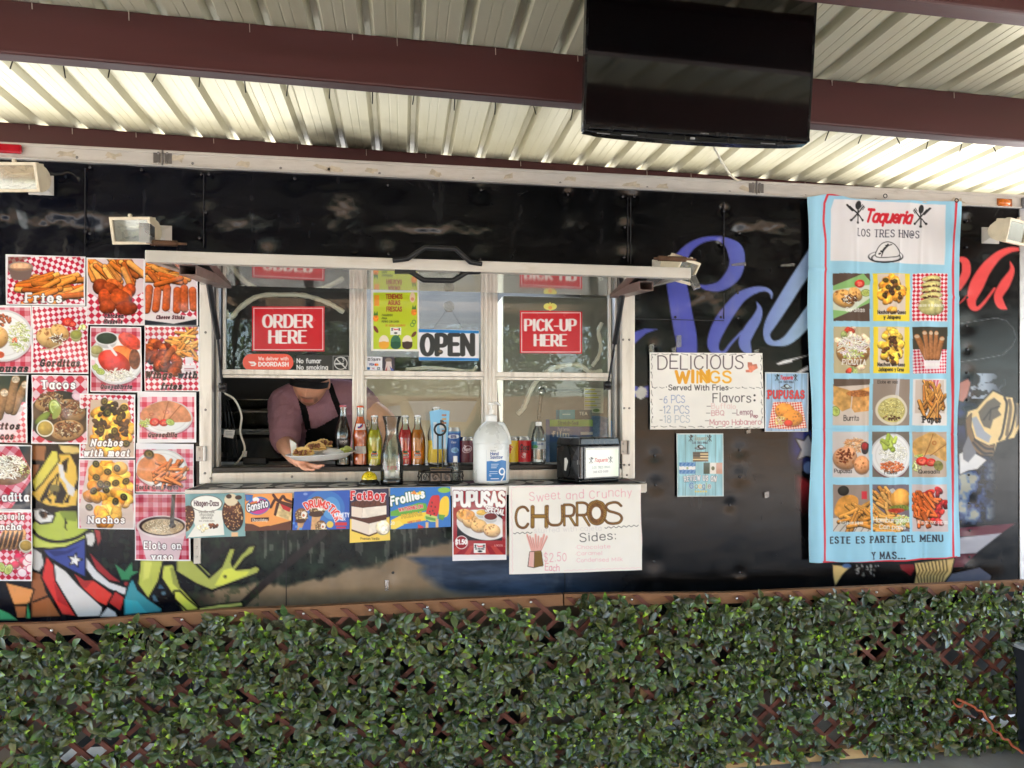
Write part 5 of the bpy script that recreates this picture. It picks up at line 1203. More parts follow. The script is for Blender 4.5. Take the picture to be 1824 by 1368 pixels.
def tomato(cv, x, y, r):
    cv.ell(x, y, r, r*.8, (206,50,44), tex=.2, shade=.4); cv.ell(x, y, r*.62, r*.46, (230,110,90), tex=.4, seed=3)
def tortilla(cv, cx, cy, rx, ry, rot=0, col=(226,176,112), seed=3):
    cv.ell(cx, cy+1.5, rx*1.03, ry*1.05, (96,58,34), rot, .6); cv.ell(cx, cy, rx, ry, col, rot, shade=.35, tex=.14, seed=seed)
    g = random.Random(seed)
    for k in range(int(rx/1.6)):
        a = g.uniform(0,6.28); q = math.sqrt(g.random())*.85; cv.ell(cx+rx*q*math.cos(a)*math.cos(R(rot)), cy+ry*q*math.sin(a)+rx*q*math.cos(a)*math.sin(R(rot)), g.uniform(1,rx*.09+1), g.uniform(.8,ry*.11+.8), (150,88,44), g.uniform(0,180), g.uniform(.3,.8))
def cap_it(cv, s_, x, y, h, fit, light=True, slant=0., wt=.13):
    cv.text(s_, x, y, h, (246,244,244) if light else (26,22,24), wt, serif=.13, slant=slant, fit=fit, align='c', outline=(40,16,24) if light else (214,150,160), ow=.9 if light else .5, al=1 if light else 1)
def frame_(cv, x0, y0, x1, y1, w_=2.2, col=(236,234,236)):
    for r_ in ((x0-2,y0-2,x1+2,y0+w_), (x0-2,y1-w_,x1+2,y1+2), (x0-2,y0,x0+w_,y1), (x1-w_,y0,x1+2,y1)): cv.rect(*r_, col)
def logo(cv, cx, cy, s_, taq=(206,40,52), small=True):
    """crossed cutlery, script word, name line and a taco on a plate; s_ = total width"""
    k = s_/150.
    for sx in (-1, 1):
        ox = cx+sx*57*k; oy = cy
        for dx in (-1, 1): cv.seg([(ox-dx*11*k, oy-14*k),(ox+dx*11*k, oy+16*k)], max(.5,1.5*k), max(.5,1.5*k), (34,38,38))
        cv.seg([(ox, oy-12*k),(ox, oy+19*k)], max(.45,1.3*k), max(.45,1.3*k), (34,38,38)); cv.ell(ox+1*k, oy-16*k, 4.6*k, 7*k, (34,38,38)); cv.poly([(ox-sx*6*k-3*k,oy-12*k),(ox-sx*9*k-5*k,oy-21*k),(ox-sx*15*k,oy-15*k),(ox-sx*10*k,oy-8*k)], (34,38,38))
    cv.text('Taqueria', cx, cy+9*k, 21*k, taq, .11, wx=.10, cond=.9, slant=.28, gap=.1, fit=80*k, align='c', rot=-3 if s_ > 120 else 0)
# ------------------------------------------------------------------ sixteen laminated menu pictures left of the window
MENU = 'laminated menu pictures taped left of the window'
YP = YW-.014
def menu(name, quad, paint, label, dy=0.): return sheet(name, quad, YP-dy, paint, label, 'menu picture', MENU, 'lam', ripple=.008, res=.95)
def p_fries(cv):
    cv.checks(12,455,152,545, 7.2, 62, RED_, WHT_, .9); cv.poly([(13,455),(60,455),(20,475),(13,490)], (110,70,56),.7)
    fries(cv, 92, 512, 46, 20, 34, 60, 4.6, (-28,8), 4); cup(cv, 37, 475, 22, 9, (226,178,140), 17, (150,140,134)); cv.poly([(15,478),(59,478),(52,498),(24,500)],(120,84,74),.55)
    cap_it(cv, 'Fries', 80, 538, 15, 66); frame_(cv, 13, 456, 151, 543, 1.6)
menu('menu_picture', [(10,453),(152,457),(152,545),(12,543)], p_fries, 'menu picture of french fries with a metal cup of dip')
def p_nug(cv):
    cv.checks(154,458,260,582, 8.5, 42); cv.poly([(156,460),(257,460),(257,520),(200,545),(156,520)], (222,202,206)); fries(cv, 205, 478, 46, 16, 26, 46, 4.6, (20,70), 6)
    cv.blobs(200, 528, 36, 26, 9, 17, 13, [(176,84,36),(160,68,28),(150,60,26)], 5, .7, .35); cv.ell(192,547,15,13,(150,62,28),shade=.6,tex=.3); cv.ell(226,549,19,13,(142,56,26),shade=.6,tex=.3)
    cap_it(cv, 'Chicken', 204, 566, 6.5, 34, False, .25); cap_it(cv, 'Nuggets', 203, 576, 6.5, 33, False, .25); frame_(cv,155,460,257,579,1.6)
menu('menu_picture', [(154,459),(257,461),(258,580),(155,579)], p_nug, 'menu picture of brown chicken nuggets under yellow fries')
def p_stick(cv):
    cv.checks(256,460,354,582, 8.5, 40); cv.poly([(258,462),(330,462),(350,500),(350,550),(258,560)], (226,210,214)); fries(cv, 300, 484, 44, 20, 24, 50, 4.2, (-20,60), 9)
    for k, x in enumerate((266,281,298,316,328,343)): cv.cap(x, 514+(k%2)*4, x-5+k*1.4, 552-(k%3)*2, 7.2, (186,86,40), .7, .2, k)
    cv.poly([(258,560),(300,556),(350,566),(352,582),(258,582)], (226,218,220)); cv.poly([(258,570),(310,577),(352,568),(352,582),(258,582)], (36,40,48)); cap_it(cv,'Cheese Sticks',304,568,5.6,50,False,.25); frame_(cv,257,463,352,581,1.6)
menu('menu_picture', [(257,462),(352,465),(353,580),(257,580)], p_stick, 'menu picture of a row of fried cheese sticks under fries')
def p_pup(cv):
    cv.checks(-40,545,58,666, 9, 0, (190,40,66), (226,170,182), gingham=True); plate(cv, 5, 598, 53, 46); cv.blobs(2, 570, 18, 10, 30, 3, 3, [(150,70,40),(120,60,36)], 1); tortilla(cv, -8, 600, 22, 20); cv.bits(34, 600, 18, 26, 190, 13, .9, SHRED+LETT, None, 3, .3); cv.blobs(24,606,6,5,8,2,2,[(214,110,80)],2); cv.ell(0,632,8,6,(206,80,40),tex=.3)
    cap_it(cv, 'Pupusas', 14, 662, 11.5, 74, False, .25, .15); frame_(cv,-50,546,57,665,2)
menu('menu_picture', [(-42,543),(57,545),(57,665),(-42,664)], p_pup, 'menu picture of pupusas with shredded cabbage, cut by the left edge of the frame')
def p_gor(cv):
    cv.checks(58,545,160,666, 6.8, 38); tortilla(cv, 88, 602, 24, 17, 18, (206,164,104)); tortilla(cv, 108, 592, 18, 13, 35, (214,168,104), 5); cv.bits(104, 603, 13, 7, 50, 8, .9, SHRED+MEAT, None, 3); tomato(cv, 122, 574, 10); tomato(cv, 130, 578, 7); cv.blobs(145,584,8,5,8,3,3,LETT,2); cup(cv, 137, 597, 11, 9, (150,150,74), 5, (170,166,110)); cv.seg([(72,624),(92,622),(112,612)],1.2,1.2,(206,190,160)) 
    cap_it(cv,'Gorditas',108,652,11,71,False,.25,.15); frame_(cv,58,546,159,665,1.8)
menu('menu_picture', [(58,545),(158,546),(158,666),(57,665)], p_gor, 'menu picture of stuffed gorditas on red checked paper')
def p_que(cv):
    cv.checks(162,582,254,700, 9, 0, (186,36,62), (224,170,182), gingham=True); plate(cv, 208, 640, 48, 45); cup(cv, 191, 603, 21, 12, (46,54,38), 8, (226,222,224)); cup(cv, 173, 624, 12, 9, (168,158,100), 6, (190,180,150)); cv.ell(232,608,22,13,(214,70,50),30,tex=.35)
    cv.ell(222,634,24,16,(224,110,50),30,shade=.4,tex=.2); cv.ell(204,646,30,20,(206,52,34),28,shade=.4,tex=.2); cv.ell(240,640,10,18,(110,60,40),tex=.5); cv.seg([(195,616),(207,632)],2.4,2.4,(232,228,232)); cv.bits(212,668,26,9,70,16,.8,SHRED,None,4,.3); lime(cv,180,662,8,20); lime(cv,171,654,7,60); cv.ell(166,646,5,5,(232,190,200))
    cap_it(cv,'Quesabirria',208,692,6.6,55,False,.25); cap_it(cv,'Tacos',208,700,6,24,False,.25); frame_(cv,162,583,252,698,1.6)
menu('menu_picture', [(162,582),(252,583),(253,699),(162,698)], p_que, 'menu picture of red quesabirria tacos with a cup of dark broth', .001)
def p_wing(cv):
    cv.checks(258,580,358,700, 7, 44); fries(cv, 330, 614, 26, 22, 36, 32, 2.6, (-60,70), 12, [(230,164,84),(216,140,64),(240,184,110)]); cv.blobs(285,628,26,22,22,12,8,[(128,58,30),(150,72,34),(104,44,24)],7,.8,.4); cv.blobs(300,650,24,16,14,13,9,[(140,60,30),(110,46,26)],9,.8,.4); cv.cap(292,646,306,624,6,(160,80,40),.6,.3); cv.rect(330,636,344,648,(216,212,220)); cv.rect(324,650,350,666,(222,216,222)); cv.rect(328,656,346,657.5,(150,70,90)); cv.rect(328,660,340,661,(150,70,90))
    cap_it(cv,'Wings with',306,673,10.5,92,False,.25,.15); cap_it(cv,'fries',306,693,10,38,False,.25,.15); frame_(cv,258,581,355,697,1.6)
menu('menu_picture', [(258,580),(355,582),(356,697),(258,696)], p_wing, 'menu picture of glossy chicken wings beside fries', .001)
def p_taq(cv):
    cv.rect(-60,660,60,730,(60,62,46)); cv.checks(-60,716,60,790, 7, 40, (206,90,100), (232,206,210)); cv.poly([(-40,728),(44,722),(28,772),(-30,775)], (226,206,210)); cv.ell(2,728,42,10,(200,180,180))
    for x0,y0,x1,y1 in ((-20,690,-8,740),(8,700,-2,742),(46,686,24,732),(28,676,16,730)): cv.cap(x0,y0,x1,y1,8,(140,104,70),.6,.2); cv.ell(x0,y0,7,6,(206,190,166),tex=.4)
    cap_it(cv,'Taquitos',-2,764,10.5,78,False,.25,.14); cap_it(cv,'locos',6,782,10.5,40,False,.25,.14); frame_(cv,-50,667,49,790,2)
menu('menu_picture', [(-42,666),(50,668),(50,789),(-42,787)], p_taq, 'menu picture of rolled taquitos in a white cup, below the cut-off pupusas picture')
def p_tac(cv):
    cv.checks(56,667,160,792, 12.5, 45, RED_, (226,190,202)); cv.ell(108,742,56,46,(66,52,38),tex=.5)
    tortilla(cv,88,716,26,16,-15,(176,136,88)); tortilla(cv,128,730,26,18,20,(170,130,84),6); tortilla(cv,120,766,30,18,-6,(180,140,92),7)
    for cx_,cy_,s_ in ((90,712,1),(128,726,2),(122,764,3),(100,735,4)): cv.bits(cx_,cy_,22,13,130,7,1.5,MEAT+[(150,120,84),(196,180,150)],None,s_,.5)
    for x,y in ((138,706),(150,714)): cv.ell(x,y,9,7,(226,180,196),20); cv.ell(x,y,6,4.5,(236,206,214),20)
    cv.ell(76,745,17,7,(120,132,56),-38,shade=.5); lime(cv,98,726,15,70); cv.ell(102,735,13,6,(150,160,80),-60); cup(cv,81,763,16,15,(176,148,72),3,(226,222,206))
    cap_it(cv,'Tacos',106,692,13.5,62,True); frame_(cv,57,668,157,790,1.8)
menu('menu_picture', [(57,668),(158,669),(157,791),(56,790)], p_tac, 'menu picture titled tacos with lime wedges and green salsa')
def p_nwm(cv):
    cv.checks(142,700,244,818, 7, 50); cv.poly([(162,712),(228,712),(240,800),(240,818),(150,818),(160,740)], (206,180,160)); cv.blobs(200,762,34,46,46,13,9,CHEESE,3,.6,.3); cv.blobs(200,756,32,40,60,6,4,[(60,44,34),(80,54,36),(44,34,26)],6,.6,.4); jalap(cv,[(180,765),(205,768),(192,735),(214,745),(186,715),(225,790),(222,726)],7,3)
    cap_it(cv,'Nachos',192,794,11,58,True,.22,.15); cap_it(cv,'with meat',192,812,11,82,True,.22,.15); frame_(cv,143,702,241,816,1.8)
menu('menu_picture', [(143,701),(242,703),(241,816),(142,816)], p_nwm, 'menu picture of nachos covered in dark meat', .001)
def p_qsd(cv):
    cv.rect(244,696,356,790,(232,230,234)); cv.checks(249,707,347,782, 9, 0, (200,50,80), (232,190,202), gingham=True); plate(cv,297,744,46,30); cv.poly([(250,742),(256,728),(276,718),(300,714),(325,722),(338,736),(340,750),(320,752),(290,752),(258,750)],(214,142,104),smooth=True,tex=.25); cv.seg([(300,716),(290,752)],.8,.8,(150,90,64)); cv.seg([(322,722),(296,752)],.8,.8,(150,90,64)); cv.ell(296,734,6,4,(196,112,84),ring=.6); cv.ell(270,738,5,3,(190,110,80),ring=.5)
    cv.bits(263,754,13,6,30,8,1.2,LETT,None,2); tomato(cv,276,752,9); tomato(cv,292,753,8); lime(cv,303,752,8,20); cap_it(cv,'Quesadilla',290,778,7,52,False,.25)
menu('menu_picture', [(245,697),(350,699),(350,788),(245,789)], p_qsd, 'menu picture of a folded quesadilla with tomato on a white plate')
def p_pic(cv):
    cv.rect(-60,790,60,912,(44,46,52)); i = cv.sel(-60,790,60,912); c0 = cv.C[i].copy(); cv.checks(-60,790,60,912, 11, 35, (186,34,60), (222,178,190), gingham=True); d = cv.polyd([(-60,790),(30,790),(58,840),(58,852),(20,905),(-60,912)], cv.x[i], cv.y[i]); m = (d/cv.res+.5).clip(0,1)[:,None]; cv.C[i] = cv.C[i]*m+c0*(1-m)
    cv.ell(14,838,40,26,(120,84,56),tex=.4); cv.bits(16,832,32,20,230,11,1,SHRED,None,8,.35); cv.bits(44,838,9,10,30,6,1.4,LETT+MEAT,None,3)
    cap_it(cv,'Picadita',14,892,13.5,78,True); frame_(cv,-50,793,57,909,1.8)
menu('menu_picture', [(-42,790),(57,793),(57,910),(-42,908)], p_pic, 'menu picture of a picadita piled with white cheese, left of the frog hat')
def p_plan(cv):
    cv.checks(-60,908,60,1036, 8, 48, (190,34,62), (226,186,198)); 
    for k in range(5): cv.ell(6+k*8,962-k%2*2,7,20,(206,148,96),15,shade=.5,tex=.25,seed=k); cv.ell(4+k*8,962,3,17,(74,52,38),15,tex=.5)
    cup(cv,46,972,12,11,(170,140,72),5,(214,206,190)); 
    for x,y in ((33,992),(28,1006),(41,1000)): cv.ell(x,y,8,7,(190,40,80),shade=.5)
    for x,y in ((48,1002),(40,1020),(52,994),(55,1013)): cv.ell(x,y,9,8,(200,80,120),30); cv.ell(x,y,7.6,6.6,(240,222,228),30)
    lime(cv,4,1010,9,70); lime(cv,16,1014,10,-60); cap_it(cv,'Tacos a la',10,925,10,68,True); cap_it(cv,'plancha',8,943,10,62,True); frame_(cv,-50,911,57,1034,1.8)
menu('menu_picture', [(-42,909),(57,910),(57,1035),(-42,1034)], p_plan, 'menu picture of folded tacos with radishes and limes, lowest at the left edge')
def p_nac(cv):
    cv.checks(140,816,242,944, 8, 0, (196,60,84), (232,190,202), gingham=True); cv.poly([(158,820),(228,820),(240,930),(238,942),(146,942),(142,910)], (214,196,190)); cv.blobs(192,878,36,54,60,14,10,CHEESE+[(230,156,70)],5,.55,.22); cv.ell(172,838,14,12,(232,160,60),tex=.2,shade=.4); cv.ell(214,834,14,12,(236,170,74),tex=.2,shade=.4)
    jalap(cv,[(172,826),(193,840),(209,834),(173,850),(192,862),(180,862),(207,860),(225,857),(168,874),(160,903),(206,893),(221,885),(190,872)],6.5,4); cap_it(cv,'Nachos',192,931,11,66,True); frame_(cv,141,818,240,942,1.8)
menu('menu_picture', [(141,818),(241,819),(240,943),(140,941)], p_nac, 'menu picture of nachos with cheese and jalapeno slices in a paper tray')
def p_tor(cv):
    cv.rect(240,786,350,880,(228,226,232)); cv.checks(242,800,344,876, 7.5, 0, (196,50,78), (230,186,198), gingham=True); plate(cv,288,834,46,34); cv.poly([(244,838),(250,820),(272,808),(292,812),(300,830),(296,850),(270,858),(248,850)],(216,138,88),smooth=True,tex=.18); fries(cv,304,842,20,16,26,34,2.8,(-70,40),5,[(206,112,60),(220,130,76)]); jalap(cv,[(266,809)],9,1); cap_it(cv,'Torta Con Papas',281,871,6.6,76,False)
menu('menu_picture', [(243,789),(345,791),(346,878),(242,877)], p_tor, 'menu picture of a torta sandwich with fries, below the quesadilla')
def p_elo(cv):
    cv.checks(238,878,342,1000, 8.5, 0, (180,30,58), (222,150,166), gingham=True); cv.poly([(244,938),(334,938),(318,1000),(262,1000)],(216,190,198)); cv.poly([(244,938),(334,938),(332,946),(246,946)],(200,170,180)); cv.ell(289,938,46,20,(222,206,208)); cv.ell(289,937,41,17,(44,24,20)); cv.ell(290,938,37,14,(190,168,134),tex=.3); cv.bits(290,937,33,12,200,3,.8,[(206,186,150),(226,210,180),(170,146,110)],None,4,.3); cv.seg([(310,880),(307,935)],3.4,3.4,(26,24,26)); cv.ell(308,936,6,4,(26,24,26))
    cap_it(cv,'Elote en',291,977,11.5,68,True); cap_it(cv,'vaso',291,997,11,38,True); frame_(cv,240,879,339,998,1.8)
menu('menu_picture', [(240,879),(340,879),(340,999),(240,998)], p_elo, 'menu picture of a white cup of corn with a black spoon', .001)
# ------------------------------------------------------------------ boxes and posters along the shelf edge
SHELFP = 'ice cream box fronts taped along the shelf edge'
def box_front(quad, paint, label, Y=YSF-.010, nm='ice_cream_picture', cat='picture', kind='card', **k): return sheet(nm, quad, Y, paint, label, cat, SHELFP if nm == 'ice_cream_picture' else None, kind, res=.8, ripple=.004, **k)
q = lambda P, ox=320, oy=840, s=4.343: [(ox+a/s, oy+b_/s) for a, b_ in P]
def choco(cv, cx, cy, rx, ry, rot, n, seed):
    cv.ell(cx, cy, rx, ry, (74,40,28), rot, shade=.4, tex=.3); g = random.Random(seed)
    for k in range(n):
        a = g.uniform(0,6.28); t = math.sqrt(g.random())*.92; cv.ell(cx+rx*t*math.cos(a), cy+ry*t*math.sin(a), g.uniform(.7,2), g.uniform(.7,1.6), g.choice(((190,140,92),(120,74,48),(52,26,20),(210,170,120))), g.uniform(0,180))
def p_hag(cv):
    i = cv.sel(325,870,445,965); n = fnoise(cv.x[i], cv.y[i], 22, 5); cv.C[i] = np.array([150,186,186])*(1-n[:,None])+np.array([96,140,146])*n[:,None]
    cv.poly(q([(75,300),(110,290),(330,300),(345,490),(60,510),(120,420)]), (236,232,222)); choco(cv,332,924,14,24,15,60,2); choco(cv,415,917,19,30,-6,120,3); cv.ell(412,890,12,11,(222,204,172)); cv.ell(408,884,5,4,(60,36,26)); cv.ell(425,886,6,4,(60,36,26)); cv.rect(412,948,424,958,(226,184,140))
    cv.ell(368,897,27,14,(240,238,230),line=(92,74,60),lw=.8); cv.text('Häagen-Dazs',368,900.5,8.4,(60,22,34),.10,fit=44,align='c')
    for k,s_ in enumerate(('vanilla milk','chocolate','almond')): cv.text(s_,368,914+k*5.2,5,(120,112,104),.06,cond=.95,fit=28 if k<1 else 24 if k<2 else 19,align='c')
    cv.text('ice cream bars',368,929,3,(150,142,134),.06,fit=27,align='c'); cv.blobs(360,940,9,6,16,3.4,1.6,[(236,214,160),(244,232,200)],3,.3); cv.blobs(379,938,9,5,9,3.6,2.4,[(110,62,38),(90,48,30)],5,.6)
box_front([(330,880),(436,878),(437,955),(331,959)], p_hag, 'ice cream picture of a chocolate almond bar with an oval white badge')
def p_gan(cv):
    cv.rect(430,870,530,950,(240,158,84)); cv.poly(q([(505,400),(700,420),(880,375),(880,470),(505,470)]),(92,46,32)); cv.poly(q([(505,380),(620,430),(760,405),(880,365),(880,330),(500,330)]),(240,158,84))
    for P in ([(705,275),(740,215),(770,225),(800,190),(820,215),(870,235)],[(725,180),(760,225),(820,250)]): cv.seg(q(P),2.4,2.4,(74,34,24),smooth=True)
    cv.poly(q([(770,240),(870,275),(862,380),(735,340)]),(226,196,140),tex=.3); cv.poly(q([(775,245),(870,275),(850,312),(800,290)]),(190,36,44)); cv.poly(q([(750,240),(775,238),(745,345),(728,335)]),(70,34,26)); cv.poly(q([(770,222),(878,250),(880,290),(772,245)]),(76,38,28))
    cv.poly(q([(505,175),(570,180),(560,215),(515,230)]),(64,110,180)); cv.ell(460,901,21,16,(64,120,190),-12); cv.ell(461,902,18,13.5,(206,60,140),-12); cv.ell(456,890,6,4.5,(240,238,240)); cv.poly(q([(545,240),(600,225),(595,270),(540,290)]),(226,120,60)); cv.text('Gansito',441,911,12.5,(244,242,244),.12,slant=.2,fit=38,rot=14,outline=(24,22,40),ow=1.3)
    cv.poly(q([(553,358),(690,354),(690,380),(553,388)]),(60,26,20)); cv.text('Chocolatey',463,928.5,4.6,(244,236,220),.10,fit=27,align='c')
box_front([(437,880),(521,878),(518,944),(436,946)], p_gan, 'orange snack cake picture with an oval pink and blue badge')
def p_dru(cv):
    cv.rect(515,868,630,950,(44,88,180)); cv.ell(578,905,36,32,(70,150,206),al=.45); cv.ell(590,905,16,20,(110,180,222),al=.5)
    for cx_,cy_,s_ in ((565,902,1.),(537,918,.72),(572,938,.62)):
        cv.poly([(cx_-9*s_,cy_+12*s_),(cx_+8*s_,cy_+16*s_),(cx_-6*s_,cy_+50*s_),(cx_-12*s_,cy_+48*s_)],(206,160,112),tex=.25); cv.ell(cx_,cy_,16*s_,18*s_,(110,74,48),shade=.4,tex=.3); cv.bits(cx_,cy_,15*s_,16*s_,50,2.4,.8,[(206,176,130),(176,136,90),(226,200,150),(96,60,40)],None,4); cv.ell(cx_+6*s_,cy_-1,7*s_,9*s_,(240,234,226),tex=.1); cv.ell(cx_+5*s_,cy_,3.2*s_,3.6*s_,(196,120,76)); cv.ell(cx_-2,cy_+14*s_,13*s_,5*s_,(66,38,28))
    cv.text('DRUMSTiCK',548,893,12,(226,62,52),.13,cond=.92,fit=64,arc=34,outline=(238,230,232),ow=1.1,rot=-22); cv.text('VARIETY',609,921,7,(240,240,246),.11,cond=.8,fit=27,align='c',rot=2); cv.text('PACK',609,927,4.4,(240,240,246),.1,fit=13,align='c')
    cv.rect(597,930,618,936,(206,50,60)); cv.rect(599,938,616,941,(206,50,60)); cv.ell(588,934,6,6,(226,200,90)); cv.ell(544,880,4,2.4,(120,150,210))
    for k,(a_,b_) in enumerate(((520,930),(526,936),(533,940))): cv.rect(a_,b_,a_+5,b_+4,(90,150,214))
box_front([(524,876),(623,873),(622,942),(521,944)], p_dru, 'blue ice cream cone variety pack picture with arched red lettering')
def p_fat(cv):
    cv.rect(620,866,700,970,(42,40,72)); cv.poly([(620,922),(650,936),(700,918),(700,972),(620,972)],(240,206,92))
    for dy,h_ in ((0,0),(31,1)):
        cv.poly(q([(1330,290),(1460,225),(1600,250),(1600,300),(1470,330),(1330,310)]) if h_ == 0 else q([(1335,370),(1430,400),(1600,345),(1600,380),(1470,410),(1335,390)]),(84,44,32),tex=.2)
        cv.poly(q([(1330,268),(1415,280),(1410,360),(1330,345)] if h_ == 0 else [(1330,360),(1465,402),(1465,490),(1330,445)]),(232,216,200)); cv.poly(q([(1415,280),(1600,262),(1600,335),(1505,358),(1410,358)] if h_ == 0 else [(1465,402),(1600,370),(1600,440),(1465,490)]),(238,226,212),tex=.1)
    cv.poly(q([(1330,240),(1420,208),(1600,222),(1598,248),(1415,280),(1325,262)]),(92,48,34),tex=.25)
    for k in range(6): cv.seg(q([(1360+k*40,222+k*2),(1350+k*40,268-k*3)]),.5,.5,(60,30,22))
    cv.poly(q([(1325,345),(1420,362),(1600,330),(1600,350),(1465,402),(1325,362)]),(78,40,28)); cv.poly(q([(1330,445),(1465,490),(1600,438),(1600,450),(1465,502),(1330,458)]),(78,40,28))
    cv.ell(682,940,13,13,(238,222,190),shade=.4,tex=.2); cv.ell(684,943,8,8,(248,240,222),tex=.3); cv.text('FatBoy',657,889,13,(206,36,44),.15,serif=.12,fit=62,align='c',outline=(244,236,238),ow=1.1); cv.text('Premium Vanilla',659,961,4,(96,70,40),.07,fit=33,align='c')
box_front([(624,872),(692,870),(695,962),(623,967)], p_fat, 'tall picture of stacked ice cream sandwiches on yellow and navy')
def p_fro(cv):
    cv.rect(690,866,806,945,(36,116,196)); q2 = lambda P: q(P,680,840,3.8)
    cv.poly(q2([(60,270),(250,210),(300,215),(310,260),(140,300),(60,300)]),(96,170,62)); cv.poly(q2([(60,330),(120,300),(310,270),(300,330),(120,360),(70,350)]),(244,206,62)); cv.poly(q2([(60,345),(120,330),(150,360),(90,390),(60,388)]),(246,216,92))
    cv.poly(q2([(395,200),(430,165),(455,190),(450,290),(410,310),(385,290)]),(246,204,62),smooth=True); cv.poly(q2([(385,290),(430,295),(415,330),(385,320)]),(96,160,62)); cv.poly(q2([(330,180),(365,160),(392,175),(375,300),(300,300)]),(206,46,52),smooth=True); cv.poly(q2([(300,285),(378,305),(370,340),(330,340),(285,315)]),(196,214,120)); cv.poly(q2([(295,300),(375,320),(368,336),(300,322)]),(96,160,72))
    for a_,b_ in ((335,235),(345,265),(362,240),(325,270),(355,285),(340,210),(330,295)): cv.ell(680+a_/3.8,840+b_/3.8,1.2,1.6,(44,24,26))
    cv.rect(758,930,763,944,(226,184,130)); cv.rect(776,924,781,940,(226,184,130)); cv.poly(q2([(245,355),(290,375),(245,395)]),(206,50,56))
    cv.text('Frollies',697,900,14,(244,244,246),.15,fit=62,rot=14,slant=.1,outline=(30,96,60),ow=1.4); cv.text('WATERMELON',711,911,5.6,(206,40,52),.12,fit=43,rot=9,outline=(240,236,236),ow=.5); cv.text('PINEAPPLE',716,923,6,(238,196,60),.1,fit=36,rot=9,outline=(150,120,40),ow=.5); cv.text('VARIETY PACK',726,932,3,(200,60,90),.1,fit=24,rot=9)
    cv.poly(q2([(195,150),(220,125),(240,155)]),(236,140,50)); cv.poly(q2([(230,155),(262,128),(268,155)]),(246,206,62)); cv.ell(791,873,11,5,(140,190,70)); cv.text('20',696,934,5,(240,240,240),.09)
box_front([(695,869),(802,867),(803,938),(695,943)], p_fro, 'blue fruit bar picture with watermelon and pineapple ice lollies')
def p_pps(cv):
    cv.rect(800,864,908,1002,(232,228,230)); cv.rect(808,874,901,988,(150,34,42)); i = cv.sel(808,930,901,988); x,y = cv.x[i]-855,cv.y[i]-945; a = np.arctan2(y,x); cv.put(i,(np.sin(a*16)*6).clip(0,1)*.8,(196,72,60)); cv.rect(814,911,894,963,(40,36,38)); cv.ell(858,935,46,26,(222,218,216),12); cv.rect(895,905,901.5,965,(150,34,42)); cv.rect(807,905,813.5,965,(150,34,42)); cv.rect(808,963,901,972,(160,44,46))
    for k,(a_,b_) in enumerate(((828,918),(839,928),(853,936),(876,944))): tortilla(cv,a_,b_,15,11.5,10,(232,186,124),k+3)
    cv.ell(832,917,14,9,(222,150,60),tex=.4); cup(cv,858,913,11,6,(226,180,80),5); cup(cv,874,920,13,7,(110,34,28),6)
    cv.text('PUPUSAS',854.5,901,24,(238,234,232),.14,wx=.10,cond=.62,gap=.13,fit=90,align='c',outline=(90,24,30),ow=.8); cv.text('SPECIAL',881,914,9,(238,234,232),.12,cond=.62,fit=34,align='c',rot=-12,outline=(90,24,30),ow=.5)
    cv.ell(822,966,11.5,12,(150,34,42)); cv.ell(822,966,11.5,12,(238,234,232),ring=.9); cv.text('$1.50',822,969,7.5,(244,240,240),.14,cond=.75,fit=20,align='c'); cv.rect(844,968,865,985,(236,234,232)); logo(cv,854.5,973,20); cv.text('LOS TRES HNAS',854.5,979,2.6,(50,50,54),.07,fit=16,align='c'); cv.ell(855,982,4,1.8,(40,40,44))
    cv.text('LOCOS',888,973,3,(238,200,190),.08,fit=14,align='c')
    frame_(cv,804,868,903,999,2.2)
box_front([(805,868),(902,868),(902,997),(806,999)], p_pps, 'dark red poster reading pupusas special with four round pupusas on a plate', nm='pupusas_poster', cat='poster', kind='lam')
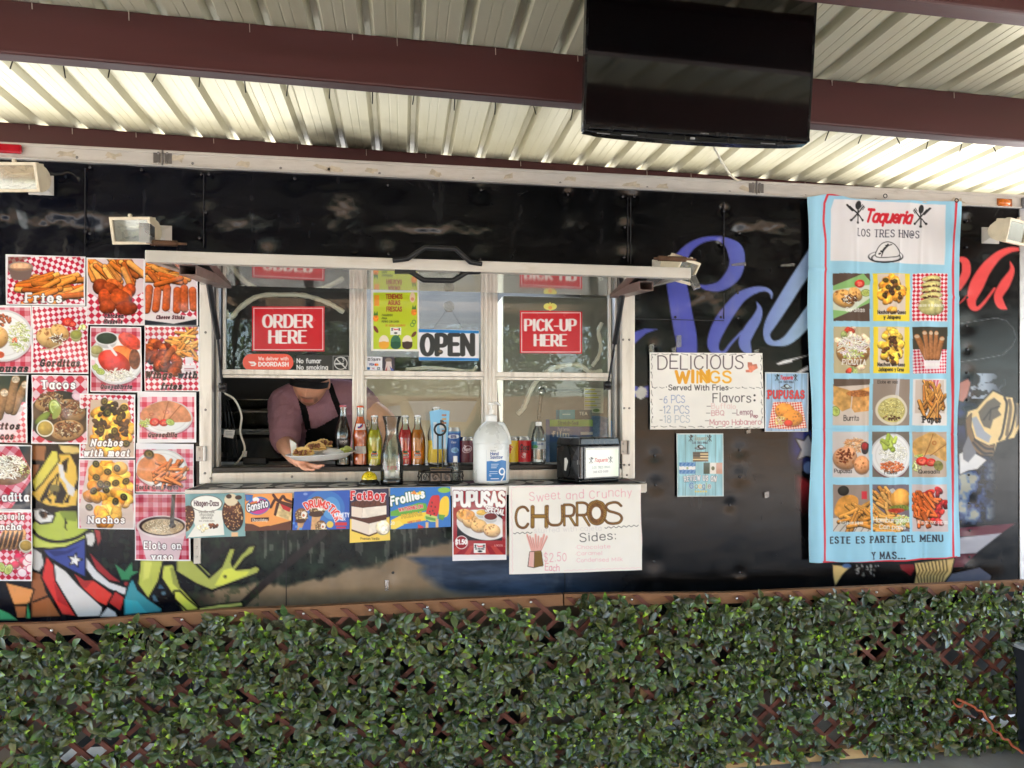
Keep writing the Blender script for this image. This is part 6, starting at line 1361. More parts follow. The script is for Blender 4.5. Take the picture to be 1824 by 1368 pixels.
def p_chu(cv):
    i = cv.sel(900,860,1150,1025); cv.C[i] = np.array([238,232,224])*(.97+.06*fnoise(cv.x[i],cv.y[i],50,3)[:,None])
    PK = (226,138,156); q3 = lambda a_,b_: (680+a_/3.8, 840+b_/3.8)
    cv.text('Sweet and Crunchy',*q3(1000,200),15,PK,.035,wx=.035,fit=182,rot=3,gap=.24,jit=.12,al=.75)
    W3 = [('C',905,990,378,238),('H',1018,1112,370,238),('U',1120,1220,362,232),('R',1235,1308,362,225),('R',1322,1402,362,212),('O',1400,1510,350,204),('S',1510,1628,352,208)]
    for ch,x0,x1,yb,yt in W3:
        wd = GL[ch][0]; h_ = (yb-yt)/3.8; kx = ((x1-x0)/3.8)/(wd*h_)
        for sm,P in GL[ch][1]:
            Q = cmr(P,4) if sm else P; X = q3(x0,0)[0]+Q[:,0]*h_*kx; Y = q3(0,yb)[1]-Q[:,1]*h_; w_ = 3.6 if ch in 'HO' else 2.3
            cv.seg(np.column_stack([X,Y]),w_,w_,(84,54,22)); cv.seg(np.column_stack([X,Y]),w_-1,w_-1,(150,112,44))
            for k in range(0,len(Q)): cv.seg([(X[k]-1.5,Y[k]-1),(X[k]+1.5,Y[k]+1.5)],.5,.5,(104,62,30))
    cv.ell(*q3(1452,280),8,12,(238,232,224)); cv.ell(*q3(1452,280),13,17.5,(120,78,36),ring=.62,tex=.4)
    for a0,a1,b0,b1 in ((890,1015,415,412),(1510,1735,380,365)):
        n = 12 if a1-a0 < 150 else 22; cv.seg([(q3(a0+(a1-a0)*k/n,0)[0],q3(0,b0+(b1-b0)*k/n)[1]+1.3*math.sin(k*1.9)) for k in range(n+1)],.5,.5,(52,46,44),.85,smooth=True)
    cv.text('stuffed with cajeta',*q3(1030,412),8.6,(214,206,206),.05,fit=120,rot=2,jit=.08,al=.8); cv.text('Sides:',*q3(1340,472),15,(58,52,52),.045,fit=64,rot=3,jit=.06)
    for k,s_ in enumerate(('*Chocolate','*Caramel','*Condensed Milk')): cv.text(s_,*q3(1308,522+k*44),6.6,PK,.04,fit=(62,48,84)[k],rot=1,jit=.06,al=.7)
    cv.text('$2.50',*q3(1096,606),15,PK,.035,fit=40,gap=.26,jit=.1,al=.9,rot=1); cv.text('Each',*q3(1105,668),11.5,PK,.05,fit=25,jit=.08)
    for k in range(8): a_ = 990+k*15; cv.seg([q3(1015+k*8,535),q3(a_-8+k*4,425+(k%3)*12)],1.7,1.7,(226,168,158)); cv.seg([q3(1019+k*8,535),q3(a_-4+k*4,432+(k%3)*12)],.35,.35,(176,104,96))
    cv.poly([q3(*p) for p in ((1000,542),(1075,535),(1090,632),(1028,648),(988,640))],(140,108,44),line=(50,36,22),lw=.7); cv.poly([q3(*p) for p in ((1000,542),(1030,540),(1028,646),(990,640))],(226,176,168),line=(50,36,22),lw=.7)
    for k in range(9): cv.seg([q3(1036+k*5.5,545),q3(1034+k*6.5,640)],.4,.4,(96,70,30))
    for P in (((875,105),(1740,80)),((875,120),(885,680)),((1230,668),(1760,650)),((1750,120),(1755,480))):
        n = 40; (a0,b0),(a1,b1) = P; cv.seg([(q3(a0+(a1-a0)*k/n,0)[0]+.9*math.cos(k*2.1),q3(0,b0+(b1-b0)*k/n)[1]+.9*math.sin(k*2.1)) for k in range(n+1)],.35,.35,(236,170,182),.6)
sheet('churros_poster', [(906,865),(1141,863),(1143,1015),(907,1023)], YSF-.010, p_chu, 'white hand lettered churros poster hanging from the right end of the shelf', 'poster', kind='paper', ripple=.010, res=.85)
# ------------------------------------------------------------------ posters on the black wall right of the window
def p_win(cv):
    i = cv.sel(1150,620,1370,770); cv.C[i] = np.array([240,236,230])*(.97+.05*fnoise(cv.x[i],cv.y[i],40,3)[:,None]); q4 = lambda a_,b_: (1140+a_/4.716, 610+b_/4.716)
    def hand(s_,a_,b_,h_,fit,col,wt,**k): cv.text(s_,*q4(a_,b_),h_/4.716,col,wt,fit=fit/4.716,**k)
    hand('DELICIOUS',150,222,112,720,(74,58,62),.04,serif=0,jit=.03,rot=0); hand('WINGS',302,338,95,468,(236,176,44),.085,jit=.02); 
    for k in (0,1,2): hand('WIN'[k],(302,430,512)[k],(338,332,330)[k],95,(118,48,74)[k],(228,162,36),.12,jit=0)
    hand('Served With Fries',240,400,42,500,(54,46,46),.075,jit=.05); hand('6 PCS',200,505,60,175,(130,146,190),.045,jit=.08); hand('12 PCS',195,592,60,215,(136,150,180),.045,jit=.08); hand('18 PCS',200,676,58,215,(166,174,186),.045,jit=.08)
    for y_ in (478,570,652): cv.seg([q4(165,y_),q4(185,y_)],.5,.5,(96,90,96))
    hand('Flavors',612,500,75,318,(62,54,54),.05,jit=.06); cv.ell(*q4(962,444),1.9,1.9,(40,34,34)); cv.ell(*q4(962,486),1.9,1.9,(40,34,34))
    hand('Buffalo',600,556,42,205,(226,196,192),.06,jit=.08); hand('BBQ',600,612,40,105,(206,156,160),.07,jit=.08); hand('Lemon',815,606,44,130,(150,106,116),.07,jit=.08); hand('Pep',930,630,28,60,(150,90,100),.1); hand('Mango Habanero',585,690,44,430,(196,132,136),.065,jit=.08)
    for a_,b_ in ((560,536),(555,594),(775,594),(545,658)): cv.seg([q4(a_,b_),q4(a_+32,b_)],.45,.45,(96,82,84))
    cv.poly([q4(*p) for p in ((905,165),(940,168),(945,185),(980,180),(990,215),(955,235),(940,252),(890,250),(888,232),(915,228),(905,200))],(216,130,104),tex=.3); cv.rect(*q4(955,238),*q4(995,258),(236,232,226))
    for P,n in ((((100,98),(1020,104)),34),(((105,378),(240,380)),7),(((745,380),(1015,382)),14),(((95,705),(1030,715)),36),(((96,100),(100,700)),24),(((1016,110),(1026,700)),24)):
        (a0,b0),(a1,b1) = P; pts = [(q4(a0+(a1-a0)*k/n,0)[0]+(1.2*math.sin(k*1.9) if a1-a0 < 60 else 0), q4(0,b0+(b1-b0)*k/n)[1]+(1.2*math.sin(k*1.9) if a1-a0 >= 60 else 0)) for k in range(n+1)]
        for k in range(0,n-1,3): cv.seg(pts[k:k+3],.45,.45,(92,88,86),.8)
        for k in range(1,n,5): cv.ell(pts[k][0],pts[k][1],.9,.9,(60,56,54))
sheet('wings_poster', [(1157,628),(1358,629),(1361,763),(1158,765)], YW-.014, p_win, 'white hand lettered delicious wings poster right of the window', 'poster', kind='paper', ripple=.004, res=.8)
def planks(cv, x0, y0, x1, y1, c1, n, seed=0):
    i = cv.sel(x0,y0,x1,y1); x,y = cv.x[i],cv.y[i]; nn = fnoise(x*1.6,y*.16,7,seed,3); cv.C[i] = np.asarray(c1)*(.86+.28*nn[:,None]); w_ = (x1-x0)/n
    for k in range(1,n): cv.seg([(x0+k*w_,y0),(x0+k*w_,y1)],.4,.4,np.asarray(c1)*.6,.8)
def lockup(cv, cx, cy, s_, taq=(206,40,52)):
    logo(cv,cx,cy,s_,taq); k = s_/150; cv.text('LOS TRES HNAS',cx,cy+31*k,11*k,(44,44,60),.06,serif=.07,fit=92*k,align='c'); ty_ = cy+54*k
    cv.ell(cx,ty_+5*k,33*k,9*k,(30,34,36)); cv.ell(cx,ty_+4*k,28*k,6*k,(150,180,200)); cv.ell(cx+2*k,ty_-3*k,19*k,12*k,(34,38,40),12); cv.ell(cx+6*k,ty_-3*k,12*k,8*k,(180,206,220),12)
def p_pp2(cv):
    planks(cv,1360,662,1442,772,(150,184,218),6,3); lockup(cv,1400,673,44); cv.text('PUPUSAS',1401,709,12.5,(214,36,48),.12,serif=.10,fit=66,align='c',outline=(60,50,80),ow=.7); i = cv.sel(1360,700,1442,772); c0 = cv.C[i].copy(); cv.checks(1360,700,1442,772,3.2,38,(216,84,66),(240,214,204)); m = (cv.polyd([(1377,716),(1428,716),(1437,762),(1405,765),(1368,762)],cv.x[i],cv.y[i])/cv.res+.5).clip(0,1)[:,None]; cv.C[i] = cv.C[i]*m+c0*(1-m)
    for a_,b_ in ((1398,732),(1412,744)): tortilla(cv,a_,b_,18,14,12,(226,142,52),int(a_))
    cv.bits(1390,750,10,8,40,5,.8,[(230,190,110),(240,214,150)],None,3); cv.ell(1404,754,8,6,(206,52,40),shade=.4); frame_(cv,1363,664,1439,769,1.2,(206,214,222))
sheet('pupusas_flyer', [(1362,663),(1440,664),(1440,769),(1362,769)], YW-.014, p_pp2, 'laminated pale blue pupusas flyer beside the tall banner', 'flyer', kind='lam', ripple=.004, res=.75)
def p_rev(cv):
    planks(cv,1203,770,1292,888,(140,196,210),5,7); lockup(cv,1247,781,44,(150,160,150)); q4 = lambda a_,b_: (1140+a_/4.716, 610+b_/4.716)
    x0,y0 = q4(443,920); x1,y1 = q4(572,1000); cv.rect(x0,y0,x1,y1,(216,196,150))
    for k in range(4): cv.rect(x0,y0+k*(y1-y0)/3.5,x1,y0+(k+.5)*(y1-y0)/3.5,(84,68,56))
    cv.rect(x0,y0,x0+13,y0+9.2,(58,62,64))
    for r_ in range(3):
        for c_ in range(5): cv.ell(x0+1.5+c_*2.4,y0+1.6+r_*2.9,.5,.5,(130,130,120))
    x0,y0 = q4(328,1008); x1,y1 = q4(464,1102); h_ = (y1-y0)/3; cv.rect(x0,y0,x1,y0+h_,(52,120,186)); cv.rect(x0,y0+h_,x1,y0+2*h_,(230,234,236)); cv.rect(x0,y0+2*h_,x1,y1,(52,120,186)); cv.ell((x0+x1)/2,(y0+y1)/2,2,2,(150,170,130))
    for k in range(4): cv.seg([(x0+3+k*7,y1),(x0+7+k*7,y0+2*h_)],1.2,1.2,(96,156,206)); cv.seg([(x0+3+k*7,y0+h_),(x0+7+k*7,y0)],1.2,1.2,(96,156,206))
    x0,y0 = q4(533,1010); x1,y1 = q4(692,1104); w_ = (x1-x0)/3; cv.rect(x0,y0,x0+w_,y1,(40,70,62)); cv.rect(x0+w_,y0,x0+2*w_,y1,(226,222,214)); cv.rect(x0+2*w_,y0,x1,y1,(196,150,132)); cv.ell(x0+1.5*w_,(y0+y1)/2,3,3.6,(84,90,62),tex=.4)
    cv.text('REVIEW US ON',*q4(508,1158),8.2,(240,240,240),.12,serif=.08,fit=57,align='c',arc=190,outline=(84,96,110),ow=.6)
    gx_ = q4(418,1225); xx = gx_[0]
    for ch,c_ in zip('Google',((96,140,190),(120,160,150),(206,190,130),(110,150,180),(130,180,150),(150,150,150))): cv.text(ch,xx,gx_[1],9.6,c_,.11,outline=(214,226,226),ow=.5); xx += 9.4 if ch == 'G' else 6.6 if ch != 'l' else 3.4
    for k in range(5):
        c_ = q4(468+k*21.5,1252); cv.poly([(c_[0]+(2.5 if j%2==0 else 1.1)*math.sin(j*math.pi/5),c_[1]-(2.5 if j%2==0 else 1.1)*math.cos(j*math.pi/5)) for j in range(10)],(226,206,96))
    frame_(cv,1206,773,1288,884,1.,(190,206,210))
sheet('review_flyer', [(1205,772),(1288,772),(1289,884),(1206,885)], YW-.014, p_rev, 'small turquoise flyer with three flags below the wings poster', 'flyer', kind='lam', ripple=.004, res=.75)
# tall cloth banner
def p_ban(cv):
    i = np.arange(len(cv.x)); x,y = cv.x,cv.y; cv.C[:] = (156,206,230)
    RD = (214,54,66)
    cv.seg([(1475,346),(1468,362),(1466,395),(1470,430),(1469,600),(1468,800),(1467,998)],2.2,2.2,RD); cv.seg([(1475,346),(1560,349),(1640,355),(1697,357)],1.5,1.5,RD); cv.seg([(1702,358),(1698,420),(1698,700),(1699,990)],2.2,2.2,RD); cv.seg([(1464,1000),(1500,1004),(1600,999),(1706,993)],1.8,1.8,RD)
    cv.poly([(1487,354),(1684,365),(1681,472),(1480,464),(1481,372)],(226,224,226)); n = fnoise(x,y,60,3)
    q5 = lambda a_,b_: (1420+a_/4.023, 340+b_/4.023)
    for ox,oy,sx in ((427,180,1),(886,205,-1)):
        for dx,tp in ((-1,'f'),(1,'k')):
            d_ = dx*sx; cv.seg([q5(ox-d_*48,oy-70),q5(ox+d_*42,oy+32)],1.2,1.2,(44,44,44)); cv.ell(*q5(ox+d_*42,oy+30),2.2,2.2,(44,44,44))
            if tp == 'f':
                for k in (-1,0,1): cv.seg([q5(ox-d_*48-8*k,oy-72+9*k*d_),q5(ox-d_*32-8*k,oy-52+9*k*d_)],.6,.6,(44,44,44))
            else: cv.seg([q5(ox-d_*68,oy-80),q5(ox-d_*30,oy-40)],2.,1.6,(44,44,44))
        cv.seg([q5(ox+5,oy-60),q5(ox,oy+48)],1.1,1.1,(44,44,44)); cv.ell(*q5(ox+8,oy-76),5,8,(44,44,44),12); cv.ell(*q5(ox,oy+50),2.2,2.4,(44,44,44))
    cv.text('Taqueria',*q5(490,215),21,(206,38,52),.12,wx=.10,cond=.9,slant=.25,gap=.09,fit=81,rot=-3); cv.text('LOS TRES HN@S',*q5(428,322),12.5,(44,44,60),.055,wx=.07,serif=.09,fit=112,rot=-2)
    c_ = q5(634,468); cv.ell(c_[0],c_[1]+1,31,11,(36,36,40)); cv.ell(c_[0],c_[1],29,9.2,(226,224,226)); cv.ell(c_[0],c_[1]+3,25,9,(36,36,40),ring=.9); cv.poly([q5(*p) for p in ((575,470),(580,420),(610,380),(650,368),(690,385),(716,425),(720,460),(690,472))],(230,228,228),line=(36,36,40),lw=1.3,smooth=True); cv.seg([q5(*p) for p in ((605,468),(620,430),(650,395),(675,385))],.8,.8,(36,36,40),smooth=True)
    g = random.Random(3)
    for k in range(16): p = q5(590+k*4,455-k*5+g.uniform(-8,8)); cv.ell(p[0],p[1],1.4,1.2,(36,36,40),g.uniform(0,180))
    C = [(1484,1550),(1555,1621),(1626,1688)]; Rw = [(487,572),(582,665),(675,758),(769,850),(863,947)]
    def cell(r,c,base): x0,x1 = C[c]; y0,y1 = Rw[r]; cv.clip = (x0,y0,x1,y1); cv.rect(x0,y0,x1,y1,base); return x0,y0,x1,y1,(x0+x1)/2,(y0+y1)/2
    def lab(s_,cx,y,h,fit,light=True,bold=.07,serif=0,**k): cv.text(s_,cx,y,h,(240,238,236) if light else (46,40,40),bold,fit=fit,align='c',serif=serif,**k)
    x0,y0,x1,y1,cx,cy = cell(0,0,(92,74,64)); cv.poly([(x0,y0+22),(x1-12,y0),(x1,y0+14),(x1,y0+52),(x0,y1-4)],(140,186,116)); cv.poly([(x0,y0+30),(x1,y0+20),(x1,y0+44),(x0+30,y1-16),(x0,y1-20)],(206,214,196)); tortilla(cv,cx-14,cy+2,20,15,22,(214,164,94)); tortilla(cv,cx+6,cy-6,14,11,35,(216,168,100),4); cv.bits(cx-4,cy+4,14,8,60,7,.8,SHRED+MEAT,None,2); tomato(cv,cx+14,cy-24,9); lime(cv,cx+26,cy-8,9); lab('Gorditas',cx+6,y1-17,7,36)
    for r,n_ in ((0,('Nachos con Queso','y Jalapeno')),(1,('Nachos con queso','Jalapeno y Carne'))):
        x0,y0,x1,y1,cx,cy = cell(r,1,(240,214,62)); cv.rect(x0+8,y0+1,x1-9,y1-11,(222,206,190)); cv.blobs(cx,cy-6,20,30,34,9,6.5,CHEESE if r == 0 else [(226,190,80),(206,160,60)],r+3,.6,.3)
        if r == 0: jalap(cv,[(cx-12,cy-30),(cx+4,cy-28),(cx-8,cy-18),(cx+10,cy-16),(cx,cy-8),(cx-14,cy-4),(cx+14,cy)],4.6,2)
        cv.blobs(cx,cy-2+r*2,17,26,26 if r else 10,4,3,[(96,62,34),(70,44,28)],r+5,.6,.3); lab(n_[0],cx,y1-13,5.6,51,False,.13); lab(n_[1],cx,y1-4,5.6,(31,47)[r],False,.13)
    x0,y0,x1,y1,cx,cy = cell(0,2,(230,210,214)); cv.checks(x0,y0,x1,y1,5,45,(206,40,60)); 
    for k in range(6): cv.ell(cx+2,y0+10+k*10,17+k,6,(206,196,130),-4,shade=.4,tex=.2); cv.bits(cx+2,y0+14+k*10,15,3,26,4,1.2,MEAT,None,k)
    cv.ell(cx+2,cy+18,23,15,(186,180,120),shade=.4,tex=.25); lab('Tacos a la plancha',cx,y1-26,5,46)
    x0,y0,x1,y1,cx,cy = cell(1,0,(190,176,140)); cv.blobs(cx,cy,36,42,40,8,5,[(206,110,60),(150,160,100),(226,200,170),(190,70,50)],5,.3,.3); tortilla(cv,cx+2,cy+2,30,24,0,(176,130,78)); cv.bits(cx+2,cy-6,26,20,180,12,1,SHRED+[(226,206,214)],None,2,.35); cv.bits(cx+2,cy+8,20,9,30,5,1.2,LETT,None,4); lab('PICADITA',cx+4,y1-16,8.5,45,True,.09,.09,slant=.12)
    x0,y0,x1,y1,cx,cy = cell(1,2,(70,66,54)); cv.checks(x0,y0+40,x1,y1,4,42,(206,60,84),(236,214,220)); cv.poly([(cx-18,cy+8),(cx+22,cy+8),(cx+14,cy+34),(cx-10,cy+34)],(232,222,226)); 
    for a_,b_ in ((-24,-24),(-12,-30),(0,-30),(12,-30),(22,-20)): cv.cap(cx+a_,cy+b_,cx+a_*.5+2,cy+14,4.6,(160,106,66),.6,.2); cv.ell(cx+a_,cy+b_,4,3,(206,180,150))
    lab('taquitos dorados',cx+6,y1-14,5,46)
    x0,y0,x1,y1,cx,cy = cell(2,0,(206,190,178)); cv.poly([(x0,y0),(x1,y0),(x1,y0+10),(x0,y0+14)],(104,86,74)); cv.poly([(x0,y0+12),(x0+32,y0+22),(x0+28,y0+52),(x0+14,y0+58),(x0,y0+44)],(206,158,92),tex=.25); cv.poly([(x0+34,y0+22),(x1,y0+14),(x1,y1-26),(x0+36,y0+60),(x0+30,y0+52)],(212,156,92),tex=.3); cv.ell(cx+12,y0+26,24,6,(170,104,54),tex=.4); lime(cv,x0+4,cy+16,9,80); lab('Burrito',cx-2,y1-9,9,28,False,.07)
    x0,y0,x1,y1,cx,cy = cell(2,1,(150,134,122)); cv.seg([(cx+12,y0),(cx+6,cy+2)],3.6,3.6,(190,184,186)); cv.ell(cx,cy+14,29,27,(214,204,186)); cv.ell(cx,cy+14,25,22,(196,184,116),tex=.2); cv.bits(cx,cy+12,22,17,120,3,1,[(214,204,140),(186,172,104)],None,4); cv.bits(cx-2,cy+28,16,4,20,3,1.2,[(120,80,60),(90,50,40)],None,5); lab('Elote en vaso',cx-8,y0+8,5.6,34,False,.06)
    x0,y0,x1,y1,cx,cy = cell(2,2,(228,222,220)); cv.rect(x0+4,y0+2,x1-4,y1-22,(206,190,180)); cv.poly([(cx-14,y0+2),(cx+18,y0+2),(cx+10,y0+20),(cx-6,y0+20)],(206,110,130)); 
    for k in range(5): cv.seg([(cx-12+k*7,y0+3),(cx-6+k*4,y0+20)],.8,.8,(240,226,228))
    fries(cv,cx+2,cy-4,22,22,34,32,2.8,(50,130),3,[(190,130,62),(206,148,76),(170,108,50)]); lab('Papas',cx+3,y1-6,10,37,False,.14,.13)
    x0,y0,x1,y1,cx,cy = cell(3,0,(206,196,192)); cv.bits(cx+6,y0+24,20,12,110,12,.9,[(226,170,120),(206,140,90),(230,190,150)],None,3,.3); tortilla(cv,cx-12,cy+6,20,20,0,(206,150,110),8); tortilla(cv,cx+18,cy+18,16,16,0,(210,146,100),9); cv.bits(cx-12,cy+2,15,13,40,3,1.4,[(110,50,30),(130,66,40)],None,6); cup(cv,x1-8,y0+26,9,8,(150,44,40),8,(70,60,60)); lab('Pupusas',x0+17,y1-8,6.6,28,False)
    x0,y0,x1,y1,cx,cy = cell(3,1,(120,110,100)); plate(cv,cx,cy+2,36,39); cv.bits(cx+2,cy-2,26,18,130,8,.9,SHRED,None,7,.4); cv.bits(cx-4,cy-20,13,10,9,16,4,[(150,170,70),(176,190,90)],(40,110),3); cv.bits(cx,cy+22,22,10,120,4,1.2,[(222,120,70),(206,96,50),(230,146,100)],None,9,.4); lab('Flautas',cx-3,y1-6,6.6,24,False)
    x0,y0,x1,y1,cx,cy = cell(3,2,(186,166,150)); cv.poly([(x0,y0+20),(x0+20,y0+4),(cx+8,y0+2),(x1,y0+20),(x1,y0+52),(cx,y0+40),(x0+6,y0+44)],(206,160,96),tex=.25,smooth=True); cv.seg([(cx+4,y0+4),(cx-12,y0+44)],.7,.7,(140,90,50)); cv.seg([(x1,y0+22),(cx-2,y0+42)],.7,.7,(140,90,50)); cv.ell(cx+6,y0+20,5,4,(176,112,60),ring=.5); cv.bits(x0+10,cy+14,10,16,30,7,1.4,LETT,None,4); tomato(cv,x0+16,cy+12,10); tomato(cv,x0+30,cy+14,9); cv.ell(cx+14,cy+20,11,9,(120,116,60),20,tex=.3); lab('Quesadilla',cx-2,y1-7,6.4,37,False)
    x0,y0,x1,y1,cx,cy = cell(4,0,(150,132,122)); cv.poly([(x0,y1-24),(x1,y1-32),(x1,y1),(x0,y1)],(206,196,186)); 
    for k in range(6): cv.seg([(x0+k*12,y1),(x0+14+k*12,y1-20)],.6,.6,(110,100,96))
    cv.poly([(x0+2,cy+8),(x0+10,cy-16),(x0+30,cy-24),(x0+44,cy-14),(x0+36,cy+8),(x0+16,cy+18)],(214,148,70),smooth=True,tex=.2); fries(cv,cx+14,cy+14,22,18,32,34,3.2,(-70,50),6,[(190,128,56),(206,146,70)]); cv.ell(x0+17,y0+11,9.5,9,(50,44,38),shade=.3); cv.rect(x1-16,y0+12,x1-6,y0+26,(206,60,70)); lab('torta con papas',x0+32,y1-14,5.2,40,True,.09)
    x0,y0,x1,y1,cx,cy = cell(4,1,(120,108,118)); cv.poly([(x0+8,y0+18),(cx,y0+6),(cx+6,y0+12),(x0+20,y0+24)],(196,190,186)); fries(cv,x0+18,cy+2,16,28,34,36,3,(30,80),7,[(222,166,92),(206,140,70)]); fries(cv,cx,y1-14,32,14,24,40,3.2,(-10,30),8,[(226,170,90),(206,146,72)]); cv.ell(cx+16,y0+26,20,19,(214,152,70),shade=.5,tex=.15); cv.ell(cx+14,y0+42,20,6,(110,120,50),tex=.4); cv.ell(cx+8,y0+46,16,4,(180,60,40),tex=.3); cv.bits(cx+18,cy+22,16,9,60,6,1.2,LETT,None,9); lab('Hamburguesa',cx,y1-17,8.5,63); lab('Con papas',cx+2,y1-5,8.5,46)
    x0,y0,x1,y1,cx,cy = cell(4,2,(206,190,190)); cv.blobs(cx+4,cy-4,28,34,36,9,5.5,[(150,34,34),(120,24,28),(176,50,42)],11,.8,.4); fries(cv,cx-10,cy+2,18,22,30,30,2.8,(0,110),9,[(226,120,60),(214,104,48)]); lab('Wings con papas',cx+4,y1-14,7,52)
    cv.clip = None; cv.text('ESTE ES PARTE DEL MENU',1480,968,11,(50,50,62),.09,wx=.12,serif=.11,fit=199,rot=1.2,word=.6); cv.text('Y MAS...',1554,996,11.5,(50,50,62),.09,wx=.12,serif=.11,fit=57,rot=2)
def banner():
    nx_, ny_ = 270, 640; s_, t_ = np.meshgrid(np.linspace(0,1,nx_), np.linspace(0,1,ny_))
    tl, tr_, br, bl = np.array((1438,353.)), np.array((1709,359.)), np.array((1710,992.)), np.array((1440,1001.)); s3, t3 = s_[...,None], t_[...,None]
    P = (tl*(1-s3)+tr_*s3)*(1-t3)+(bl*(1-s3)+br*s3)*t3
    P[...,1] += -9*np.exp(-((s_-.16)/.10)**2)*(1-t_)**3+4*np.sin(s_*math.pi)*t_**3+ -6*np.exp(-((s_-0.0)/.04)**2)*0
    P[...,0] += 6*np.sin(t_*6+1)*(s_*2-1)*.4+2.2*np.sin(t_*13+s_*2)
    cv = Cv(P[...,0], P[...,1], (156,206,230)); cv.res = 1.0; p_ban(cv)
    x, y = P[...,0], P[...,1]
    Yd = YW-.022-.008*np.sin(s_*23+2.2*np.sin(t_*3.1))*(.35+.65*t_**.5)-.015*(fnoise(x*2.2, y*.35, 46, 61, 2)-.4)-.006*np.sin((s_+t_*.6)*40)*(fnoise(x, y, 80, 63)-.3)-.012*np.exp(-((s_-.04)/.05)**2)
    for c_, w_, a_, sl in ((.36,.012,.004,.12),(.58,.010,.0035,-.05),(.75,.012,.004,.02)): Yd -= a_*np.exp(-((s_-c_-sl*(t_-.5))/w_)**2)*(t_ > .05)
    Yd -= .004*np.exp(-((t_-.2-.08*(s_-.1))/.006)**2); Yd += .002*np.exp(-((t_-.635-.02*s_)/.004)**2)
    V = Wn(x, y, Yd); V0 = Wn(x, y, np.full(s_.shape, YW-.022)); V[...,0] = V0[...,0]; V[...,2] = V0[...,2]
    o = grid_mesh('cloth_banner', V, cv.C.reshape(ny_, nx_, 3), pmat('cloth'), None, .0008)
    tag(o, 'tall light blue cloth menu banner with a grid of food pictures', 'banner')
    b = MB()
    for a_, b_ in ((1704,357),(1577,349)):
        p = W(a_, b_, YW-.03); b.tube([p+Vector((.009*math.cos(k*.628), 0, .009*math.sin(k*.628))) for k in range(10)], .0022, 6, True)
    obj('eyelet', b, M_rivet, o, smooth=True)
banner()
# ------------------------------------------------------------------ signs on the window panes
YS = yg-.004
def sgn(cv, x0, y0, x1, y1, lines, tint=(200,14,34)):
    cv.rect(x0-3,y0-3,x1+3,y1+3,tint); cv.rect(x0+2.4,y0+2.4,x1-2.4,y1-2.4,(238,226,228)); cv.rect(x0+3.8,y0+3.8,x1-3.8,y1-3.8,tint)
    for s_, yb, h_, f_ in lines: cv.text(s_,(x0+x1)/2,yb,h_,(240,232,230),.045,wx=.10,cond=.78,gap=.2,fit=f_,align='c')
    for s_, yb, h_, f_ in lines:     # a heavy left side to each letter, as on the printed sign
        cv.text(s_,(x0+x1)/2-.9,yb,h_,(240,232,230),.045,wx=.10,cond=.78,gap=.2,fit=f_,align='c')
sheet('order_sign', [(449,546),(578,546),(578,626),(449,625)], YS, lambda cv: sgn(cv,449,546,578,626,(('ORDER',583,22,87),('HERE',611,22,65))), 'red order here sign in the left pane', 'sign', kind='sign', res=.75)
sheet('pick_up_sign', [(926,553),(1037,555),(1037,630),(926,629)], YS, lambda cv: sgn(cv,926,554,1037,630,(('PICK-UP',589,20,90),('HERE',616,20,56))), 'red pick-up here sign in the right pane', 'sign', kind='sign', res=.75)
def p_dd(cv):
    cv.text('We deliver with',487,641.5,5.6,(250,236,232),.09,fit=53,align='c'); cv.text('DOORDASH',487.5,652,6.6,(250,240,238),.13,fit=54,align='c') if False else cv.text('DOORDASH',461,652,6.6,(250,240,238),.13,fit=53)
    cv.poly([(442,644),(453,644),(457,648),(454,652),(448,652),(446,650),(452,649.5),(453,648),(446,647.5)],(250,240,238))
def pill():
    nx_, ny_ = 130, 46; s_, t_ = np.meshgrid(np.linspace(-1,1,nx_), np.linspace(-1,1,ny_)); hw = 45-15+15*np.sqrt(1-(t_*.999)**2)
    X = 477.5+s_*hw; Yp = 645.5+t_*15; cv = Cv(X, Yp, (232,84,64)); cv.res = .7; p_dd(cv)
    tag(grid_mesh('delivery_sticker', Wn(X, Yp, np.full(X.shape, YS)), cv.C.reshape(ny_,nx_,3), pmat('sign'), None, .001), 'rounded red delivery sticker below the order sign', 'sticker')
pill()
def p_ns(cv):
    cv.rect(520,628,626,664,(38,40,42)); cv.rect(593,634,621,660,(190,190,190)); cv.rect(593.7,634.7,620.3,659.3,(38,40,42)); cv.text('No fumar',529,646.5,7.6,(226,226,226),.10,fit=43); cv.text('No smoking',529,658,7.6,(226,226,226),.10,fit=55)
    cv.ell(607,647,12,11.6,(200,200,200),ring=.86); cv.rect(597,646.5,612,649.5,(200,200,200)); cv.seg([(599,639),(616,656)],1.1,1.1,(200,200,200)); cv.seg([(611,644),(613,641),(610,639),(613,637)],.6,.6,(200,200,200))
sheet('no_smoking_sign', [(527,632),(622,633),(622,661),(527,660)], YS, p_ns, 'black no smoking plate beside the rounded delivery sticker', 'sign', kind='sign', res=.65)
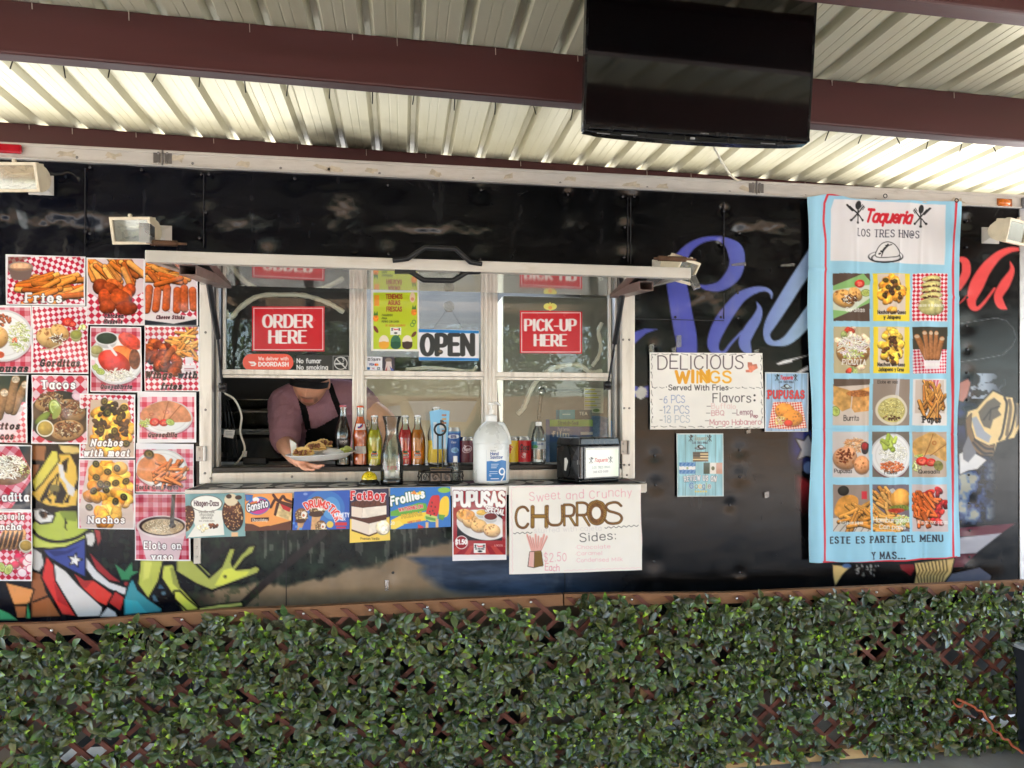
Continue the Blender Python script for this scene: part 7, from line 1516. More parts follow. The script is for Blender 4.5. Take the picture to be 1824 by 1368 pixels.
def p_agu(cv):
    cv.rect(655,512,752,632,(234,232,226)); cv.rect(665,521,744,622,(190,206,52)); q6 = lambda a_,b_: (340+a_/4.56, 420+b_/4.56)
    for s_, yb, f_ in (('TENEMOS',510,29),('AGUAS',560,21),('FRESCAS',612,27)):
        cv.text(s_,*q6(1652,yb),7.4,(150,52,38),.12,wx=.10,cond=.7,fit=f_,align='c')
    for k,s_ in enumerate(('TAMARINDO','PINA','PEPINO CON LIMON')): cv.text('*'+s_,*q6(1548,652+k*26),3.2,(60,72,30),.10,fit=(20,10,31)[k])
    cv.text('DE JUEVES A DOMINGO',*q6(1582,735),3.2,(196,116,40),.10,fit=35)
    cv.rect(*q6(1620,745),*q6(1708,805),(238,236,230)); logo(cv,*q6(1664,760),17); cv.ell(*q6(1664,790),3,1.6,(50,50,50))
    cv.rect(*q6(1490,482),*q6(1530,570),(236,156,50)); cv.ell(705,600,0.1,0.1,(0,0,0))
    for a_,b_,c_ in ((1568,880,(238,170,60)),(1664,880,(40,84,62)),(1758,880,(70,40,34))): 
        c = q6(a_,b_); cv.ell(c[0],c[1]-4,9,12,(238,222,200) if a_ != 1664 else (62,110,80)); cv.rect(c[0]-9,c[1]-4,c[0]+9,c[1]+3,c_); cv.ell(c[0],c[1]+2,9,7,c_)
    c = q6(1664,860); cv.seg([(c[0]+2,c[1]-6),(c[0]+6,c[1]-12)],.7,.7,(40,84,62))
    for a_,b_ in ((1502,670),(1812,620)): c = q6(a_,b_); cv.ell(c[0],c[1],5,6,(236,140,50),tex=.2); cv.poly([(c[0]-4,c[1]-5),(c[0]-2,c[1]-13),(c[0],c[1]-8),(c[0]+3,c[1]-13),(c[0]+4,c[1]-5)],(70,120,50))
    c = q6(1503,760); cv.ell(c[0],c[1],3,7,(120,44,40),-30); c = q6(1812,800); cv.ell(c[0],c[1],3,6,(110,60,36),40); c = q6(1812,700); cv.ell(c[0],c[1],4,4,(90,140,60),ring=.6); cv.ell(c[0]-3,c[1]+5,4,4,(90,140,60),ring=.6); c = q6(1800,500); cv.ell(c[0],c[1],5,9,(236,206,170)); cv.ell(c[0],c[1]+3,3,3,(220,150,120))
    frame_(cv,661,516,747,626,3.6,(234,232,226))
sheet('drinks_flyer', [(661,516),(746,518),(747,626),(661,625)], YS, p_agu, 'lime green fresh drinks flyer in the middle pane', 'flyer', kind='lam', res=.65)
def p_sq(cv):
    cv.rect(648,630,684,666,(226,226,234)); cv.rect(655,638,659.6,642.4,(50,50,54)); cv.rect(656.2,639.2,658.4,641.2,(226,226,234)); cv.text('Square',661.5,642,4.8,(60,60,66),.09,fit=16); cv.text('VISA',657.5,651,3.6,(40,50,110),.14,slant=.2,fit=9); cv.ell(669.5,649.5,2.4,2.4,(206,50,50)); cv.ell(672,649.5,2.2,2.2,(232,150,60))
    cv.rect(654,654,659,658.5,(50,110,170)); cv.rect(662,654,668,658.5,(200,206,220)); cv.rect(671.5,654,677,658.5,(60,80,96)); cv.rect(663,655.5,667,657,(190,120,130)); cv.rect(672.5,655.5,676,657,(200,206,200))
sheet('payment_sticker', [(651.5,635),(681,636),(681,662),(652,662)], YS, p_sq, 'small white payment card sticker at the foot of the middle pane', 'sticker', kind='sign', res=.5)
def p_card(cv):
    cv.rect(680,633,706,666,(52,46,60)); cv.ell(692,642,6,5,(120,104,96)); cv.poly([(688,644),(697,644),(699,664),(685,664)],(206,190,186)); cv.poly([(690,652),(684,664),(689,664)],(176,80,84)); cv.poly([(694,652),(698,664),(704,662)],(80,100,180))
sheet('picture_card', [(682,635),(703,636),(703,663),(682,662)], YS, p_card, 'small dark picture card right of the white payment sticker', 'card', kind='card', res=.55)
def p_open(cv):
    cv.rect(740,580,860,650,(232,230,234)); cv.poly([(746,586),(853,589),(853,594),(746,592)],(30,126,196)); cv.poly([(746,636),(853,638),(853,643),(746,642)],(30,126,196))
    cv.text('OPEN',752,631.5,35,(44,44,46),.10,wx=.135,cond=.82,gap=.16,fit=93); cv.ell(783.5,627,5.5,4.2,(50,44,40)); cv.ell(784,626,3,2.2,(120,104,84))
op = sheet('open_sign', [(746,586),(853,588),(853,643),(746,642)], YS-.004, p_open, 'white and blue open sign hanging in the middle pane', 'sign', kind='sign', res=.7)
A, B, C = W(770,588,YS-.003), W(826,588,YS-.003), W(800,546,YS-.002)
obj('hanging_wire', MB().tube([A, C, B], .0009, 5), M_rod, op)
M_cup = glassmat('clear_rubber', (240,240,236), .1, 1., haze=.12)
tag(obj('suction_cup', MB().lathe([(0,.006),(.012,.005),(.020,.0035),(.0235,0),(.0235,-.001),(.010,-.002),(.009,-.010),(.006,-.012),(0,-.012)], W(800,546,YS-.001), 28, Matrix.Rotation(R(-90),3,'X')), M_cup, smooth=True), 'clear suction cup from which the open sign hangs', 'suction cup')
def p_bird(cv):
    cv.ell(980,545,7,9,(228,226,120)); cv.poly([(969,545),(980,541),(991,545),(986,549),(974,549)],(226,222,110)); cv.ell(980,548,3.6,3,(236,170,90)); cv.ell(977.5,540,1,1,(90,80,60)); cv.ell(982.5,540,1,1,(90,80,60)); cv.rect(976,552,979,555,(206,140,170)); cv.rect(981,552,984,555,(206,140,170))
def bird():
    a = np.linspace(0,2*np.pi,40); nx_, ny_ = 40, 12; A_, T = np.meshgrid(a, np.linspace(.02,1,ny_)); rr_ = (8+3.2*np.cos(2*A_)*np.abs(np.cos(A_)))*T; X = 980+rr_*np.cos(A_)*1.05; Yp = 546+rr_*np.sin(A_)
    cv = Cv(X, Yp, (226,222,120)); cv.res = .5; p_bird(cv); tag(grid_mesh('chick_sticker', Wn(X, Yp, np.full(X.shape, YS-.002)), cv.C.reshape(ny_,nx_,3), pmat('sign'), None, 0), 'little yellow chick sticker above the pick-up sign', 'sticker')
bird()
# scraps of clear tape left on the wall
b = MB(); M_tape = glassmat('clear_tape', (235,235,235), .2, 1.6, haze=.16); g = random.Random(6)
TP = ((1303,468,1329,473),(1205,597,1214,618),(1391,470,1416,474),(1156,612,1165,629),(1343,622,1352,629),(1197,618,1204,628),(1330,764,1337,771),(1141,858,1150,870),(1362,877,1370,886),(1236,869,1243,873))
for k,(x0,y0,x1,y1) in enumerate(TP):
    t_ = [W(a_, b_, YW-.010) for a_, b_ in ((x0,y0+g.uniform(0,3)),(x1,y0-g.uniform(0,2)),(x1,y1),(x0,y1+g.uniform(0,2)))]
    tag(obj('tape_scrap', MB().prism(t_, (0,.0006,0)), M_tape), 'scrap of clear tape stuck on the black wall by the wings poster', 'tape', 'tape scraps on the black wall')
# ------------------------------------------------------------------ drinks and counter things
def patch(name, c, rz, z0, z1, half, paint, m, parent, base=(255,255,255), a_c=None, nx=90, ny=60, off=.0006):
    """a label bent round a bottle: canvas in millimetres, x from the middle, y downward from its top"""
    c = Vector(c); a_c = math.atan2(-c.y, -c.x) if a_c is None else a_c
    s_, t_ = np.meshgrid(np.linspace(-1,1,nx), np.linspace(0,1,ny)); z = z1+(z0-z1)*t_; r = np.vectorize(rz)(z)+off
    rm = float(rz((z0+z1)/2)); cv = Cv(s_*half*rm*1000, t_*(z1-z0)*1000, base); cv.res = max(.25, 2*half*rm*1000/nx); paint(cv)
    a = a_c+s_*half; V = np.stack([c.x+r*np.cos(a), c.y+r*np.sin(a), c.z+z], -1)
    return grid_mesh(name, V, cv.C.reshape(ny,nx,3), m, parent, 0)
def rz_of(prof):
    zs = [p[1] for p in prof]; rs = [p[0] for p in prof]; return lambda z: float(np.interp(z, zs, rs))
def smoothprof(prof, k=5): return [tuple(p) for p in cmr(np.array(prof), k)]
M_bot = glassmat('bottle_glass', (244,248,246), .02, 1.8)
def liquid(nm, rgb): return mat('drink_'+nm, rgb, .12, vary=.05, coat=.4)
COLA = [(.026,0),(.0315,.004),(.032,.012),(.030,.045),(.0295,.070),(.032,.105),(.0335,.125),(.030,.150),(.022,.178),(.0155,.200),(.0135,.218),(.0130,.240),(.0148,.2405),(.0148,.248)]
FAN = [(.027,0),(.0315,.004),(.032,.012),(.0315,.05),(.0285,.085),(.0315,.115),(.0315,.13),(.026,.158),(.0185,.185),(.0140,.212),(.0130,.236),(.0150,.237),(.0150,.246)]
JAR = [(.028,0),(.0315,.003),(.032,.010),(.032,.105),(.0305,.118),(.024,.142),(.0165,.162),(.0138,.176),(.0130,.198),(.0146,.1985),(.0146,.205)]
def bottle(nm, label, px_, Y, prof, liq, fill, cap_rgb, labels=(), ztop=None, base_py=829, k=1.):
    Y = 3.128; p = W(px_, base_py, Y); z0 = zl; prof = [(r*k, z*k) for r, z in prof]; fill *= k
    t = thing(nm, label, 'bottle', (p.x, Y, z0)); rz = rz_of(prof)
    obj('glass', MB().lathe(smoothprof(prof, 4), (p.x, Y, z0+.0005), 28), M_bot, t, smooth=True)
    inner = [(max(.003, r-.0022), z+.004) for r, z in prof if z < fill-.006]+[(rz(fill)-.0022, fill), (.0, fill)]
    obj('drink', MB().lathe(inner, (p.x, Y, z0+.0005), 28), liq, t, smooth=True)
    h_ = prof[-1][1]; b = MB(); n = 21; vs = []
    b.lathe([(0,h_+.0055),(.010,h_+.0055),(.0142,h_+.004),(.0152,h_-.0005),(.0155,h_-.002)], (p.x, Y, z0), 21)
    obj('cap', b, mat('crown_cap_%d_%d' % (cap_rgb[0], cap_rgb[1]), cap_rgb, .35, metal=.2, vary=.1), t, smooth=True)
    for (z_0, z_1, half, paint, base) in labels:
        patch('label', (p.x, Y, z0), rz, z_0*k, z_1*k, half, paint, pmat('card'), t, base)
    return t
WHITE = (238,236,232)
def l_cola(cv):
    cv.text('Coca-Cola',-16,13,10,(226,222,220),.10,slant=.3,fit=32); cv.seg([(-14,17),(14,17)],.5,.5,(206,202,200)); cv.seg([(-12,20),(10,20)],.5,.4,(190,186,186)); cv.seg([(-9,23),(9,23)],.4,.4,(170,166,166))
bottle('cola_bottle', 'dark cola bottle with pale red cap, leftmost on the window ledge', 611, 3.22, COLA, liquid('cola',(30,14,12)), .205, (206,92,104), ((.085,.112,.95,l_cola,(30,16,14)),))
def l_fan(cv):
    cv.ell(0,9,15,9,(222,84,50),-40); cv.ell(-1,8,13,7,(54,50,120),-40); cv.text('Fanta',-11,15,9,(240,236,238),.14,fit=23,rot=38)
def l_bar(cv):
    for k in range(9): cv.seg([(-14,2+k*2.6),(14-(k*5 % 9),2+k*2.6)],.35,.35,(120,110,104),.8)
bottle('orange_soda_bottle', 'tall orange soda bottle with orange cap and white back label', 642, 3.22, FAN, liquid('orange',(250,104,30)), .205, (226,90,50), ((.150,.176,.9,l_fan,(226,214,208)),(.052,.082,.85,l_bar,(214,204,198))))
def l_jar(c2):
    def f(cv):
        cv.poly([(-15,10),(-12,6),(12,6),(15,10),(13,28),(-13,28)],(240,236,230)); cv.poly([(-13,12),(-8,5),(8,5),(13,12),(0,16)],(226,96,40)); cv.poly([(-9,7),(-10,2),(-3,-1),(0,3),(4,-1),(10,2),(9,8),(0,10)],(34,84,46)); cv.rect(-14,14,14,22,(40,30,26)); cv.text('JARRITOS',-12.5,20.6,5,(244,240,230),.12,fit=25); cv.rect(-11,23,11,26,c2)
    return f
def jarr(nm, label, px_, Y, rgb, cap_rgb=(222,222,222), key=''):
    return bottle(nm, label, px_, Y, JAR, liquid(key, rgb), .150, cap_rgb, ((.028,.062,.78,l_jar(rgb),rgb),))
jarr('soda_bottle', 'yellow lime soda bottle with white cap behind the yellow bell', 667, 3.20, (232,222,40), key='lime')
jarr('soda_bottle', 'bright red soda bottle just right of the tip carafe', 722, 3.22, (236,30,38), key='red')
jarr('soda_bottle', 'amber orange soda bottle between the red one and the menu card rack', 744, 3.22, (246,140,26), key='amber')
def l_sq(cv):
    cv.rect(-30,0,30,40,(236,202,60)); cv.poly([(-14,8),(-6,4),(-2,8),(-8,16),(-16,18)],(190,44,36)); cv.text('Squirt',-14,22,9,(40,110,60),.14,slant=.2,fit=28,outline=(240,236,220),ow=.7); cv.rect(-12,30,14,34,(150,120,60))
bottle('clear_soda_bottle', 'clear soda bottle with a yellow wrap label behind the menu cards', 777, 3.21, [(r*1.15,z*.98) for r,z in FAN], liquid('pale',(206,196,186)), .19, (222,222,222), ((.012,.105,1.35,l_sq,(236,202,60)),))
M_can = mat('can_aluminium', (196,196,196), .3, metal=.85)
def can(label, px_, Y, base, paint, r=.0325, h=.118):
    Y = 3.128; p = W(px_, 829, Y); t = thing('drink_can', label, 'can', (p.x, Y, zl), 'drink cans on the window counter')
    prof = [(r*.78,0),(r*.86,.002),(r,.010),(r,h-.014),(r*.83,h-.002),(r*.83,h),(r*.79,h),(r*.76,h-.004),(0,h-.004)]
    obj('can_body', MB().lathe(prof, (p.x, Y, zl+.0005), 28), M_can, t, smooth=True)
    patch('can_print', (p.x, Y, zl), lambda z: r, .011, h-.015, 3.1, paint, pmat('card'), t, base, nx=150, off=.0003)
def l_blue(cv):
    cv.C[:] = np.array([44,92,170]); cv.ell(0,22,28,9,(222,228,236)); cv.text('GOYA',-12,27,10,(40,50,120),.16,fit=24); cv.text('Coco',-10,50,9,(226,230,236),.1,slant=.25,fit=20); cv.ell(6,80,18,12,(120,170,206),tex=.4); cv.rect(-60,0,60,6,(90,150,200))
can('tall blue drink can right of the yellow labelled bottle', 808, 3.25, (44,92,170), l_blue, .0300, .158)
def l_dr(cv): cv.ell(0,36,22,15,(226,206,208),-14,ring=.88); cv.text('Dr',-14,32,12,(236,222,224),.12,slant=.3,fit=10); cv.text('Pepper',-12,45,13,(236,222,224),.12,slant=.2,fit=28,rot=10)
can('maroon drink can just left of the white sanitizer jug', 832, 3.22, (96,24,40), l_dr)
def l_yl(cv): cv.text('Squirt',-13,62,16,(206,60,40),.14,slant=.2,fit=40,rot=62,outline=(240,230,200),ow=1)
can('yellow drink can half hidden by the white sanitizer jug', 911, 3.24, (226,196,50), l_yl)
def l_rd(cv): cv.text('Coca',-18,40,22,(30,16,18),.13,slant=.3,fit=44); cv.seg([(-16,50),(0,46),(18,52)],1.2,1.2,(30,16,18),smooth=True); cv.text('Cola',6,76,16,(240,236,236),.08,slant=.3,fit=20,rot=80)
can('red cola can beside the clear water bottle', 933, 3.22, (196,26,38), l_rd)
WB = [(.026,0),(.031,.004),(.0325,.012),(.0315,.02),(.0328,.028),(.0315,.036),(.0328,.046),(.0315,.056),(.0325,.064),(.0325,.10),(.031,.118),(.026,.140),(.018,.158),(.0135,.166),(.0130,.172)]
p = W(959, 829, 3.128); t = thing('water_bottle', 'clear plastic water bottle with white cap left of the napkin dispenser', 'bottle', (p.x, 3.128, zl))
obj('plastic', MB().lathe(WB, (p.x, 3.128, zl+.0005), 28), glassmat('water_plastic', (232,240,242), .05, 2.6, haze=.05), t, smooth=True)
obj('cap', MB().lathe([(.0138,.166),(.0142,.168),(.0142,.181),(.013,.183),(0,.183)], (p.x, 3.128, zl), 24), mat('cap_white', (232,232,230), .4), t, smooth=True)
def l_wat(cv): cv.C[:] = (216,224,230); cv.rect(-60,0,-6,30,(70,140,170)); cv.ell(-16,22,14,8,(70,140,80),tex=.4); cv.text('pure life',-4,14,8,(50,80,150),.09,fit=26)
patch('label', (p.x, 3.128, zl), rz_of(WB), .066, .098, 2.4, l_wat, pmat('card'), t, (216,224,230))
# service bell
p = W(658, 859, 2.93); t = thing('service_bell', 'small yellow service bell with a smiling face on a black base', 'bell', (p.x, 2.93, ZS))
obj('base', MB().lathe([(.040,0),(.041,.003),(.039,.010),(.031,.019),(.030,.021),(0,.021)], (p.x, 2.93, ZS+.001), 36), mat('bell_black', (16,16,17), .2, coat=.4), t, smooth=True)
DOME = [(.0315,.022),(.0312,.026),(.0285,.036),(.021,.046),(.011,.052),(.004,.0535),(0,.0538)]
obj('dome', MB().lathe(DOME, (p.x, 2.93, ZS), 36), mat('bell_yellow', (232,206,24), .22, coat=.5, vary=.03), t, smooth=True)
obj('plunger', MB().lathe([(.002,.052),(.002,.062),(.0042,.063),(.0045,.066),(0,.0685)], (p.x, 2.93, ZS), 12), M_silver, t, smooth=True)
def l_smile(cv): cv.C[:] = (232,206,24); cv.ell(-4,4.5,1.3,2,(20,18,10)); cv.ell(4,4.5,1.3,2,(20,18,10)); cv.seg([(-8,9),(-5,12),(0,13.4),(5,12),(8,9)],.8,.8,(20,18,10),smooth=True)
patch('face_print', (p.x, 2.93, ZS), rz_of(DOME), .026, .046, .45, l_smile, pmat('card'), t, (232,206,24), off=.0008)
# tip carafe
p = W(698, 858, 2.93); t = thing('tip_carafe', 'clear glass tip carafe with black base and flared lip', 'carafe', (p.x, 2.93, ZS))
CAR = [(.0435,.020),(.0445,.035),(.0450,.080),(.0430,.120),(.0350,.158),(.0270,.190),(.0255,.208),(.0285,.235),(.0350,.262),(.0362,.270)]
obj('glass', MB().lathe(smoothprof(CAR, 4), (p.x, 2.93, ZS), 40), glassmat('carafe_glass', (246,246,242), .02, 1.2, haze=.02), t, smooth=True)
obj('lip', MB().tube([(p.x+.0362*math.cos(k*.2618), 2.93+.0362*math.sin(k*.2618), ZS+.270) for k in range(24)], .0016, 6, True), glassmat('carafe_glass'), t, smooth=True)
obj('base', MB().lathe([(.0435,0),(.0450,.003),(.0452,.020),(.0440,.0225),(0,.0225)], (p.x, 2.93, ZS+.001), 40), mat('bell_black'), t, smooth=True)
def l_tip(cv): cv.text('TIPS',-19,16,13,(190,60,90),.09,serif=.1,fit=38)
nx_ = 0
b = MB(); 
for k in range(3): b.v += []; 
def tips():
    lettering_ = MB(); adv = -0.5; s_ = 'TIPS'; tot = sum(GL[c][0]+.25 for c in s_)-.25; hh = .013; kx = .040/(tot*hh); a_c = math.atan2(-2.93, -p.x); u0 = -.020
    for c in s_:
        for sm, P in GL[c][1]:
            Q = cmr(P, 3) if sm else P; lettering_.tube([(p.x+.0456*math.cos(a_c+(u0+u*hh*kx)/.045), 2.93+.0456*math.sin(a_c+(u0+u*hh*kx)/.045), ZS+.062+v*hh) for u, v in Q], .0010, 5)
        u0 += (GL[c][0]+.25)*hh*kx
    obj('lettering', lettering_, mat('red_print', (176,50,76), .5), t)
tips()
g = random.Random(14); M_note = mat('banknote', (150,156,136), .7, vary=.3, vscale=140)
for k in range(4):
    a0 = g.uniform(0,6.28); cx_, cy_ = p.x+g.uniform(-.012,.012), 2.93+g.uniform(-.012,.012); vs = []; fs = []; n = 14
    for i in range(n):
        a = a0+i*.33; r_ = .009+.0012*i
        for z_ in (.026+.01*k, .026+.01*k+.075+.012*g.random()): vs.append((cx_+r_*math.cos(a), cy_+r_*math.sin(a)*.8, ZS+z_+.003*i*(1 if k % 2 else .3)))
    for i in range(n-1): fs.append((2*i,2*i+2,2*i+3,2*i+1))
    tag(obj('banknote', MB().add(vs, fs), M_note, smooth=True), 'rolled banknote inside the tip carafe', 'banknote', 'banknotes in the tip carafe')
# wire rack with menu cards
c = W(785, 855, 2.92); t = thing('wire_rack', 'black wire table rack with a ring handle and scrolled basket', 'rack', (c.x, 2.92, ZS))
M_wire = mat('black_wire', (16,16,17), .35, vary=.1)
b = MB(); RX, RY = .088, .055
for z_ in (.008, .050): b.tube([(c.x+RX*math.cos(k*math.pi/20), 2.92+RY*math.sin(k*math.pi/20), ZS+z_) for k in range(40)], .0026, 7, True)
for k in range(12):
    a = k*math.pi/6; q0 = Vector((c.x+RX*math.cos(a), 2.92+RY*math.sin(a), ZS+.008)); b.tube([q0, q0+Vector((0,0,.042))], .0018, 6)
    a2 = a+.26; q1 = Vector((c.x+RX*math.cos(a2), 2.92+RY*math.sin(a2), ZS+.029)); tg = Vector((-RX*math.sin(a2), RY*math.cos(a2), 0)).normalized()
    b.tube([q1+tg*(.016-.0016*j)*math.cos(j*.75)+Vector((0,0,(.018-.0016*j)*math.sin(j*.75))) for j in range(10)], .0015, 5)
for a in (0, math.pi/2): b.tube([(c.x+RX*math.cos(a), 2.92+RY*math.sin(a), ZS+.008), (c.x-RX*math.cos(a), 2.92-RY*math.sin(a), ZS+.008)], .002, 6)
obj('basket', b, M_wire, t, smooth=True)
hx = W(784, 765, 2.90).x; hz = W(784, 765, 2.90).z
b = MB()
for s_ in (-1, 1): b.tube([(hx+s_*.009, 2.90, ZS+.05), (hx+s_*.009, 2.90, hz-.020)], .0028, 8)
b.tube([(hx+.022*math.cos(k*math.pi/12), 2.90, hz+.022*math.sin(k*math.pi/12)) for k in range(24)], .0042, 8, True)
obj('handle', b, M_wire, t, smooth=True)
obj('card_holder', MB().box(hx-.038, hx+.042, 2.896, 2.93, ZS+.012, ZS+.060).box(hx-.042, hx+.046, 2.893, 2.933, ZS+.060, ZS+.066), mat('bell_black'), t, bevel=.002)
def p_mc(k):
    def f(cv):
        cv.C[:] = (126,186,222); cv.rect(772+k*8,752,778+k*8,800,(206,216,224))
        cv.ell(786,752,5,4,(60,50,50)) if k else None
        for j in range(5): cv.rect(787,738+j*7,795,741+j*7,((170,110,70),(206,160,90))[j % 2])
        cv.rect(783,757,791,763,(226,224,220))
    return f
for k, quad in enumerate(([(765,733),(783,729),(786,800),(771,800)], [(774,731),(792,731),(790,800),(774,800)], [(782,729),(801,732),(796,800),(780,800)])):
    sheet('menu_card', quad, 2.905+.004*k+.012, p_mc(k), ('light blue menu card leaning left in the wire rack', 'light blue menu card upright in the middle of the wire rack', 'light blue menu card leaning right in the wire rack')[k], 'menu card', 'menu cards in the wire rack', 'card', base=(126,186,222), res=.8)
q = W(811, 852, 2.93); t = thing('gel_bottle', 'tiny clear gel bottle with pale cap standing in the wire rack', 'bottle', (q.x, 2.93, ZS+.010))
obj('plastic', MB().lathe([(.013,0),(.0145,.002),(.0145,.062),(.011,.070),(.0075,.074),(.0075,.078)], (q.x, 2.93, ZS+.011), 20), glassmat('gel_plastic', (226,232,230), .1, 2.5, haze=.12), t, smooth=True)
obj('cap', MB().lathe([(.009,.076),(.009,.098),(.0085,.100),(0,.100)], (q.x, 2.93, ZS+.011), 18), mat('cap_white', (232,232,230), .4), t, smooth=True)
# sanitizer jug
c = W(875, 853, 2.92); t = thing('sanitizer_jug', 'large translucent white hand sanitizer jug with a pump', 'jug', (c.x, 2.92, ZS))
JUG = [(.060,0),(.069,.004),(.0725,.014),(.0730,.030),(.0730,.150),(.0745,.162),(.0735,.176),(.067,.198),(.054,.220),(.037,.238),(.024,.248),(.021,.252),(.0205,.258)]
M_jug = mat('milky_plastic', (226,228,226), .3, vary=.03, coat=.2, trans=.12)
obj('jug_body', MB().lathe(smoothprof(JUG, 4), (c.x, 2.92, ZS+.001), 44), M_jug, t, smooth=True, sharp=180)
obj('handle', MB().tube([Vector(v) for v in cmr(np.array([(c.x+.022,2.905,ZS+.238),(c.x+.040,2.895,ZS+.240),(c.x+.055,2.89,ZS+.215),(c.x+.066,2.892,ZS+.185),(c.x+.071,2.90,ZS+.160)]), 6)], .0085, 10), M_jug, t, smooth=True)
M_cw = mat('cap_white', (232,232,230), .4)
pump = obj('pump', MB().lathe([(.0225,.250),(.0225,.272),(.019,.276),(.0085,.278),(.0085,.296),(.0045,.297),(.0045,.316),(.012,.318),(.012,.324),(.008,.327),(0,.327)], (c.x, 2.92, ZS), 24), M_cw, t, smooth=True)
obj('nozzle', MB().tube([Vector(v) for v in ((c.x,2.92,ZS+.322),(c.x+.020,2.915,ZS+.324),(c.x+.032,2.912,ZS+.319),(c.x+.034,2.911,ZS+.312))], [.0055,.005,.004,.0035], 10), M_cw, pump, smooth=True)
def l_san(cv):
    cv.C[:] = (230,232,232); cv.poly([(-26,45),(-8,43),(12,46),(36,40),(60,45),(60,122),(-26,122)],(42,118,186)); cv.text('Member',-10,6,6,(120,130,140),.08,fit=22); cv.text('Hand',-10,20,11,(40,70,140),.11,fit=32); cv.text('Sanitizer',-10,34,11,(40,70,140),.11,fit=52)
    for k in range(3): cv.rect(-8,55+k*7,22-k*4,57.5+k*7,(206,222,236))
    cv.ell(38,86,15,15,(232,236,240)); cv.ell(38,86,9,9,(42,118,186)); cv.seg([(52,88),(46,108),(34,122)],3,3,(232,236,240)); cv.rect(-14,84,18,86,(206,222,236)); cv.rect(-14,92,18,94,(206,222,236)); cv.rect(-10,112,24,115,(226,232,240)); cv.text('70',-16,104,6,(226,232,240),.1)
    cv.seg([(-26,0),(-26,122)],.4,.4,(180,190,196))
patch('label', (c.x, 2.92, ZS), rz_of(JUG), .012, .138, .95, l_san, pmat('card'), t, (230,232,232), a_c=math.atan2(-2.92,-c.x)+.10, nx=170, ny=150)
# napkin dispenser
z0 = ZS+.001; C0 = onz(1034, 860.5, ZS); L0 = C0+Vector((-.065,.17,0)); R0 = C0+Vector((.180,.10,0)); H = .183
L0 = W(990, 851, 2.98); L0.z = z0; R0 = W(1105, 849, 2.945); R0.z = z0; C0 = W(1033, 858, 2.86); C0.z = z0; B0 = L0+(R0-C0)
t = thing('napkin_dispenser', 'black countertop napkin dispenser with a printed insert, at the right end of the shelf', 'dispenser', tuple((C0+B0)/2))
M_disp = mat('dispenser_black', (24,24,26), .28, vary=.1, coat=.25)
cen = (C0+B0)/2; up = lambda p_, h_, s_=1.: Vector((cen.x+(p_.x-cen.x)*s_, cen.y+(p_.y-cen.y)*s_, z0+h_))
b = MB()
for h0, h1, s0, s1 in ((0,.012,.97,1.),(.0122,.150,.985,.985),(.1502,H,1.,.95)): b.hexa([up(C0,h0,s0),up(R0,h0,s0),up(B0,h0,s0),up(L0,h0,s0),up(C0,h1,s1),up(R0,h1,s1),up(B0,h1,s1),up(L0,h1,s1)])
obj('housing', b, M_disp, t, bevel=.006)
def face(A, B, u0, u1, h0, h1, off): # a flat quad standing off the side A->B
    d = B-A; n = Vector((d.y, -d.x, 0)).normalized(); n = n if n.dot(A-cen) > 0 else -n
    P = [A+d*u+n*off for u in (u0, u1)]; return [Vector((P[0].x,P[0].y,z0+h1)),Vector((P[1].x,P[1].y,z0+h1)),Vector((P[1].x,P[1].y,z0+h0)),Vector((P[0].x,P[0].y,z0+h0))], n
def fgrid(name, Q, paint, parent, wmm, hmm, base, m, nx=120, ny=90):
    s_, t_ = np.meshgrid(np.linspace(0,1,nx), np.linspace(0,1,ny)); A_ = [np.array(v) for v in Q]; s3, t3 = s_[...,None], t_[...,None]
    V = (A_[0]*(1-s3)+A_[1]*s3)*(1-t3)+(A_[3]*(1-s3)+A_[2]*s3)*t3; cv = Cv(s_*wmm, t_*hmm, base); cv.res = wmm/nx; paint(cv); return grid_mesh(name, V, cv.C.reshape(ny,nx,3), m, parent, 0)
def l_nap(cv):
    cv.C[:] = np.array([236,236,228]); i = np.arange(len(cv.x)); cv.put(i, ((cv.x-78)/30).clip(0,1)*.35, (170,206,150)); cv.rect(0,0,110,7,(206,206,196))
    logo(cv,50,46,86,(196,110,100)); cv.text('LOS TRES HNAS',52,76,8,(90,120,110),.06,serif=.06,fit=60,align='c'); cv.text('346-625-0499',50,92,8,(100,100,104),.06,serif=.06,fit=50,align='c')
Q, n_ = face(C0, R0, .09, .97, .016, .146, .0035); b = MB().prism([v-n_*.003 for v in Q], n_*.0028); obj('insert_frame', b, M_disp, t)
ins = [v+n_*.0006 for v in Q]; ins = [ins[0].lerp(ins[2],.04), ins[1].lerp(ins[3],.04), ins[2].lerp(ins[0],.04), ins[3].lerp(ins[1],.04)]
fgrid('insert', ins, l_nap, t, 110, 108, (236,236,228), pmat('lam'))
Q, n_ = face(L0, C0, .28, .60, .02, .15, .0012)
m_ = (Q[0]+Q[1]+Q[2]+Q[3])/4; d_ = (Q[1]-Q[0]); hh = (Q[0]-Q[3])
slot = [m_+d_*.5*math.cos(k*math.pi/12)+hh*.5*math.copysign(abs(math.sin(k*math.pi/12))**.8, math.sin(k*math.pi/12)) for k in range(24)]
obj('slot', MB().prism(slot, n_*.001), mat('slot_black', (5,5,6), .6), t)
nap = [m_+d_*u+hh*v+n_*.002 for u, v in ((-.15,-.28),(.05,-.30),(.28,-.05),(.30,.02),(.1,.12),(-.12,.10))]
tag(obj('napkin', MB().prism(nap, n_*.0015), M_paper), 'folded white napkin tip showing in the dispenser slot', 'napkin')
Q, n_ = face(L0, C0, .70, .98, .02, .15, .002); mm = (Q[0]+Q[1]+Q[2]+Q[3])/4; d_ = Q[1]-Q[0]; hh = Q[0]-Q[3]
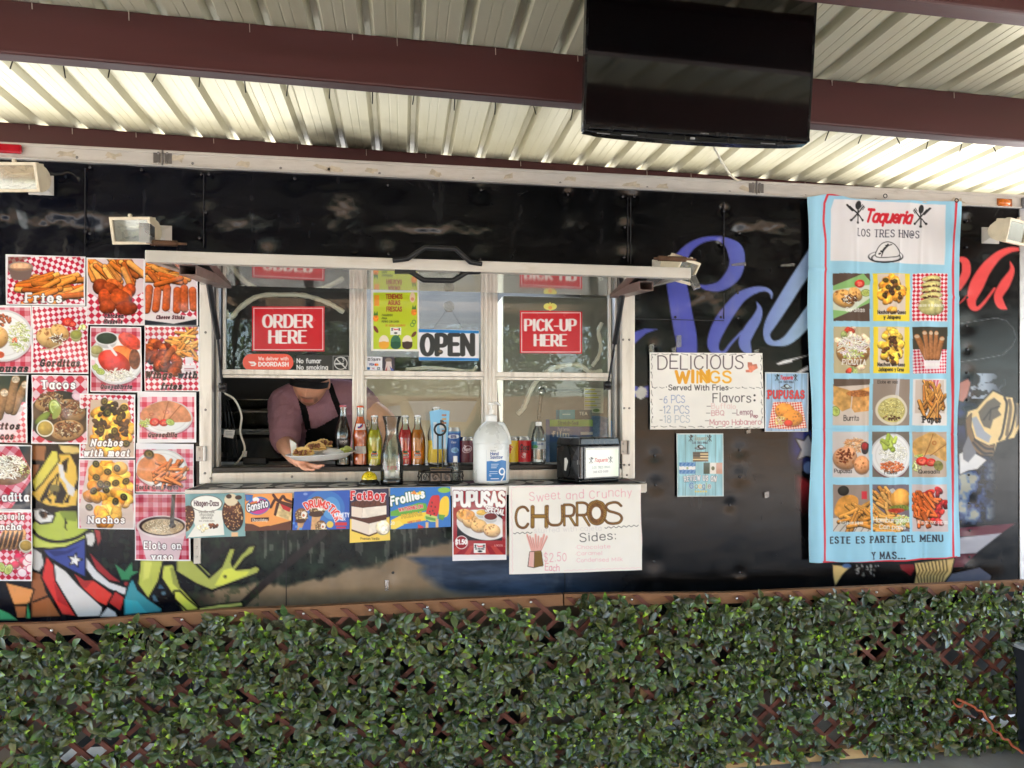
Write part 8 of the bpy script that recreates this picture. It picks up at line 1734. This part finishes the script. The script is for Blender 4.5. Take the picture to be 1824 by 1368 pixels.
arc_ = [mm+d_*.5+hh*(-.5+k/10)-d_*(.9*math.sin(math.pi*k/10)) for k in range(11)]
obj('thumb_panel', MB().prism(arc_, n_*.002), mat('panel_grey', (52,52,56), .3, coat=.3), t, bevel=.0008)
obj('level_mark', MB().box(mm.x+.004, mm.x+.012, mm.y-.012, mm.y-.006, mm.z-.010, mm.z+.008), mat('mark_white', (206,206,206), .5), t)
# boxes behind the right pane
def carton(label, px0, px1, py0, py1, Y, dep, base, paint, rot=0):
    a, b_ = W(px0, py0, Y), W(px1, py1, Y); x0, x1, z1, z0_ = a.x, b_.x, a.z, b_.z
    t = thing('carton', label, 'carton', ((x0+x1)/2, Y+dep/2, z0_))
    obj('box', MB().box(x0, x1, Y+.0006, Y+dep, z0_, z1), mat('carton_%d_%d' % (base[0], base[1]), base, .5, vary=.06), t)
    fgrid('front_print', [Vector((x0,Y,z1)),Vector((x1,Y,z1)),Vector((x1,Y,z0_)),Vector((x0,Y,z0_))], paint, t, (px1-px0), (py1-py0), base, pmat('card'), 110, 50)
    return t, x0, x1, z1
def l_st(cv): cv.rect(0,0,85,13,(124,178,76)); cv.text('Stretch-Seal',15,9.5,6.4,(40,70,50),.09,fit=36); cv.rect(0,13,85,40,(52,92,160)); cv.text('Food Service',15,20,4.6,(222,226,236),.1,fit=20); cv.text('film',5,30,8,(230,232,240),.14,fit=30); cv.rect(55,22,85,28,(206,214,226))
_, bx0_, bx1_, bz1_ = carton('green and blue cling film carton behind the right pane', 979, 1056, 747, 829, 3.32, .09, (64,104,150), l_st)
def l_te(cv): cv.rect(0,0,60,20,(40,150,176)); cv.rect(28,0,60,20,(26,66,70)); cv.text('TEA',36,9,5,(206,214,206),.1,fit=14); cv.rect(6,7,20,9,(190,226,232))
carton('small teal carton lying on the cling film carton', 996, 1054, 730, 746.5, 3.335, .07, (40,140,160), l_te)
q = W(1058, 786, 3.36); tag(obj('platter', MB().lathe([(0,.004),(.05,.004),(.085,.012),(.105,.020),(.107,.023),(.083,.016),(.05,.008),(0,.008)], (q.x+.02, 3.44, zi+.13), 40, Matrix.Rotation(R(38),3,'X') @ Matrix.Rotation(R(-18),3,'Y')), mat('blue_rim', (130,170,206), .3, vary=.3, vscale=25, coat=.3), smooth=True), 'blue rimmed white platter leaning behind the napkin dispenser', 'platter')

# ------------------------------------------------------------------ the worker leaning out with a plate
def blend(parts, vox, sm, name):
    """closed tapered limbs fused into one skin"""
    b = MB()
    for ch in parts:
        pts = [Vector(p[0]) for p in ch]; rs = [p[1] for p in ch]
        if len(pts) > 1:
            q = cmr(np.array([(*p, r) for p, r in zip(pts, rs)]), 4); b.tube([Vector(v[:3]) for v in q], [float(v[3]) for v in q], 14)
        for p, r in zip(pts, rs): b.ball(p, r*.99, 14, 9)
    return fuse(b, vox, sm, name)
def fuse(b, vox, sm, name):
    me = bpy.data.meshes.new(name+'_raw'); me.from_pydata(b.v, [], b.f)
    bm = bmesh.new(); bm.from_mesh(me); bmesh.ops.recalc_face_normals(bm, faces=bm.faces); bm.to_mesh(me); bm.free()
    o = bpy.data.objects.new(name+'_raw', me); COL.objects.link(o)
    r = o.modifiers.new('r', 'REMESH'); r.mode = 'VOXEL'; r.voxel_size = vox
    if sm: s_ = o.modifiers.new('s', 'SMOOTH'); s_.iterations = sm; s_.factor = .5
    dg = bpy.context.evaluated_depsgraph_get(); dg.update(); out = bpy.data.meshes.new_from_object(o.evaluated_get(dg)); out.name = name
    bpy.data.objects.remove(o); bpy.data.meshes.remove(me); return out
def paint_mesh(me, f):
    n = len(me.vertices); co = np.empty(n*3); me.vertices.foreach_get('co', co); co = co.reshape(-1,3); c = f(co)
    a = me.color_attributes.new('Col', 'FLOAT_COLOR', 'POINT'); a.data.foreach_set('color', np.column_stack([lin(c), np.ones(n)]).astype(np.float32).ravel())
HC = W(553, 677.5, 3.41); HM = Matrix.Rotation(R(6), 3, 'Y') @ Matrix.Rotation(R(24), 3, 'X')     # head bowed over the plate
def hp(x, y, z): return HC+HM @ Vector((x, -y, z))                 # x to the right in the picture, y towards the viewer, z up
pel = W(604, 800, 4.0); che = W(580, 748, 3.70); nec = W(560, 702, 3.54)
S1, S2 = W(508, 718, 3.56), W(634, 708, 3.60); E1, W1 = W(508, 788, 3.38), W(524, 815, 3.135); E2, W2 = W(691, 752, 3.52), W(672, 812, 3.44)
plc = W(572, 812, 3.03)                                             # middle of the plate
PALM = W(537, 824, 3.06)
def finger(pts, r0): return [(W(*p), r0*(1-.12*k)) for k, p in enumerate(pts)]
limbs = [
    [(pel,.145),(pel.lerp(che,.5),.150),(che,.150),(che.lerp(nec,.55),.115)], [(che.lerp(nec,.5),.075),(nec,.058),(hp(0,-.02,-.06),.056)],
    [(nec.lerp(S1,.3),.075),(S1,.066)], [(nec.lerp(S2,.3),.075),(S2,.066)],
    [(S1,.062),(S1.lerp(E1,.5),.052),(E1,.043),(E1.lerp(W1,.35),.042),(W1,.029)], [(S2,.060),(S2.lerp(E2,.5),.052),(E2,.045),(E2.lerp(W2,.35),.042),(W2,.030)],
    [(W1,.027),(W1.lerp(PALM,.55),.026),(PALM,.022)], [(PALM+Vector((.014,-.012,-.002)),.016),(PALM+Vector((-.016,.010,-.002)),.017)],
    finger([(541,826,3.06),(552,831,3.02),(562,834,3.0),(569,833,2.985)],.0098), finger([(544,826,3.055),(556,829,3.015),(567,830,2.99),(576,829,2.975)],.0098),
    finger([(538,827,3.05),(546,833,3.01),(554,837,2.99),(560,836,2.975)],.0092), finger([(533,826,3.05),(538,833,3.02),(545,837,3.0),(549,836,2.99)],.0082),
    finger([(528,818,3.10),(528,807,3.07),(534,800,3.045),(541,798,3.025)],.0108),
    [(W2,.028),(W2+Vector((.006,-.03,-.035)),.026),(W2+Vector((.008,-.055,-.050)),.020)]]
for k in range(4): o_ = W2+Vector((.002+.0*k-.014+.012*k,-.055,-.052)); limbs.append([(o_,.009),(o_+Vector((.003*k-.004,-.03,-.004)),.0085),(o_+Vector((.004*k-.006,-.055+.004*abs(k-1),-.010)),.0075)])
limbs.append([(W2+Vector((-.016,-.03,-.04)),.010),(W2+Vector((-.034,-.05,-.048)),.0095),(W2+Vector((-.040,-.070,-.052)),.008)])
for s_ in (-1, 1): limbs.append([(pel+Vector((s_*.085,.0,-.03)),.095),(pel+Vector((s_*.095,-.02,-.34)),.068),(pel+Vector((s_*.1,.02,-.66)) if pel.z-.66 > .68 else Vector((pel.x+s_*.1,pel.y+.02,.70)),.045),(Vector((pel.x+s_*.11,pel.y-.06,.675)),.042)])
b = MB()
for ch in limbs:
    q = cmr(np.array([(*p, r) for p, r in ch]), 4); b.tube([Vector(v[:3]) for v in q], [float(v[3]) for v in q], 14)
    for p_, r in ch: b.ball(p_, r*.99, 14, 9)
# head
nu, nv = 72, 54; vs = []
for j in range(nv+1):
    th = math.pi*j/nv
    for k in range(nu):
        ph = 2*math.pi*k/nu; x_, y_, z_ = math.sin(th)*math.sin(ph), math.sin(th)*math.cos(ph), math.cos(th)
        X, Yh, Z = .079*x_, .097*y_, .118*z_
        if Z < 0: X *= 1-.16*(-z_)**1.6; Yh *= 1-.06*(-z_)**2
        if y_ > 0:
            G_ = lambda cx, cz, sx, sz: math.exp(-((X-cx)/sx)**2-((Z-cz)/sz)**2)
            Yh += .031*G_(0,-.030,.0125,.013)+.014*G_(0,-.008,.008,.022)+.007*(G_(.012,-.034,.007,.008)+G_(-.012,-.034,.007,.008))
            Yh += -.010*(G_(.032,.006,.018,.012)+G_(-.032,.006,.018,.012))+.006*(G_(.03,.026,.028,.009)+G_(-.03,.026,.028,.009))
            Yh += .0075*G_(0,-.062,.020,.006)+.0065*G_(0,-.073,.018,.006)-.005*G_(0,-.0675,.022,.0026)+.011*G_(0,-.098,.022,.016)-.003*G_(0,-.083,.02,.006)
            Yh += .004*(G_(.042,-.035,.02,.025)+G_(-.042,-.035,.02,.025))
        vs.append(hp(X, Yh, Z))
fs = [(j*nu+k, (j+1)*nu+k, (j+1)*nu+(k+1) % nu, j*nu+(k+1) % nu) for j in range(nv) for k in range(nu)]
b.add(vs, fs)
for s_ in (-1, 1): b.ball(hp(s_*.079, -.004, -.006), .030, 12, 8, (.35,.62,1.))
me = fuse(b, .0042, 3, 'person')
inv = HM.transposed()
def skincol(co):
    c = np.tile(np.array([224,166,136.]), (len(co),1)); n = fnoise(co[:,0]*1000+co[:,1]*310, co[:,2]*1000-co[:,1]*230, 40, 5); c *= (.93+.14*n)[:,None]
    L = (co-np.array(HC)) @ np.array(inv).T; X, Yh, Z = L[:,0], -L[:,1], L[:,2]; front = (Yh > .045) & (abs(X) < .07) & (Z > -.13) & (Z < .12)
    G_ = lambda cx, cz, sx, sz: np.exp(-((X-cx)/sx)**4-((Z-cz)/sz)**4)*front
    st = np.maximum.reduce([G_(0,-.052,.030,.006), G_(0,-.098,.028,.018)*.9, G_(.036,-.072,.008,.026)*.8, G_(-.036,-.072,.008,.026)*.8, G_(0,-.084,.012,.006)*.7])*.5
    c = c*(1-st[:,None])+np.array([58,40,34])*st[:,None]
    lp = np.maximum(G_(0,-.0625,.022,.0045), G_(0,-.0725,.019,.005))*.75; c = c*(1-lp[:,None])+np.array([176,92,84])*lp[:,None]
    br = np.maximum(G_(.032,.024,.020,.0045), G_(-.032,.024,.020,.0045))*.85; c = c*(1-br[:,None])+np.array([40,30,26])*br[:,None]
    ey = np.maximum(G_(.032,.006,.013,.0045), G_(-.032,.006,.013,.0045)); c = c*(1-ey[:,None]*.8)+np.array([214,206,200])*ey[:,None]*.8
    pu = np.maximum(G_(.032,.004,.005,.0045), G_(-.032,.004,.005,.0045)); c = c*(1-pu[:,None])+np.array([34,24,20])*pu[:,None]
    tip = np.maximum.reduce([np.exp(-((co-np.array(W(*p)))**2).sum(1)/.012**2) for p in ((569,833,2.985),(576,829,2.975),(560,836,2.975),(549,836,2.99),(541,798,3.025))]); c = c*(1-.35*tip[:,None])+np.array([226,150,132])*.35*tip[:,None]
    return c.clip(0,255)
paint_mesh(me, skincol)
M_skin = mat('skin', attr=True, rough=.48, vary=.05, vscale=60, bump=.04, bscale=220, spec=.45); M_skin.node_tree.nodes['Principled BSDF'].inputs['Subsurface Weight'].default_value = .08; M_skin.node_tree.nodes['Principled BSDF'].inputs['Subsurface Radius'].default_value = (.010,.004,.002)
man = link_mesh('person', me, M_skin, None, (pel.x, pel.y, .635), True, 0, 180)
tag(man, 'man in mauve shirt, black apron and cap leaning out to hand over a plate', 'person')
# shirt
slv = S1.lerp(E1, .93); slv2 = S2.lerp(E2, .32)
def wob(p, s_): return p
sh = blend([[(pel+Vector((0,0,-.05)),.162),(pel.lerp(che,.5),.172),(che,.178),(che.lerp(nec,.55),.140),(che.lerp(nec,.85),.092)],
            [(nec.lerp(S1,.15),.085),(nec.lerp(S1,.6),.088),(S1,.082)], [(nec.lerp(S2,.15),.085),(nec.lerp(S2,.6),.086),(S2,.078)],
            [(S1,.082),(S1.lerp(E1,.45),.078),(slv,.068)], [(S2,.078),(S2.lerp(E2,.16),.074),(slv2,.070)]], .0065, 5, 'shirt')
n = len(sh.vertices); co = np.empty(n*3); sh.vertices.foreach_get('co', co); co = co.reshape(-1,3); no = np.empty(n*3); sh.vertices.foreach_get('normal', no); no = no.reshape(-1,3)
# cloth folds: ridges running from the shoulders and round the sleeve
u = co[:,0]*900; v = co[:,2]*900; fold = .0075*(np.abs(2*fnoise(u*.45+v*.5, v*.9-u*.6, 38, 3, 2)-1)-.4)+.004*(fnoise(u, v*1.7, 22, 8, 2)-.5)
dS = np.linalg.norm(co-np.array(S1.lerp(E1,.6)), axis=1); ax = (co-np.array(S1)) @ np.array((E1-S1).normalized()); fold += .002*np.exp(-(dS/.1)**2)*np.sin(ax*110+3*fnoise(u,v,50,9))
co = co+no*fold[:,None]; sh.vertices.foreach_set('co', co.ravel()); sh.update()
M_shirt = mat('mauve_jersey', (168,128,141), .9, vary=.22, vscale=240, bump=.25, bscale=700, spec=.2, stretch=(1,1,2.5))
shirt = link_mesh('shirt', sh, M_shirt, man, None, True, 0, 180)
# apron: laid on the shirt front
from mathutils.bvhtree import BVHTree
bm = bmesh.new(); bm.from_mesh(sh); bm.transform(Matrix.Translation(WL[shirt.name])); bv = BVHTree.FromBMesh(bm); bm.free()
def drape(poly, name, step=2.2, off=.006, m=None, thick=.004):
    P = np.array(poly, float); xs = np.arange(P[:,0].min(), P[:,0].max()+step, step); ys = np.arange(P[:,1].min(), P[:,1].max()+step, step)
    cvx = Cv(*np.meshgrid(xs, ys)); d = cvx.polyd(P, cvx.x, cvx.y).reshape(len(ys), len(xs)); idx = {}; b = MB(); last = {}
    for j, y_ in enumerate(ys):
        for i, x_ in enumerate(xs):
            if d[j,i] < -step*.9: continue
            w_ = W(x_, y_, 3.5); hit = bv.ray_cast(Vector((w_.x, 2.6, w_.z)), Vector((0,1,0)))
            if hit[0] is not None: yy = hit[0].y-off
            elif last: yy = last[(i, j-1)] if (i, j-1) in last else list(last.values())[-1]
            else: continue
            last[(i,j)] = yy; idx[(i,j)] = len(b.v); b.v.append((w_.x, yy, w_.z))
    for j in range(len(ys)-1):
        for i in range(len(xs)-1):
            q = [(i,j),(i,j+1),(i+1,j+1),(i+1,j)]
            if all(k in idx for k in q): b.f.append(tuple(idx[k] for k in q))
    o = obj(name, b, m, man, smooth=True, sharp=180); s_ = o.modifiers.new('t', 'SOLIDIFY'); s_.thickness = thick; s_.offset = 1; sm_ = o.modifiers.new('m', 'SMOOTH'); sm_.iterations = 3; return o
M_apron = mat('black_apron', (20,20,22), .85, vary=.15, vscale=120, bump=.2, bscale=500, spec=.2)
ap = drape([(546,765),(566,762),(600,742),(607,736),(614,760),(622,830),(622,870),(536,870),(530,830),(538,800)], 'apron', m=M_apron, off=.010)
for pl in ([(524,684),(533,682),(540,700),(549,735),(552,764),(542,766),(539,735),(530,700)], [(584,684),(592,682),(600,705),(612,738),(604,744),(592,712)]):
    stp = drape(pl, 'strap', 1.2, .006, M_apron); stp.parent = ap; WL[stp.name] = WL[ap.name]
# cap with brim
b = MB(); vs = []; n1, n2 = 36, 12
for j in range(n2+1):
    th = math.pi*.5*j/n2
    for k in range(n1): a = 2*math.pi*k/n1; vs.append(hp(.087*math.sin(th)*math.sin(a), .104*math.sin(th)*math.cos(a), .028+.100*math.cos(th)))
b.add(vs, [(j*n1+k, (j+1)*n1+k, (j+1)*n1+(k+1) % n1, j*n1+(k+1) % n1) for j in range(n2) for k in range(n1)])
M_cap = mat('black_cap', (18,18,20), .8, vary=.15, vscale=90, bump=.2, bscale=400)
cap_ = obj('cap', b, M_cap, man, smooth=True, sharp=180)
b = MB(); vs = []; n = 24; m_ = 7
for j in range(m_):
    r_ = j/(m_-1)
    for k in range(n+1):
        a = -1.25+2.5*k/n; e_ = math.cos(a*.95)**.7; x_ = .088*math.sin(a)*(1-.04*r_); y_ = .098*math.cos(a)+.046*r_*max(0,e_); z_ = .030-.012*r_-.30*x_*x_/.088*1.0*(.6+.4*r_)
        vs.append(hp(x_, y_, z_))
b.add(vs, [(j*(n+1)+k, j*(n+1)+k+1, (j+1)*(n+1)+k+1, (j+1)*(n+1)+k) for j in range(m_-1) for k in range(n)])
br = obj('brim', b, M_cap, cap_, smooth=True, sharp=180); s_ = br.modifiers.new('t', 'SOLIDIFY'); s_.thickness = .004
# plate of food
t = obj('foam_plate', MB().lathe([(0,.0),(.085,.0),(.105,.006),(.128,.021),(.138,.024),(.139,.027),(.127,.0245),(.103,.0095),(.084,.004),(0,.004)], (0,0,0), 48), mat('foam_white', (232,230,226), .5, vary=.03))
for vtx in t.data.vertices: vtx.co = Vector((vtx.co.x*1.0, vtx.co.y*.80, vtx.co.z))
t.location = plc+Vector((0,0,-.014)); t.rotation_euler = (R(3), R(-3), R(-4)); tag(t, 'white foam plate held out over the sill by the worker', 'plate')
M_taco = mat('corn_tortilla', (222,186,116), .7, vary=.2, vscale=40, bump=.3, bscale=60, dirt=(170,120,60), dscale=30)
def taco(c, rx, rz, rot, lean, label):
    vs = []; n = 18; rows = 7
    for j in range(rows):
        a = -1.0+2.0*j/(rows-1)
        for k in range(n+1):
            u = -1+2*k/n; h_ = math.sqrt(max(0,1-u*u)); f_ = (1-abs(a))
            vs.append(Vector((u*rx, math.sin(a*1.5)*.020*h_*(1.1), rz*h_*abs(a)**.6+.002*math.sin(k*2.1+j))))
    M3 = Matrix.Rotation(R(rot),3,'Z') @ Matrix.Rotation(R(lean),3,'X')
    b = MB().add([M3 @ v_+c for v_ in vs], [(j*(n+1)+k, j*(n+1)+k+1, (j+1)*(n+1)+k+1, (j+1)*(n+1)+k) for j in range(rows-1) for k in range(n)])
    tt = thing('taco', label, 'taco', tuple(c), 'tacos on the foam plate'); s_ = obj('tortilla', b, M_taco, tt, smooth=True, sharp=180); k_ = s_.modifiers.new('t','SOLIDIFY'); k_.thickness = .0025
    g = random.Random(int(rot)); b = MB()
    for k in range(14): b.ball(M3 @ Vector((g.uniform(-.7,.7)*rx, g.uniform(-.010,.010), rz*.55+g.uniform(0,.012)))+c, g.uniform(.004,.007), 7, 5)
    obj('filling', b, mat('taco_meat', (120,74,46), .6, vary=.3, vscale=80), tt, smooth=True)
taco(W(541,808,2.99), .045, .018, -12, 62, 'yellow folded taco lying nearest the thumb on the plate'); taco(W(561,800,3.0), .044, .024, 18, 55, 'yellow folded taco second from the thumb on the plate'); taco(W(575,797,3.03), .040, .028, 30, 40, 'yellow folded taco in front of the crumpled paper on the plate')
M_tissue = mat('deli_paper', (226,224,222), .6, vary=.05, trans=.15)
def crump(c, r, sc, seed, label, nm='deli_paper'):
    b = MB().ball(c, r, 26, 16, sc); b.v = [tuple(Vector(v_)+(Vector(v_)-c).normalized()*r*.34*(fnoise(np.array([v_[0]*1000+seed*31.]), np.array([v_[2]*1000+v_[1]*700.]), 22, seed, 3)[0]-.5)) for v_ in b.v]
    tag(obj(nm, b, M_tissue, smooth=True, sharp=25), label, 'paper')
crump(W(568,801,3.06), .046, (1.1,.6,.75), 3, 'crumpled white deli paper standing behind the tacos'); crump(W(593,806,3.02), .036, (1.2,.7,.55), 5, 'crumpled deli paper at the right of the plate')
b = MB().prism([W(516,783,3.02), W(522,786,3.02), W(528,790,3.02), W(528,812,3.01), W(519,812,3.01)], (0,.001,0)); tag(obj('paper_flap', b, M_paper), 'white paper corner sticking up at the left rim of the plate', 'paper')
for a_, b_, rt in ((614,803,20), (621,800,50)):
    c = W(a_, b_, 3.01); M3 = Matrix.Rotation(R(rt),3,'Z') @ Matrix.Rotation(R(-40),3,'X'); vs = []; fs = []; n = 12
    for k in range(n+1): a = math.pi*k/n; vs += [M3 @ Vector((.022*math.cos(a),0,.018*math.sin(a)))+c, M3 @ Vector((.022*math.cos(a)*.98,.012,.016*math.sin(a)))+c]
    fs = [(2*k,2*k+2,2*k+3,2*k+1) for k in range(n)]+[tuple(2*k for k in range(n+1)), tuple(2*k+1 for k in range(n,-1,-1))]
    tag(obj('lime_wedge', MB().add(vs, fs), mat('lime_flesh', (196,206,120), .35, vary=.2, vscale=120)), 'lime wedge at the right rim of the foam plate' if rt == 20 else 'outermost lime wedge hanging past the right rim of the plate', 'lime')
